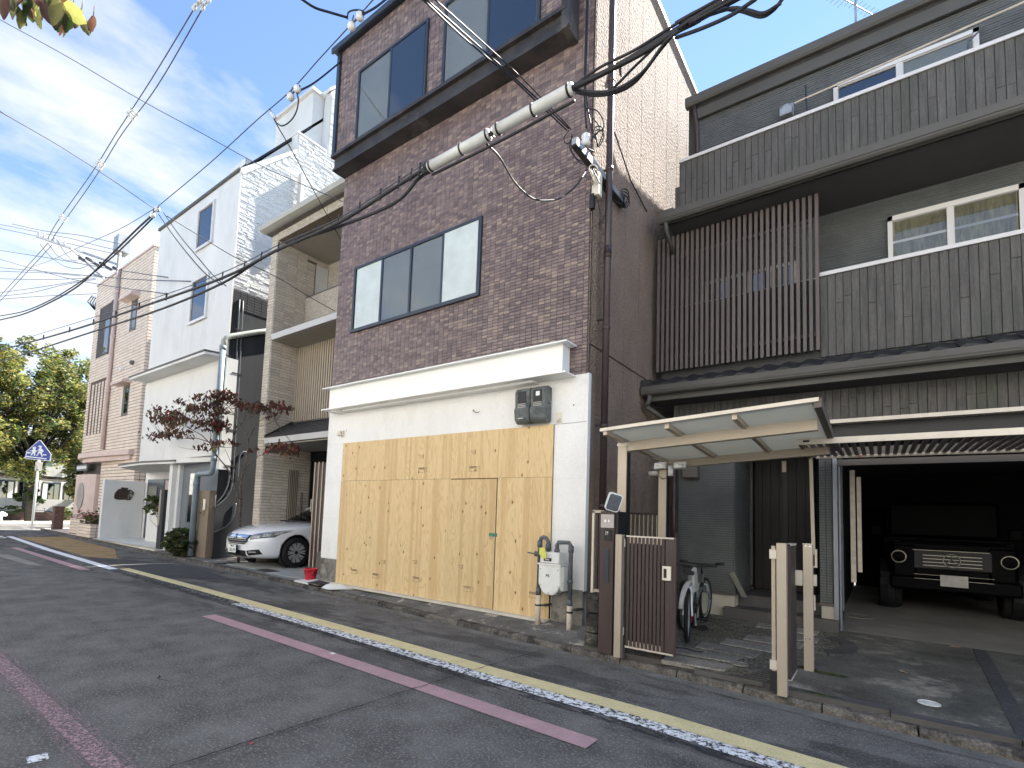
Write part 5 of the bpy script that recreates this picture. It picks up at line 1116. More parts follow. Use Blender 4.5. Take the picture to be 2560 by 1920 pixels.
# opening trim, and a pale stone panel standing for the neighbour beyond
MB().box(ret-.015, ret+.005, 8.16, 8.18, 7.35, 8.52).box(ret-.015, ret+.005, 8.58, 8.6, 7.35, 8.52).build('opening_trim', 'soffit_beige', bg_)
B(ret-.03, ret-.008, 8.17, 8.59, 7.36, 8.52).build('opening_panel', 'split_stone_white', bg_)
def fascia(x0, y, z0, z1, m_='silver_white_fascia'):
    MB().prism([(y, z0), (y-.02, z1), (y+.05, z1+.01), (y+.05, z0+.02)], 'x', x0, XL-.0).build('fascia', m_, bg_)
    B(x0-.03, x0, y-.0, y+.14, z0-.0, z1-.02).build('fascia_end', 'bronze_dark', bg_)
fascia(-12.80, 6.98, 5.94, 6.085)
MB().hexa([(-12.80, 7.0, 6.09), (XL, 7.0, 6.09), (XL, 7.95, 6.30), (-12.80, 7.95, 6.30)], [(-12.80, 7.0, 6.12), (XL, 7.0, 6.12), (XL, 7.95, 6.36), (-12.80, 7.95, 6.36)]).build('eave_roof', 'bronze_dark', bg_)
MB().box(-12.80, XL, 7.03, 7.76, 5.925, 5.95).build('soffit', 'soffit_beige', bg_)
B(-12.80, XL, 7.02, 7.06, 5.93, 5.99).build('fascia_back', 'bronze_dark', bg_)
fascia(-12.80, 6.98, 3.165, 3.305)
for k in range(7):
    y0 = 7.02+k*.105; z0 = 3.33+k*.068
    MB().hexa([(-12.80, y0, z0-.02), (XL, y0, z0-.02), (XL, y0+.12, z0+.05), (-12.80, y0+.12, z0+.05)], [(-12.80, y0, z0+.012), (XL, y0, z0+.012), (XL, y0+.12, z0+.08), (-12.80, y0+.12, z0+.08)]).build('roof_course', 'roof_tile_dark', bg_)
MB().tube([(-12.80, 6.98, 3.36), (-12.80, 7.74, 3.86)], .025, 6).build('verge', 'roof_tile_dark', bg_)
B(-12.80, XL, 7.03, 8.42, 3.12, 3.15).build('soffit', 'soffit_beige', bg_)
B(-12.80, XL, 8.38, 8.42, 2.85, 3.12).build('garage_header', 'interior_dark', bg_)
# slatted screen
B(-12.82, -8.7, 7.79, 7.81, 3.8, 5.95).build('screen_backing', 'bronze_dark', bg_)
for i in range(24):
    a = -12.79+i*.1; B(a, a+.042, 7.74, 7.785, 3.86, 5.93).build('slat', 'slat_beige', bg_)
B(-12.80, -8.7, 7.74, 7.80, 3.82, 3.86).build('screen_rail', 'bronze_dark', bg_)
B(-12.62, -12.58, 7.7, 7.74, 3.76, 3.82).build('bracket', 'bronze_dark', bg_)
# top eave
MB().prism([(6.68, 8.94), (6.66, 9.06), (6.80, 9.09), (7.4, 9.12), (7.4, 8.93), (6.78, 8.92)], 'x', -13.25, XL).build('gutter', 'beige_fascia', bg_)
MB().box(-13.20, XL, 6.86, 7.02, 8.90, 8.96).build('fascia_back', 'bronze_dark', bg_)
MB().hexa([(-13.2, 7.3, 8.95), (XL, 7.3, 8.95), (XL, 12, 9.6), (-13.2, 12, 9.6)], [(-13.2, 7.3, 9.1), (XL, 7.3, 9.1), (XL, 12, 9.8), (-13.2, 12, 9.8)]).build('roof', 'roof_tile_dark', bg_)
# small gate on the side wall + door post, folding gate at the front
sg = thing('side_gate', 'small slatted gate leaf folded back against the beige tiled wall behind the car', 'gate', (-12.78, 7.85, .1))
B(-12.80, -12.785, 7.74, 8.02, .35, 2.55).build('panel', 'bronze_dark', sg)
for i in range(5): B(-12.785, -12.765, 7.758+i*.053, 7.776+i*.053, .35, 2.55).build('slat', 'champagne_metal', sg)
MB().tube([(-12.74, 8.13, .1), (-12.74, 8.13, 1.92)], .03, 10).lathe([(0, .05), (.045, .03), (.03, 0)], (-12.74, 8.13, 1.92), 'z', 10).build('post', 'bronze_dark', sg)
fg = thing('folding_gate', 'folded garage gate of dark panels with pale vertical strips beside the white pillar', 'gate', (-10.2, 7.2, .1))
B(-10.84, -9.90, 7.22, 7.26, .14, 2.62).build('panel', 'gate_brown', fg)
for i in range(5): B(-10.83+i*.155, -10.795+i*.155, 7.205, 7.22, .14, 2.64).build('slat', 'slat_beige', fg)
B(-10.88, -10.84, 7.19, 7.26, 1.45, 1.75).build('latch_plate', 'soffit_beige', fg); B(-10.2, -10.14, 7.14, 7.19, 1.70, 1.80).build('catch', 'bronze_dark', fg)
tag(B(-9.85, -9.45, 6.75, 6.95, .1, .58).build('meter_chamber', 'bronze_dark'), 'low brown box between the red bucket and the folded gate', 'box')
tag(MB().hexa([(-11.30, 6.18, .088), (-10.75, 6.14, .088), (-10.72, 6.42, .09), (-11.30, 6.46, .09)], [(-11.30, 6.18, .102), (-10.75, 6.14, .102), (-10.72, 6.42, .104), (-11.30, 6.46, .104)]).build('drain_cover', 'drain_rust'), 'rusty drain cover in the paving in front of the white car', 'drain cover')

# =================================================================== WHITE HOUSE
wh = thing('white_house', 'white plastered house with pale split stone side wall over a dark grey base', 'house', (-17, 9, 0))
WX, WF = -14.35, 6.58
MB().prism([(-19.95, 2.9), (WX-.02, 2.9), (WX-.02, 11.02), (-19.95, 11.02)], 'y', WF, 12.5).build('wall', 'white_wall', wh)
# side wall: rough split stone courses above, dark render below
B(WX-.02, WX, WF+.02, 13, .0, 7.58).build('wall', 'dark_grey_wall', wh)
SO = [(WF+.02, 7.6), (13.5, 7.6), (13.5, 16.5), (10.2, 16.5), (9.3, 15.4), (9.28, 13.24), (8.23, 13.27), (8.24, 12.62), (WF+.02, 11.0)]
MB().prism(SO, 'x', WX-.35, WX-.004).build('wall', 'split_stone_white', wh)
MB().prism([(WF-.02, 11.0), (WF+.06, 10.95), (8.2, 12.55), (8.2, 12.67), (WF-.02, 11.09)], 'x', WX-.02, WX+.05).box(WX-.36, WX+.02, 8.20, 9.26, 13.24, 13.30).build('coping', 'white_frame', wh)
MB().prism([(9.25, 15.38), (10.2, 16.48), (10.2, 16.58), (9.2, 15.44)], 'x', WX-3.2, WX+.04).build('coping', 'white_frame', wh)
MB().prism([(WF+.02, 11.0), (13, 11.0), (13, 14.9), (9.6, 14.9)], 'x', -19.9, WX-.36).build('attic_wall', 'white_wall', wh)
MB().box(-17.0, WX-.40, 8.9, 12.9, 11, 15.3).box(-16.85, -15.9, 7.4, 8.6, 11, 12.55).build('attic_wall', 'white_wall', wh)
MB().prism([(WF-.05, 11.02), (WF-.05, 11.08), (9.6, 15.03), (13.1, 15.03), (13.1, 14.9), (9.6, 14.9)], 'x', -20.0, WX-.40).build('roof', 'roof_tile_dark', wh)
B(-17.05, WX-.30, 8.8, 13.1, 15.3, 15.4).build('coping', 'white_frame', wh)
MB().box(WX-.06, WX-.0, 8.74, 8.86, 12.95, 13.2).build('vent_opening', 'dark_grey_wall', wh)
for k in range(4): B(-19.2+k*1.2, -18.9+k*1.2, WF+.55+k*.0, WF+1.0, 11.75, 11.95).build('ridge_block', 'roof_tile_dark', wh)

B(WX-.01, WX+.02, WF-.005, WF+.035, 5.65, 11.0).build('corner_trim', 'white_frame', wh)
# stone facing: irregular pieces
rs = random.Random(12)
def stone_face(x, y0, y1, z0, z1, parent):
    m_ = MB(); z = z0
    while z < z1:
        h = rs.choice((.05, .06, .075, .04)); y = y0
        if rs.random() < .0: pass
        while y < y1:
            l = rs.uniform(.10, .36); d = rs.uniform(.006, .022); a, b = y+.004, min(y+l, y1)-.004; c, e = z+.003, min(z+h, z1)-.003
            if b-a > .02 and e-c > .01:
                t1, t2 = rs.uniform(-.002, .002), rs.uniform(-.002, .002)
                m_.add([(x, a, c), (x, b, c), (x, b, e), (x, a, e), (x+d+t1, a+.008, c+.006), (x+d+t2, b-.008, c+.004), (x+d-t1, b-.006, e-.006), (x+d-t2, a+.006, e-.004)], [(4, 5, 6, 7), (0, 1, 5, 4), (1, 2, 6, 5), (2, 3, 7, 6), (3, 0, 4, 7)])
            y += l
        z += h
    m_.build('stone_facing', 'split_stone_white', parent, kind='stuff')
stone_face(WX-.004, WF+.04, 10.0, 7.62, 11.0, wh)
for k in range(8):
    stone_face(WX-.004, WF+.2+k*.2, 10.2, 11.0+k*.2, 11.18+k*.2, wh)
stone_face(WX-.004, 8.26, 10.4, 12.62, 13.2, wh); stone_face(WX-.004, 9.32, 10.8, 13.2, 15.3, wh)
# dark brickwork strip where the facing ends
for r_ in range(7):
    y = WF+.03
    while y < 8.2:
        l = .21; B(WX, WX+.012, y+.006, y+l-.006, 7.58-.075*(r_+1)+.005, 7.58-.075*r_-.005).build('brick', 'dark_grey_wall', wh); y += l
    if r_ > 3: pass
# roof and stepped upper volumes
MB().hexa([(-20.0, WF-.06, 11.02), (WX+.02, WF-.06, 11.02), (WX+.02, WF+.1, 11.02), (-20.0, WF+.1, 11.02)], [(-20.0, WF-.06, 11.10), (WX+.02, WF-.06, 11.10), (WX+.02, WF+.1, 11.10), (-20, WF+.1, 11.10)]).build('gutter', 'charcoal_trim', wh)

def wwin(x0, x1, z0, z1, y, parent, m_='glass_sky', back='sign_blue', fm='white_frame'):
    f = MB().box(x0-.07, x1+.07, y-.06, y-.0, z0-.07, z0).box(x0-.07, x1+.07, y-.06, y, z1, z1+.07).box(x0-.07, x0, y-.06, y, z0, z1).box(x1, x1+.07, y-.06, y, z0, z1).build('window', fm, parent)
    B(x0, x1, y-.02, y-.012, z0, z1).build('pane', m_, f); B(x0, x1, y-.008, y-.002, z0, z1).build('blind', back, f)
    MB().box(x0-.12, x1+.12, y-.08, y-.06, z0-.10, z0-.06).build('sill', 'white_frame', f)
wwin(-16.80, -15.85, 9.42, 10.62, WF, wh, back='window_frame_dark'); wwin(-16.85, -15.85, 7.10, 8.35, WF, wh, back='window_frame_dark')
# lower white volume, canopies
MB().prism([(-19.95, WF-.03), (-16.80, WF-.03), (-14.75, WF+.16), (-14.75, WF+.5), (-19.95, WF+.5)], 'z', 2.75, 5.52).build('first_floor_box', 'white_wall', wh)
B(-14.60, -14.30, WF+.0, WF+.3, 2.5, 5.6).build('corner_strip', 'white_wall', wh)
MB().prism([(-20.0, 6.07), (-14.52, 6.07), (-14.36, 6.62), (-19.9, 6.62)], 'z', 5.60, 5.67).build('canopy', 'white_wall', wh)
MB().prism([(-20.02, 6.05), (-14.50, 6.05), (-14.36, 6.62), (-19.9, 6.62)], 'z', 5.67, 5.72).build('canopy_edge', 'charcoal_trim', wh)
B(-18.05, -17.25, WF-.036, WF-.02, 3.65, 4.15).build('window', 'window_frame_dark', wh); B(-17.95, -17.25, WF-.045, WF-.036, 3.7, 4.1).build('pane', 'curtain_warm', wh)
MB().prism([(-21.6, 6.48), (-19.0, 6.30), (-17.0, 6.52), (-17.0, 8.1), (-23.8, 8.1)], 'z', 2.74, 2.80).build('canopy', 'white_wall', wh)
MB().prism([(-21.65, 6.46), (-19.0, 6.28), (-17.0, 6.50), (-17.0, 8.1), (-23.8, 8.1)], 'z', 2.80, 2.85).build('canopy_edge', 'charcoal_trim', wh)
# entry
MB().box(-24.40, -19.96, 9.0, 12.5, 0, 9.5).build('sun_block_wing', 'white_wall', wh)  # hidden volume added behind the entry to keep direct sun off it
MB().box(-23.85, -17.55, 8.12, 8.3, .1, 2.75).build('entry_wall', 'white_render', wh)
MB().box(-17.60, -17.38, 6.62, 6.9, .1, 2.75).box(-17.38, -17.2, 6.75, 6.95, .1, 2.75).build('column', 'white_wall', wh)
MB().box(-17.2, -14.40, 6.86, 6.95, .0, 2.75).build('base_wall', 'mid_grey_wall', wh)
MB().box(-16.75, -16.02, 6.84, 6.86, .95, 2.52).build('base_window', 'window_frame_dark', wh); B(-16.62, -16.30, 6.83, 6.84, 1.0, 2.45).build('pane', 'glass_sky', wh); B(-16.8, -15.98, 6.80, 6.86, .90, .95).build('sill', 'mid_grey_wall', wh)
ed_ = MB().box(-23.5, -21.9, 8.08, 8.12, .13, 2.46).build('door', 'window_frame_dark', wh)
B(-23.3, -22.5, 8.06, 8.08, .45, 2.2).build('pane', 'soap_stone', ed_); B(-22.1, -22.05, 8.04, 8.08, .3, .36).build('handle', 'sign_white', ed_)
MB().box(-21.85, -19.4, 8.08, 8.12, .13, 2.46).build('side_window', 'window_frame_dark', wh); B(-21.7, -19.5, 8.06, 8.08, 1.95, 2.4).build('pane', 'pink_render', wh); B(-21.7, -19.5, 8.06, 8.08, 1.4, 1.95).build('pane', 'white_frame', wh); B(-21.7, -19.5, 8.06, 8.08, .3, 1.38).build('pane', 'meter_grey', wh)
B(-21.9, -18.4, 7.6, 8.0, .12, 1.3).build('planter', 'white_floor', wh)
pp_ = thing('down_pipe', 'fat grey drainpipe zigzagging down the corner of the white house', 'drainpipe', (-14.27, 6.43, 2.4))
MB().tube([(-14.26, 10.5, 7.9), (-14.26, 7.33, 6.54), (-14.26, 6.62, 6.2), (-14.26, 6.50, 6.12), (-14.26, 6.44, 6.02), (-14.26, 6.43, 5.8)], .075, 12).build('upper_run', 'pvc_pale', pp_, smooth=True)
MB().tube([(-14.24, 6.41, 5.82), (-14.24, 6.41, 2.55), (-14.27, 6.41, 2.43), (-14.38, 6.41, 2.38), (-15.02, 6.41, 2.37), (-15.15, 6.41, 2.33), (-15.19, 6.41, 2.2), (-15.19, 6.41, .1)], .075, 12).build('lower_run', 'pvc_blue_grey', pp_, smooth=True)
for z_ in (5.75, 4.0, 2.7): MB().tube([(-14.24, 6.41, z_), (-14.24, 6.41, z_+.12)], .084, 12).build('socket', 'pvc_blue_grey', pp_, smooth=True)
MB().tube([(-15.19, 6.41, 2.05), (-15.19, 6.41, 2.15)], .084, 12).build('socket', 'pvc_blue_grey', pp_, smooth=True)
MB().box(-14.24, -14.2, 6.41, 6.6, 5.62, 5.64).box(-14.24, -14.2, 6.41, 6.6, 3.1, 3.12).build('bracket', 'dark_steel', pp_)
# conduits on the dark side wall
cd = thing('conduits', 'bundle of thin grey conduits bending down the dark side wall behind the red tree', 'conduit', (-14.33, 6.9, 2))
for k, pts in enumerate(([(6.80, 7.33), (6.85, 5.0), (6.87, 3.2), (6.88, 2.3), (6.80, 1.9), (6.62, 1.6)], [(6.90, 7.33), (6.95, 5.0), (6.97, 3.0), (6.98, 2.2), (6.88, 1.8), (6.62, 1.5)], [(7.35, 3.05), (7.22, 3.05), (7.14, 2.95), (7.12, 2.8), (7.12, 2.2)], [(7.12, 1.6), (7.08, 1.2), (6.9, .95), (6.6, .8)])):
    MB().tube(smooth_path([(-14.32, y_, z_) for y_, z_ in pts]), .020, 8).build('conduit', 'pipe_grey', cd, smooth=True)
for z_ in (6.45, 5.2, 3.6, 2.6): MB().box(-14.34, -14.29, 6.74, 7.02, z_, z_+.03).build('clamp', 'dark_steel', cd)
bx = thing('utility_post', 'pale square post with a lamp at the split stone wall above the beige eave', 'post', (-13.9, 8.6, 10))
MB().box(-14.3, -14.12, 8.3, 8.42, 9.6, 11.9).build('post', 'silver_white_fascia', bx)
# white sign wall
sw_ = thing('sign_wall', 'low free standing white wall carrying a brown name board', 'wall', (-23.8, 7.4, .1))
B(-24.0, -23.8, 6.72, 8.1, .08, 2.37).build('wall', 'white_wall', sw_, bevel=.01)
sb_ = thing('name_board', 'dark brown cloud shaped name board with small pale characters on the white wall', 'sign', (-23.79, 7.4, 1.8))
ol = [(0.0, .22), (.02, .40), (.03, .52), (.10, .66), (.18, .82), (.32, .88), (.335, 1.0), (.66, .97), (.68, .88), (.62, .84), (.72, .80), (.76, .84), (.86, .80), (.97, .68), (1.0, .58), (.94, .42), (.92, .18), (.86, .06), (.72, 0), (.62, .05), (.3, .02), (.12, .03), (.03, .10)]
MB().prism([(7.07+a*.66, 1.60+b*.50) for a, b in ol], 'x', -23.795, -23.77).build('board', 'sign_brown', sb_)
ch = MB(); Y0 = 7.07
def st_(y, z, w_, h_): ch.box(-23.77, -23.765, Y0+y*.66, Y0+(y+w_)*.66, 1.60+z*.5, 1.60+(z+h_)*.5)
st_(.78, .66, .10, .035); st_(.815, .60, .03, .14); st_(.73, .575, .18, .03)
st_(.78, .44, .10, .05); st_(.76, .38, .14, .03); st_(.86, .22, .03, .18); st_(.78, .27, .05, .05); st_(.82, .16, .09, .03)
st_(.69, .37, .05, .05); st_(.69, .24, .05, .05); st_(.69, .12, .06, .05)
ch.build('lettering', 'plate_grey', sb_)
gp2 = thing('entry_post', 'slim grey post with small plate and wooden slot beside the white entry', 'post', (-17.9, 6.6, .1))
B(-17.98, -17.66, 6.55, 6.85, .1, 1.95).build('post', 'dark_grey_wall', gp2); B(-17.985, -17.86, 6.54, 6.55, .85, 1.95).build('plate', 'soffit_beige', gp2)
tp_ = thing('intercom_wall', 'taupe rendered gate pillar with intercom, letter slot and name plate', 'pillar', (-15, 6.7, .1))
MB().box(-15.27, -14.62, 6.53, 6.83, .08, 1.92).build('pillar', 'taupe_render', tp_, bevel=.008)
MB().box(-14.98, -14.90, 6.51, 6.53, 1.49, 1.55).build('button', 'bronze_dark', tp_); MB().box(-14.88, -14.76, 6.49, 6.53, 1.37, 1.68).build('intercom', 'cream_plastic', tp_, bevel=.01)
MB().box(-15.06, -14.84, 6.51, 6.53, 1.22, 1.25).box(-15.06, -14.84, 6.51, 6.53, 1.33, 1.36).box(-15.06, -15.03, 6.51, 6.53, 1.25, 1.33).box(-14.87, -14.84, 6.51, 6.53, 1.25, 1.33).build('name_plate', 'taupe_render', tp_)
B(-14.63, -14.40, 6.62, 6.82, 1.45, 1.80).build('letter_box', 'chrome', tp_)

# =================================================================== PINK TILED BUILDING
pb = thing('pink_building', 'pale pink tiled building with slotted wall and a curved entrance ledge', 'building', (-28, 10, 0))
PXl, PXr, PF, PT = -31.7, -24.45, 7.9, 12.45
MB().box(PXl+.01, PXr-.012, PF+.012, 14, 3.6, PT-.02).box(-28.6, PXr-.012, PF+.012, 14, 0, 3.6).build('wall', 'grout_pink', pb)
mtp = ['pink_tile_0', 'pink_tile_1', 'pink_tile_2']
def hp(x0, x1, z0, z1): return (x0-PXl, x1-PXl, z0-.1, z1-.1)
ho = [hp(-30.95, -28.95, 8.55, 11.1), hp(-26.9, -25.8, 9.1, 10.5), hp(-26.95, -25.85, 5.3, 6.65), hp(-31.8, -28.6, -1, 3.62)]
for k in range(5): ho.append(hp(-31.2+k*.46, -31.0+k*.46, 4.75, 7.25))
tiles(pb, [dict(o=(PXl, PF+.012, .1), u=(1, 0, 0), v=(0, 0, 1), n=(0, -1, 0), W=PXr-PXl, H=PT-.1, tw=.40, th=.14, gap=.022, gapu=.008, d=.018, mats=mtp, wts=[4, 4, 3], holes=ho),
           dict(o=(PXr-.012, PF, .1), u=(0, 1, 0), v=(0, 0, 1), n=(1, 0, 0), W=1.2, H=PT-.1, tw=.20, th=.14, gap=.022, d=.018, mats=mtp, wts=[4, 4, 3], seed=4)])
B(PXl-.05, PXr+.03, PF-.04, 14, PT-.02, PT+.06).build('coping', 'pink_render', pb)
MB().box(-30.95, -28.95, PF+.02, 8.6, 8.5, 8.55).box(-30.95, -28.95, PF+.02, 8.9, 11.1, 11.14).build('reveal', 'pink_render', pb)
B(-30.9, -29.0, PF+.0, PF+.012, 8.56, 11.08).build('opening', 'interior_wall', pb); B(-29.9, -29.3, PF-.006, PF, 8.6, 10.4).build('sky_glass', 'glass_sky', pb)
for (x0, x1, z0, z1) in ((-26.9, -25.8, 9.1, 10.5), (-26.95, -25.85, 5.3, 6.65)):
    wf_ = MB().box(x0+.3, x1, PF+.0, PF+.03, z0, z1).build('window', 'bronze_dark', pb)
    B(x0, x0+.3, PF-.0, PF+.012, z0, z1).build('reveal', 'pink_tile_1', pb); B(x0+.6, x1-.12, PF-.01, PF, z0+.1, z1-.1).build('pane', 'glass_sky', wf_)
    MB().hexa([(x0-.25, PF-.35, z1+.02), (x1+.15, PF-.35, z1+.02), (x1+.15, PF, z1+.02), (x0-.25, PF, z1+.02)], [(x0-.25, PF-.35, z1+.12), (x1+.15, PF-.35, z1+.12), (x1+.15, PF, z1+.3), (x0-.25, PF, z1+.3)]).build('window_hood', 'pink_render', pb)
for k in range(5): B(-31.2+k*.46, -31.0+k*.46, PF+.005, PF+.012, 4.75, 7.25).build('slot', 'grout_pink', pb)
MB().tube([(-28.35, PF-.10, PT-.0), (-28.35, PF-.10, 3.9)], .085, 10).build('downpipe', 'pink_render', pb, smooth=True)
for z_ in (11.3, 9.1, 6.5): MB().tube([(-28.35, PF-.10, z_), (-28.35, PF-.10, z_+.15)], .10, 10).build('pipe_socket', 'pink_render', pb, smooth=True)
MB().prism([(-31.9, 8.2), (-31.6, 7.85), (-31.0, 7.60), (-30.2, 7.42), (-29.2, 7.40), (-28.3, 7.42), (-24.7, 7.70), (-24.7, 7.95), (-31.9, 8.6)], 'z', 3.50, 3.72).build('ledge', 'pink_render', pb)
MB().prism([(-31.7, 8.3), (-31.3, 7.95), (-30.3, 7.62), (-29.4, 7.55), (-28.5, 7.56), (-24.9, 7.80), (-24.9, 7.95), (-31.7, 8.6)], 'z', 3.30, 3.50).build('ledge', 'pink_render', pb)
# curved wall with oval plaque
cw = [(-31.75+.9*(1-math.cos(a)), 8.6-1.0*math.sin(a)) for a in [i*math.pi/20 for i in range(11)]]
MB().prism(cw+[(-29.0, 7.60), (-28.62, 7.75), (-28.62, 8.6)], 'z', .1, 2.75).build('curved_wall', 'pink_render', pb)
B(-31.4, -28.7, 8.0, 8.3, 2.75, 3.3).build('transom', 'interior_wall', pb)
ov = [(-30.0+.48*math.cos(a), 1.75+.62*math.sin(a)) for a in [i*math.pi/14 for i in range(28)]]
op = MB().prism(ov, 'y', 7.56, 7.60).build('oval_plaque', 'plaque_grey', pb)
for (a, b, c) in ((-30.05, 1.98, .3), (-30.1, 1.86, .5), (-30.1, 1.72, .35)): B(a-c/2, a+c/2, 7.55, 7.56, b, b+.05).build('raised_lettering', 'plaque_grey', op)
sg2 = thing('shop_sign', 'small dark horizontal sign under the curved pink ledge', 'sign', (-30.5, 7.7, 3))
B(-31.3, -29.7, 7.66, 7.70, 2.95, 3.25).build('panel', 'meter_grey', sg2)
for k in range(9): B(-31.2+k*.16, -31.1+k*.16, 7.65, 7.66, 3.03, 3.17).build('character', 'plate_white', sg2)
for (x_, z_, r_, lb) in ((-25.7, 7.55, .10, 'round dark vent cap on the upper pink wall near its corner'), (-26.9, 7.45, .08, 'pale round vent cap on the pink wall left of the dark one')):
    tag(MB().lathe([(0, -.16), (r_, -.12), (r_, 0)], (x_, PF, z_), 'y', 12).build('vent_cap', 'meter_grey' if r_ > .09 else 'plate_white'), lb, 'vent')
MB().tube([(-24.6, 8.3, PT+.5), (-27.5, 8.3, PT+.35)], .05, 6).box(-24.6, -24.5, 8.25, 8.35, PT, PT+.5).box(-26.6, -26.5, 8.25, 8.35, PT, PT+.4).build('roof_rail', 'white_frame', pb)
# tiled planters
for (x0, x1, y0, y1, z1, lb, pl) in ((-28.6, -26.0, 6.95, 7.7, .75, 'pink tiled planter with red flowers against the pink wall', 'leaf_pink'), (-25.9, -24.3, 6.55, 7.3, .62, 'nearer pink tiled planter with a drooping shrub by the white wall', 'leaf_olive')):
    pt_ = thing('planter', lb, 'planter', ((x0+x1)/2, (y0+y1)/2, .1))
    B(x0+.01, x1-.012, y0+.012, y1, .05, z1-.01).build('body', 'grout_pink', pt_)
    tiles(pt_, [dict(o=(x0, y0+.012, .1), u=(1, 0, 0), v=(0, 0, 1), n=(0, -1, 0), W=x1-x0, H=z1-.1, tw=.4, th=.118, gap=.014, d=.018, mats=mtp, wts=[1, 1, 1]), dict(o=(x1-.012, y0, .1), u=(0, 1, 0), v=(0, 0, 1), n=(1, 0, 0), W=y1-y0, H=z1-.1, tw=.2, th=.118, gap=.014, d=.018, mats=mtp, wts=[1, 1, 1])])
    rr = random.Random(int(x0*10)); m_ = MB()
    for k in range(220):
        c = Vector((rr.uniform(x0+.2, x1-.1), rr.uniform(y0, y1-.1), z1+abs(rr.gauss(0, .16)))); a = rr.uniform(0, 6.3); t1 = rr.uniform(-.8, .8); s_ = rr.uniform(.05, .09)
        u_ = Vector((math.cos(a), math.sin(a), t1))*s_; v_ = Vector((-math.sin(a), math.cos(a), rr.uniform(-.6, .6)))*s_*.6
        m_.add([c-u_, c+v_, c+u_, c-v_], [(0, 1, 2, 3)], 0 if rr.random() < .5 else 1)
    m_.build('foliage', [pl, 'leaf_darkgreen'], pt_)
bol = thing('brick_bollard', 'square brown brick bollard at the street corner', 'bollard', (-32.3, 7.4, .1))
for k in range(11): B(-32.5, -32.1, 7.18, 7.55, .05+k*.1, .143+k*.1).build('brick', 'brick_red', bol)
MB().box(-32.48, -32.12, 7.20, 7.53, .05, 1.14).box(-32.52, -32.08, 7.16, 7.57, 1.145, 1.2).build('core', 'brick_red', bol)
# =================================================================== FAR END: SIGN, SCHOOL BUILDING, TREES
cs = thing('crossing_sign', 'blue five sided pedestrian crossing sign on a white pole at the corner', 'road sign', (-34.1, 6.8, 0))
sx = -34.1; D = Vector((sx, 6.8, 0)).normalized(); rt = Vector((D.y, -D.x, 0))  # board faces up the street
ang = math.atan2(rt.y, rt.x)
def sp(a, b, off=0): p = Vector((sx, 6.75, 0))+Vector((math.cos(-.9), math.sin(-.9), 0)).normalized()*0+Vector((.62, .785, 0)).normalized()*a-Vector((.785, -.62, 0)).normalized()*(-off)+Vector((0, 0, b)); return (p.x, p.y, p.z)
def flat(pts, off, name, m_, th=.012):
    m2 = MB(); n = len(pts); vs = [sp(a, b, off) for a, b in pts]+[sp(a, b, off+th) for a, b in pts]
    tri = tessellate_polygon([[Vector((p[0], p[1], 0)) for p in pts]])
    m2.add(vs, [tuple(t_) for t_ in tri]+[tuple(i+n for i in t_) for t_ in tri]+[(i, (i+1) % n, (i+1) % n+n, i+n) for i in range(n)]); return m2.build(name, m_, cs, fixn=True)
pent = [(-.54, 3.53), (.54, 3.47), (.555, 3.83), (.06, 4.50), (.0, 4.53), (-.06, 4.50), (-.53, 3.90)]
flat(pent, 0, 'border', 'sign_white')
flat([(a*.93, 4.0+(b-4.0)*.93-.006) for a, b in pent], .012, 'board', 'sign_blue', .006)
S_ = .9
def fig(pts, nm='figure'): flat([((a-900)/1240*1.08, 4.53-(b-370)/1060*1.03) for a, b in pts], .019, nm, 'sign_white', .006)
fig([(590, 800), (680, 740), (760, 760), (755, 850), (720, 890), (790, 940), (850, 930), (870, 900), (940, 800), (930, 770), (850, 700), (940, 665), (1045, 690), (1040, 760), (1000, 800), (1080, 850), (1165, 960), (1100, 1010), (1080, 1080), (1130, 1190), (1110, 1240), (1045, 1240), (1060, 1190), (990, 1070), (930, 1080), (880, 1200), (790, 1220), (850, 1160), (880, 1050), (920, 920), (870, 935), (790, 980), (770, 1040), (740, 1100), (765, 1180), (740, 1220), (690, 1215), (700, 1170), (660, 1090), (630, 1100), (610, 1200), (530, 1210), (560, 1150), (590, 1020), (590, 990), (470, 990), (480, 965), (560, 950), (620, 900), (650, 880), (600, 850)], 'walking_figures')
fig([(345, 1050), (520, 1050), (520, 1110), (345, 1110)], 'kerb_mark'); fig([(1140, 1110), (1300, 1115), (1300, 1175), (1140, 1170)], 'kerb_mark'); fig([(280, 1245), (1330, 1320), (1320, 1375), (280, 1300)], 'base_line')
MB().tube([(sx-.06, 6.80, 0), (sx-.06, 6.80, 3.9)], .055, 12).build('pole', 'pole_white', cs, smooth=True)
MB().box(sx-.16, sx+.0, 6.70, 6.95, 2.95, 3.42).build('controller_box', 'plate_grey', cs); MB().tube([(sx-.05, 6.75, 3.2), (sx+.02, 6.72, 3.2)], .04, 8).tube([(sx-.06, 6.80, 3.02), (sx-.06, 6.80, 3.10)], .075, 10).build('clamp', 'galvanised', cs)

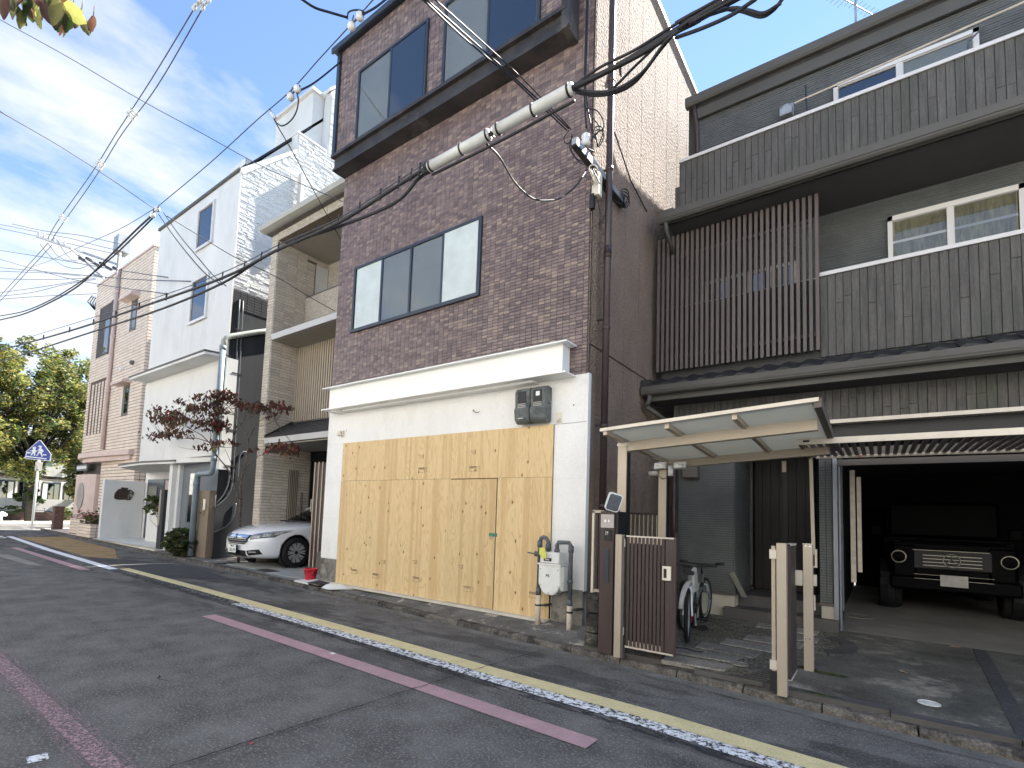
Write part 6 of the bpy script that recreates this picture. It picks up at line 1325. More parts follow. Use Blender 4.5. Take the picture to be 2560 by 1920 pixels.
sb2 = thing('school_building', 'low grey building with green roof and dark framed windows behind the trees', 'building', (-58, 14, 0))
MB().box(-64, -58, 4, 30, 0, 7.5).build('wall', 'school_wall', sb2)
MB().hexa([(-65, 3, 5.0), (-55.8, 3, 4.3), (-55.8, 12, 4.3), (-65, 12, 5.0)], [(-65, 3, 5.3), (-55.8, 3, 4.55), (-55.8, 12, 4.75), (-65, 12, 5.5)]).build('roof', 'green_roof', sb2)
for k in range(10):
    y0 = 7.4+k*1.5
    f_ = MB().box(-57.98, -57.93, y0, y0+1.25, .9, 3.0).build('window', 'window_frame_dark', sb2)
    for q in range(3): B(-57.93, -57.9, y0+.08+q*.39, y0+.40+q*.39, 1.0, 2.9).build('pane', 'glass_sky' if (k+q) % 3 else 'board_white', f_)
    B(-58, -57.9, y0+1.3, y0+1.42, 0, 4.2).build('pilaster', 'white_frame', sb2)
cp = thing('walkway_canopy', 'dark flat bicycle shelter roof on black posts behind the corner', 'shelter', (-52, 9, 0))
MB().hexa([(-55, 5.0, 3.15), (-50.5, 5.0, 3.15), (-50.5, 13.2, 3.05), (-55, 13.2, 3.05)], [(-55, 5.0, 3.4), (-50.5, 5.0, 3.4), (-50.5, 13.2, 3.25), (-55, 13.2, 3.25)]).build('roof', 'dark_steel', cp)
for y_ in (6.4, 9.4, 12.5): MB().box(-50.9, -50.6, y_, y_+.22, 0, 3.2).build('post', 'window_frame_dark', cp)
fb2 = thing('board_fence', 'run of pale boards closing the bicycle shelter', 'fence', (-50, 9, 0))
for k, (y0, y1) in enumerate(((5.0, 6.3), (6.6, 9.3), (9.7, 12.4), (12.7, 15))): B(-50.3, -50.22, y0, y1, .35, 1.55).build('panel', 'board_white' if k % 2 else 'white_frame', fb2)
def simple_bike(root, loc, L, Rw, dirv, m_frame, m_tyre='rubber'):
    d = Vector(dirv).normalized(); z = Vector((0, 0, 1)); P = Vector(loc)
    def pt(a, h, s=0): return P+d*a+z*h+Vector((-d.y, d.x, 0))*s
    ax = Vector((-d.y, d.x, 0))
    wheels = []
    for a, nm in ((0, 'wheel'), (L, 'wheel')):
        m_ = MB(); n = 26
        ring = [pt(a, Rw)+(d*math.cos(t_)+z*math.sin(t_))*(Rw-.022) for t_ in [2*math.pi*i/n for i in range(n+1)]]
        m_.tube(ring, .024, 6, caps=False); w_ = m_.build(nm, m_tyre, root, smooth=True)
        m_ = MB(); ri = [pt(a, Rw)+(d*math.cos(t_)+z*math.sin(t_))*(Rw-.048) for t_ in [2*math.pi*i/n for i in range(n+1)]]; m_.tube(ri, .009, 5, caps=False); m_.build('rim', 'galvanised', w_)
        m_ = MB()
        for k in range(14): t_ = 2*math.pi*k/14; m_.tube([pt(a, Rw, .012*(-1)**k), pt(a, Rw)+(d*math.cos(t_)+z*math.sin(t_))*(Rw-.05)], .0018, 4)
        m_.build('spokes', 'galvanised', w_)
    bb_ = pt(L*.42, Rw*.85); seat = pt(L*.25, Rw+.36); head = pt(L*.82, Rw+.36); head2 = pt(L*.85, Rw+.22); rear = pt(0, Rw); fro = pt(L, Rw)
    m_ = MB(); m_.tube([seat, bb_], .018, 8).tube([seat, head], .017, 8).tube([bb_, head2], .022, 8).tube([head, head2], .022, 8)
    for s in (-.05, .05): m_.tube([pt(0, Rw, s), pt(L*.42, Rw*.85, s*.5)], .011, 6).tube([pt(0, Rw, s), pt(L*.25, Rw+.33, s*.4)], .010, 6)
    m_.build('frame', m_frame, root, smooth=True)
    m_ = MB()
    for s in (-.055, .055): m_.tube([pt(L*.86, Rw+.22, s), pt(L, Rw, s)], .015, 6)
    m_.tube([pt(L*.86, Rw+.22, -.055), pt(L*.86, Rw+.22, .055)], .014, 6).build('fork', 'galvanised', root, smooth=True)
    MB().tube([head, pt(L*.79, Rw+.50)], .014, 6).tube([pt(L*.80, Rw+.52, -.28), pt(L*.80, Rw+.50, 0), pt(L*.80, Rw+.52, .28)], .012, 8).build('handlebar', 'black_plastic', root, smooth=True)
    for s in (-1, 1): MB().tube([pt(L*.80, Rw+.52, s*.19), pt(L*.78, Rw+.525, s*.30)], .018, 8).build('grip', 'black_plastic', root, smooth=True)
    MB().tube([seat, pt(L*.22, Rw+.46)], .013, 6).build('seat_post', 'galvanised', root)
    MB().hexa([pt(L*.10, Rw+.45, -.07), pt(L*.36, Rw+.46, -.015), pt(L*.36, Rw+.46, .015), pt(L*.10, Rw+.45, .07)], [pt(L*.10, Rw+.50, -.065), pt(L*.36, Rw+.49, -.012), pt(L*.36, Rw+.49, .012), pt(L*.10, Rw+.50, .065)]).build('saddle', 'black_plastic', root, fixn=True, bevel=.01)
    MB().tube([pt(L*.42, Rw*.85, -.05), pt(L*.42, Rw*.85, .05)], .07, 14).build('chainring', 'dark_steel', root)
    for s in (-1, 1): MB().tube([pt(L*.42, Rw*.85, s*.06), pt(L*.42+s*.1, Rw*.85-.13, s*.075)], .010, 6).build('crank', 'galvanised', root); MB().box(*sorted((pt(L*.42+s*.1, 0, s*.07).x-.04, pt(L*.42+s*.1, 0, s*.16).x+.04)), *sorted((pt(L*.42+s*.1, 0, s*.07).y-.04, pt(L*.42+s*.1, 0, s*.07).y+.04)), pt(0, Rw*.85-.15).z, pt(0, Rw*.85-.12).z).build('pedal', 'black_plastic', root)
for k, (y_, lb) in enumerate(((8.0, 'bicycle standing in front of the pale boards, left one'), (9.6, 'bicycle standing in front of the pale boards, right one'))):
    bt = thing('bicycle', lb, 'bicycle', (-49.6, y_, 0), 'bicycles at the shelter'); simple_bike(bt, (-49.6+k*.1, y_, 0), 1.05, .34, (.1, 1, 0), 'meter_grey')
wl = thing('brick_wall', 'low dark brick planter wall along the far side of the crossing', 'wall', (-47.5, 8, 0))
for r_ in range(5):
    y = 3.0+(r_ % 2)*.15
    while y < 14.5: B(-47.95, -47.6, y+.006, y+.294, .02+r_*.12, .13+r_*.12).build('brick', 'brick_red', wl); y += .3
B(-47.94, -47.62, 3.0, 14.7, .0, .61).build('core', 'grout_pink', wl)
ls = thing('round_bollard', 'white stand with a broad white foot near the shelter post', 'stand', (-45.6, 7.3, 0))
MB().lathe([(0, 0), (.42, 0), (.45, .12), (.30, .26), (.08, .3), (.05, .32), (0, .32)], (-45.6, 7.35, .35), 'z', 20).box(-45.8, -45.4, 7.15, 7.55, .0, .36).build('foot', 'sign_white', ls, smooth=False); MB().tube([(-45.6, 7.35, .6), (-45.6, 7.35, 2.3)], .03, 8).build('rod', 'galvanised', ls)

def leafcloud(m_, centre, rad, n, size, rr, mats, wts, flat_=.5):
    for _ in range(n):
        while True:
            q = Vector((rr.uniform(-1, 1), rr.uniform(-1, 1), rr.uniform(-1, 1)))
            if q.length < 1: break
        q = q*(.55+.45*rr.random())**.5
        c = Vector(centre)+Vector((q.x*rad[0], q.y*rad[1], q.z*rad[2])); s_ = size*rr.uniform(.6, 1.3)
        a = rr.uniform(0, 2*math.pi); u_ = Vector((math.cos(a), math.sin(a), rr.uniform(-.6, .6))).normalized(); b_ = Vector((rr.uniform(-1, 1), rr.uniform(-1, 1), rr.uniform(-flat_, 1))).normalized(); v_ = u_.cross(b_).normalized()
        m_.add([c-u_*s_, c+v_*s_*.5, c+u_*s_, c-v_*s_*.5], [(0, 1, 2, 3)], rr.choices(range(len(mats)), wts)[0])
def tree(name, label, x, y, h, crown, seed, mats, wts, nclump=60, per=70, size=.2, trunk=.25, group=None, cat='tree', bark='bark_dark'):
    rr = random.Random(seed); t_ = thing(name, label, cat, (x, y, 0), group)
    cx, cy, cz, rx, ry, rz = crown
    m_ = MB(); top = Vector((cx, cy, cz+rz*.3)); m_.tube([(x, y, 0), (x+(cx-x)*.2, y+(cy-y)*.2, h*.3), (x+(cx-x)*.6, y+(cy-y)*.6, h*.55), top], [trunk, trunk*.8, trunk*.55, trunk*.15], 8)
    m_.build('trunk', bark, t_, smooth=True)
    lm = MB(); cl = MB()
    for k in range(nclump):
        while True:
            q = Vector((rr.uniform(-1, 1), rr.uniform(-1, 1), rr.uniform(-1, 1)))
            if .25 < q.length < 1: break
        c = Vector((cx+q.x*rx, cy+q.y*ry, cz+q.z*rz))
        if k % 3 == 0:
            b0 = Vector((x+(cx-x)*.5, y+(cy-y)*.5, h*rr.uniform(.35, .7))); md = (b0+c)/2+Vector((rr.uniform(-.4, .4), rr.uniform(-.4, .4), rr.uniform(-.3, .5)))
            lm.tube([b0, md, c], [trunk*.35, trunk*.2, trunk*.06], 5)
        sc_ = rr.uniform(.55, 1.15); leafcloud(cl, c, (rx*.24*sc_, ry*.24*sc_, rz*.16*sc_), int(per*sc_), size, rr, mats, [wt*rr.uniform(.3, 1.7) for wt in wts])
    lm.build('limbs', bark, t_, smooth=True); cl.build('crown', mats, t_); return t_
GM = ['leaf_darkgreen', 'leaf_green', 'leaf_olive', 'leaf_yellowgreen', 'leaf_yellow']
tree('cherry_tree', 'spreading cherry tree with green and yellowing leaves over the shelter, leftmost', -43.5, 5.0, 8, (-43.0, 5.2, 7.2, 3.6, 3.0, 4.6), 1, GM, [1.5, 3, 3, 6, 2], 120, 190, .125, .3, 'trees at the far corner')
tree('cherry_tree', 'broad green tree with light yellow top behind the crossing sign', -46, 9.0, 8, (-45.5, 8.6, 7.6, 3.4, 3.4, 4.9), 2, GM, [1.5, 4, 3, 6, 1.5], 135, 200, .125, .3, 'trees at the far corner')
tree('cherry_tree', 'dense darker green tree right behind the pink building edge', -48, 12.6, 8, (-47.5, 12.2, 7.0, 2.6, 2.6, 5.2), 3, GM, [2.5, 4, 2, 4, .8], 115, 190, .125, .3, 'trees at the far corner')
tree('evergreen_tree', 'dark evergreen hedge tree hiding the base of the far building', -49, 13.4, 4, (-48.6, 13.2, 2.6, 1.4, 1.5, 2.4), 4, GM, [6, 3, 1, .5, 0], 45, 100, .14, .15)
tree('sapling', 'small dark leafed sapling in front of the pale boards', -46.5, 8.9, 2, (-46.4, 8.9, 1.55, .8, .8, .95), 5, GM, [5, 3, 1, .2, 0], 22, 50, .11, .05, bark='bark')
tree('bush', 'low green bush at the foot of the brick wall', -44.8, 11.0, .8, (-44.8, 11.0, .7, 1.3, 1.2, .6), 6, GM, [3, 4, 1, 3, 0], 26, 60, .10, .05, cat='bush', bark='bark')
tree('bush', 'low dark bushes left of the brick wall under the shelter', -46.3, 6.4, .8, (-46.3, 7.0, .7, .8, 1.8, .45), 7, GM, [5, 3, 1, .5, 0], 24, 60, .09, .05, cat='bush', bark='bark')
# round clipped bush and entry shrub
tree('clipped_bush', 'round dark green bush at the foot of the taupe pillar', -15.6, 6.35, .5, (-15.62, 6.35, .46, .58, .42, .40), 8, ['leaf_darkgreen', 'leaf_green', 'leaf_olive', 'leaf_maroon', 'leaf_yellowgreen'], [5, 4, 1.5, 1, .3], 190, 60, .032, .03, cat='bush', bark='bark')
tree('entry_shrub', 'leafy green shrub in front of the glass entrance door', -20.6, 7.6, 1.5, (-20.6, 7.5, 1.45, .75, .5, .42), 9, GM, [2, 5, 1, 1, 0], 34, 34, .055, .02, cat='shrub', bark='bark')

# =================================================================== RED LEAVED DOGWOOD TREE
rt_ = thing('dogwood_tree', 'slender dogwood with maroon autumn leaves between the white and beige houses', 'tree', (-13.6, 6.8, .1))
DW_BRANCH= [(0.035,[(-13.22,6.75,0.68),(-13.3,6.75,1.2),(-13.33,6.75,1.52),(-13.31,6.75,1.72)]),(0.028,[(-13.31,6.75,1.56),(-13.5,6.75,1.74),(-13.79,6.75,2.15),(-14.09,6.75,2.45),(-14.33,6.75,2.62),(-14.67,6.75,2.81),(-15.08,6.75,3.07),(-15.35,6.75,3.3),(-15.88,6.75,3.56),(-16.48,6.75,3.74),(-17.15,6.75,3.94)]),(0.026,[(-13.31,6.75,1.72),(-13.39,6.75,2.06),(-13.34,6.75,2.33),(-13.23,6.75,2.51),(-13.19,6.75,2.79),(-13.15,6.75,3.05),(-13.16,6.75,3.3),(-13.32,6.75,3.43),(-13.65,6.75,3.7),(-13.88,6.75,3.92),(-14.35,6.75,4.15)]),(0.012,[(-13.12,6.75,3.3),(-12.91,6.75,3.57),(-12.66,6.75,3.71),(-12.16,6.75,3.84),(-11.68,6.75,3.87)]),(0.012,[(-13.23,6.75,2.49),(-12.9,6.75,2.68),(-12.61,6.75,2.79),(-12.32,6.75,2.86),(-12.18,6.75,2.89)]),(0.014,[(-13.39,6.75,2.09),(-13.66,6.75,2.38),(-14.0,6.75,2.68),(-14.3,6.75,2.98),(-14.45,6.75,3.12)]),(0.01,[(-15.35,6.75,3.3),(-15.3,6.75,3.52),(-15.43,6.75,3.78),(-15.91,6.75,3.98)]),(0.012,[(-15.36,6.75,3.32),(-16.12,6.75,3.48),(-17.08,6.75,3.54),(-17.88,6.75,3.62),(-18.98,6.75,3.72)]),(0.01,[(-14.78,6.75,2.9),(-15.17,6.75,3.07),(-15.76,6.75,3.12),(-16.8,6.75,3.2),(-17.48,6.75,3.31)]),(0.01,[(-16.48,6.75,3.74),(-17.28,6.75,4.04),(-18.16,6.75,4.16),(-18.78,6.75,4.27)]),(0.01,[(-13.65,6.75,3.7),(-13.33,6.75,3.76),(-12.99,6.75,3.9),(-12.71,6.75,4.07)]),(0.01,[(-13.88,6.75,3.92),(-14.46,6.75,4.31),(-15.05,6.75,4.62),(-15.6,6.75,4.8)]),(0.01,[(-14.45,6.75,3.12),(-14.68,6.75,3.39),(-14.73,6.75,3.72)]),(0.008,[(-12.91,6.75,3.57),(-12.28,6.75,3.6),(-11.76,6.75,3.69)])]
DW_LEAF= [(-19.3,4.65,0.077,6),(-19.95,4.59,0.038,2),(-17.64,4.76,0.077,7),(-19.64,4.39,0.09,10),(-18.8,4.32,0.115,26),(-17.89,4.29,0.141,34),(-17.19,4.13,0.102,16),(-18.14,4.06,0.102,16),(-19.5,3.78,0.115,14),(-18.62,3.74,0.115,16),(-17.67,3.73,0.128,16),(-16.88,3.63,0.077,6),(-16.34,4.74,0.077,8),(-16.71,4.47,0.102,16),(-16.27,4.34,0.115,20),(-15.68,4.42,0.115,20),(-15.34,4.65,0.115,20),(-14.87,4.64,0.102,18),(-14.41,4.55,0.09,14),(-14.17,4.39,0.102,16),(-15.16,4.43,0.102,14),(-14.8,4.17,0.077,8),(-15.25,4.12,0.09,8),(-15.41,3.94,0.154,26),(-14.92,3.76,0.115,24),(-14.46,3.73,0.09,12),(-15.88,3.84,0.102,10),(-16.47,4.02,0.077,8),(-13.81,4.25,0.09,12),(-13.39,4.16,0.09,12),(-12.98,4.1,0.102,16),(-12.59,4.04,0.102,16),(-12.12,4.07,0.077,8),(-11.76,4.0,0.077,8),(-11.44,3.91,0.077,7),(-11.94,3.8,0.051,3),(-12.16,3.8,0.051,3),(-14.26,3.28,0.064,4),(-13.95,3.2,0.038,3),(-13.77,3.15,0.032,2),(-15.87,3.2,0.064,4),(-15.56,3.09,0.019,1),(-14.84,3.27,0.077,8),(-15.2,3.2,0.077,6),(-12.98,2.96,0.038,3),(-12.68,2.99,0.026,2),(-11.84,2.95,0.102,16),(-11.49,2.95,0.115,20),(-11.15,2.88,0.102,18),(-10.96,2.92,0.064,8),(-14.37,2.56,0.026,0)]
rr = random.Random(21); n_ = 0; bpts = []
def fwd(x): return 6.70 if x > -14.1 else max(5.95, 6.70-(-14.1-x)*.42)
for k, (r_, pts) in enumerate(DW_BRANCH):
    j0 = rr.uniform(-.25, .25); P = []
    for i, (x, y, z) in enumerate(pts):
        yy = fwd(x)+(0 if k in (0, 1, 2) and i < 3 else j0*i/len(pts)*1.2); f = yy/y
        P.append((x*f, yy, 1.5+(z-1.5)*f))
    if k == 0: P[0] = (P[0][0], P[0][1], .05)
    rs_ = [r_*(1-.75*i/max(1, len(P)-1)) for i in range(len(P))] if k else [r_]*len(P)
    MB().tube(P, rs_, 7).build('trunk' if k == 0 else 'branch', 'bark', rt_, smooth=True)
    for a, b in zip(P, P[1:]):
        for t_ in (0, .33, .66): bpts.append(Vector(a).lerp(Vector(b), t_))
tw = MB(); lv = MB(); mats_ = ['leaf_maroon', 'leaf_rust', 'leaf_brownred', 'leaf_olive', 'leaf_red', 'leaf_pink']
for (cx, cz, r_, n_) in DW_LEAF:
    r_ = r_*1.65
    f = fwd(cx)/6.75; cx0 = cx; cx *= f; cz = 1.5+(cz-1.5)*f; cl_ = Vector((cx, 6.75*f, cz)); nb_ = min(bpts, key=lambda p: (Vector((p.x, 0, p.z))-Vector((cx, 0, cz))).length)
    left = cx0 < -15.1
    for k in range(max(1, n_//3)):
        e_ = cl_+Vector((rr.uniform(-r_, r_), rr.uniform(-r_, r_), rr.uniform(-r_, r_)*.7)); md = (nb_+e_)/2+Vector((rr.uniform(-.05, .05), rr.uniform(-.05, .05), rr.uniform(-.04, .06))); tw.tube([nb_, md, e_], [.006, .005, .003], 4)
    for k in range(int(n_*3.2)):
        c = cl_+Vector((rr.gauss(0, r_*.6), rr.gauss(0, r_*.6), rr.gauss(0, r_*.40))); s_ = rr.uniform(.045, .082)
        a = rr.uniform(0, 6.28); u_ = Vector((math.cos(a)*.5, math.sin(a)*.5, -rr.uniform(.3, 1))).normalized()*s_; v_ = u_.cross(Vector((rr.uniform(-1, 1), rr.uniform(-1, 1), rr.uniform(-1, 1)))).normalized()*s_*.48
        w_ = u_.cross(v_).normalized()*s_*.22
        low = cz < 3.0 and cx0 > -13.5
        mi = rr.choices(range(6), [3, 3, 4, .3, .4, 1.5] if low else ([4, 3, 3, 1.3, .25, 0] if left else [5, 3, 4, .5, .35, .1]))[0]
        lv.add([c-u_, c-u_*.2+v_+w_, c+u_, c-u_*.2-v_+w_, c], [(0, 1, 4), (1, 2, 4), (2, 3, 4), (3, 0, 4)], mi)
tw.build('twigs', 'bark', rt_); lv.build('leaves', mats_, rt_)

# =================================================================== WIRES
WIRES= [('cable_a',0.018,[(-22.14,3.2,6.16),(-14.59,3.2,5.33),(-10.39,3.2,4.94),(-7.29,3.2,4.68),(-5.86,3.2,4.67),(-4.66,3.2,4.62),(-3.71,3.2,4.69),(-3.28,3.2,4.72),(-2.57,3.2,4.72),(-2.16,3.2,4.74),(-1.83,3.2,4.75),(-1.49,3.2,4.73),(-1.22,3.2,4.73),(-0.97,3.2,4.77),(-0.74,3.2,4.79)]),('cable_b',0.016,[(-22.29,3.25,5.82),(-13.09,3.25,5.04),(-9.49,3.25,4.74),(-7.39,3.25,4.65),(-6.4,3.25,4.71),(-5.55,3.25,4.71),(-4.73,3.25,4.62),(-3.82,3.25,4.57),(-3.48,3.25,4.7),(-3.26,3.25,4.73)]),('messenger',0.006,[(-22.22,3.2,6.31),(-10.41,3.2,5.03),(-7.3,3.2,4.76),(-5.87,3.2,4.73),(-4.66,3.2,4.67),(-3.72,3.2,4.74),(-3.28,3.2,4.78)]),('hv_a',0.009,[(-14.3,5.2,15.15),(-19.03,5.64,15.54),(-23.25,5.93,15.74),(-27.12,6.15,15.7),(-33.52,6.42,15.74),(-35.46,6.5,15.51)]),('hv_b',0.009,[(-14.16,5.35,15.23),(-19.04,5.82,15.43),(-23.34,6.09,15.76),(-27.29,6.32,15.65),(-33.9,6.59,15.57),(-35.41,6.65,15.44)]),('hv_c',0.009,[(-35.35,6.5,15.22),(-40.4,6.45,15.01),(-46.26,6.4,14.82)]),('hv_d',0.009,[(-35.3,6.65,15.15),(-40.17,6.58,14.92),(-46.79,6.5,14.63)]),('cross_a',0.008,[(-15.0,1.6,11.8),(-13.35,2.46,10.71),(-12.02,3.37,9.78),(-10.92,4.14,9.07),(-9.96,4.85,8.44),(-9.24,5.36,8.05),(-8.48,5.9,7.66)]),('cross_b',0.008,[(-8.54,1.0,6.23),(-10.77,2.0,7.36),(-11.32,2.75,7.52),(-11.43,3.6,7.36)]),('mess_mid',0.008,[(-11.25,3.6,7.29),(-9.05,3.6,7.3),(-7.49,3.6,7.37),(-6.55,3.6,7.39),(-5.87,3.6,7.51),(-5.18,3.6,7.62),(-4.86,3.6,7.68),(-4.68,3.6,7.71)]),('mess_left',0.007,[(-11.36,3.6,7.31),(-14.75,4.0,8.18),(-20.05,4.45,9.51),(-25.04,4.76,10.62),(-30.02,5.0,11.79)]),('tap_a',0.014,[(-6.57,3.7,7.45),(-7.43,4.51,8.65),(-8.54,5.7,10.53)]),('tap_b',0.014,[(-5.4,3.0,7.55),(-5.41,3.2,7.61),(-5.38,3.37,7.68),(-5.31,3.6,7.76)]),('tap_c',0.014,[(-4.99,3.6,7.61),(-5.1,3.87,8.01),(-5.24,4.2,8.55)]),('jumper_a',0.01,[(-6.39,3.6,7.29),(-6.33,3.6,7.11),(-6.39,3.6,6.96),(-6.54,3.6,6.91),(-6.72,3.6,6.94),(-6.87,3.6,7.05)]),('jumper_b',0.01,[(-5.31,3.6,7.74),(-5.29,3.6,7.82),(-5.14,3.6,7.76),(-4.99,3.6,7.65),(-4.97,3.6,7.59)]),('drop_a',0.009,[(-7.1,3.6,7.38),(-7.53,3.93,7.58),(-8.46,4.84,7.93),(-9.22,5.77,8.0),(-9.9,6.9,7.78)]),('drop_b',0.009,[(-11.08,3.6,7.1),(-10.2,3.55,6.41),(-9.21,3.49,5.68),(-8.4,3.44,5.13),(-7.73,3.4,4.77)]),('drop_c',0.008,[(-10.84,3.6,7.05),(-9.81,3.54,6.24),(-8.83,3.48,5.53),(-8.18,3.44,5.07),(-7.6,3.4,4.72)]),('drop_d',0.008,[(-10.67,3.6,6.93),(-10.87,4.28,6.92),(-10.88,4.96,6.8),(-10.76,5.41,6.72),(-10.57,5.92,6.58),(-10.37,6.45,6.37),(-10.09,7.0,6.14)]),('bundle_b',0.02,[(-11.43,3.6,7.2),(-12.26,3.6,7.16),(-13.8,3.6,7.04),(-15.89,3.6,6.9),(-18.56,3.6,7.06),(-21.75,3.6,7.4),(-25.52,3.6,7.98)]),('bundle_c',0.016,[(-11.42,3.65,7.22),(-12.29,3.65,7.14),(-13.76,3.65,7.04),(-15.65,3.65,7.03),(-18.72,3.65,7.2),(-22.09,3.65,7.58),(-25.96,3.65,8.24)]),('far_wire_0',0.009,[(-44.42,6.0,16.11),(-32.79,6.14,12.78),(-25.54,6.28,10.72),(-20.57,6.41,9.35),(-16.94,6.55,8.43)]),('far_wire_1',0.009,[(-44.29,6.0,15.84),(-40.35,7.56,15.31),(-38.13,8.6,14.98)]),('far_wire_2',0.009,[(-44.0,6.0,15.27),(-40.26,7.21,14.74),(-36.87,8.6,14.5)]),('far_wire_3',0.009,[(-43.5,6.0,14.24),(-39.35,7.08,13.99),(-36.11,8.16,13.99),(-34.98,8.6,14.04)]),('far_wire_4',0.009,[(-43.37,6.0,13.98),(-39.94,6.86,13.73),(-37.32,7.74,13.89),(-34.96,8.6,13.96)]),('far_wire_5',0.009,[(-43.27,6.0,13.77),(-39.08,7.08,13.37),(-36.38,7.93,13.14),(-34.56,8.6,13.03)]),('far_wire_6',0.009,[(-45.08,6.0,17.44),(-33.19,6.16,13.63),(-26.08,6.31,11.32),(-23.11,6.39,10.37),(-18.84,6.55,9.04)]),('far_wire_7',0.009,[(-44.74,6.0,16.76),(-38.0,6.08,14.47),(-33.65,6.15,13.02),(-29.47,6.23,11.63),(-23.77,6.37,9.89),(-18.73,6.55,8.45)]),('far_wire_8',0.009,[(-46.11,6.0,19.53),(-41.77,6.5,18.05),(-38.6,6.96,16.97),(-35.52,7.5,15.98),(-33.32,7.97,15.19),(-30.74,8.6,14.32)]),('far_wire_9',0.009,[(-45.94,6.0,19.2),(-40.42,6.67,17.33),(-36.78,7.26,16.09),(-33.44,7.93,14.98),(-30.68,8.6,14.09)]),('far_wire_10',0.009,[(-42.14,6.0,18.26),(-37.89,6.82,16.84),(-34.61,7.63,15.96),(-31.47,8.6,14.96)]),('far_wire_11',0.009,[(-34.32,6.0,14.62),(-35.36,6.63,14.56),(-35.73,7.32,14.4),(-35.52,7.98,14.48),(-35.64,8.6,15.15)]),('far_wire_12',0.009,[(-31.18,6.0,13.92),(-33.73,6.95,14.34),(-34.83,7.62,14.5),(-35.56,8.6,14.9)]),('far_wire_13',0.009,[(-32.66,6.0,14.16),(-34.18,6.73,14.26),(-34.53,7.3,14.35),(-34.75,8.02,14.82),(-34.86,8.6,14.82)]),('service_a',0.009,[(-2.82,2.6,5.58),(-3.21,3.57,6.27),(-3.37,4.55,6.67),(-3.38,5.18,6.8),(-3.33,5.85,6.85)]),('service_b',0.009,[(-2.86,2.6,5.61),(-3.26,3.56,6.28),(-3.41,4.56,6.69),(-3.42,5.19,6.81),(-3.36,5.85,6.84)]),('service_c',0.007,[(-2.73,2.6,5.53),(-3.09,3.49,6.18),(-3.28,4.5,6.63),(-3.32,5.18,6.78),(-3.29,5.85,6.82)]),('loop',0.01,[(-2.7,3.3,4.75),(-2.83,3.67,4.9),(-3.01,4.13,5.02),(-3.08,4.45,5.08),(-3.09,4.7,5.13),(-3.07,4.94,5.24),(-3.04,5.17,5.38),(-3.03,5.54,5.74),(-3.07,5.9,6.18)]),('right_a',0.02,[(-1.82,3.2,4.74),(-1.42,3.2,4.73),(-1.08,3.2,4.76),(-0.85,3.2,4.76),(-0.66,3.2,4.76)]),('right_b',0.011,[(-1.85,3.25,4.79),(-1.51,3.2,4.57),(-1.25,3.15,4.53),(-1.04,3.09,4.62),(-0.83,3.04,4.58),(-0.69,3.0,4.58)]),('right_c',0.011,[(-1.88,3.3,4.84),(-1.6,3.25,4.62),(-1.33,3.2,4.53),(-1.11,3.14,4.62),(-0.97,3.09,4.65),(-0.74,3.03,4.6),(-0.63,3.0,4.56)]),('right_d',0.01,[(-1.82,3.2,4.75),(-1.58,3.2,4.79),(-1.33,3.2,4.78),(-1.11,3.2,4.8),(-0.9,3.2,4.82),(-0.76,3.2,4.82)]),('right_e',0.011,[(-1.0,3.1,4.61),(-0.8,3.0,4.48),(-0.62,2.9,4.37),(-0.48,2.8,4.29)]),('right_f',0.011,[(-0.76,3.1,4.67),(-0.61,3.04,4.51),(-0.49,2.98,4.35),(-0.42,2.94,4.31),(-0.37,2.9,4.31)]),('right_g',0.01,[(-0.82,3.1,4.65),(-0.65,3.03,4.54),(-0.55,2.99,4.43),(-0.47,2.95,4.33),(-0.38,2.9,4.29)]),('right_h',0.01,[(-1.93,3.4,4.92),(-1.62,3.36,4.72),(-1.35,3.32,4.78),(-1.08,3.26,4.83),(-0.91,3.23,4.81),(-0.82,3.22,4.8),(-0.76,3.2,4.82)]),('vertical_a',0.012,[(-3.1,5.85,8.65),(-3.11,5.86,8.05),(-3.12,5.87,7.47),(-3.11,5.88,7.12),(-3.08,5.88,6.77)]),('vertical_b',0.009,[(-3.08,5.85,8.64),(-3.09,5.86,8.03),(-3.1,5.87,7.46),(-3.07,5.87,7.09),(-2.99,5.88,6.67)]),('coil_a',0.009,[(-3.02,5.7,6.9),(-2.86,5.72,6.81),(-2.77,5.74,6.65),(-2.77,5.76,6.55),(-2.88,5.77,6.53),(-2.96,5.79,6.48),(-3.01,5.8,6.43)]),('coil_b',0.007,[(-3.02,5.7,6.91),(-2.88,5.73,6.69),(-2.82,5.75,6.57),(-2.86,5.76,6.51),(-2.97,5.78,6.46),(-3.05,5.8,6.38)]),('coil_c',0.007,[(-3.24,5.7,6.69),(-3.32,5.71,6.63),(-3.3,5.72,6.54),(-3.22,5.73,6.55),(-3.22,5.74,6.65),(-3.24,5.76,6.48),(-3.17,5.78,6.32),(-3.02,5.79,6.19),(-2.94,5.8,6.16)]),('coil_d',0.007,[(-3.18,5.7,6.58),(-3.24,5.71,6.5),(-3.2,5.73,6.36),(-3.09,5.75,6.2),(-2.95,5.77,6.11),(-2.9,5.78,6.02),(-2.82,5.8,5.83)])]
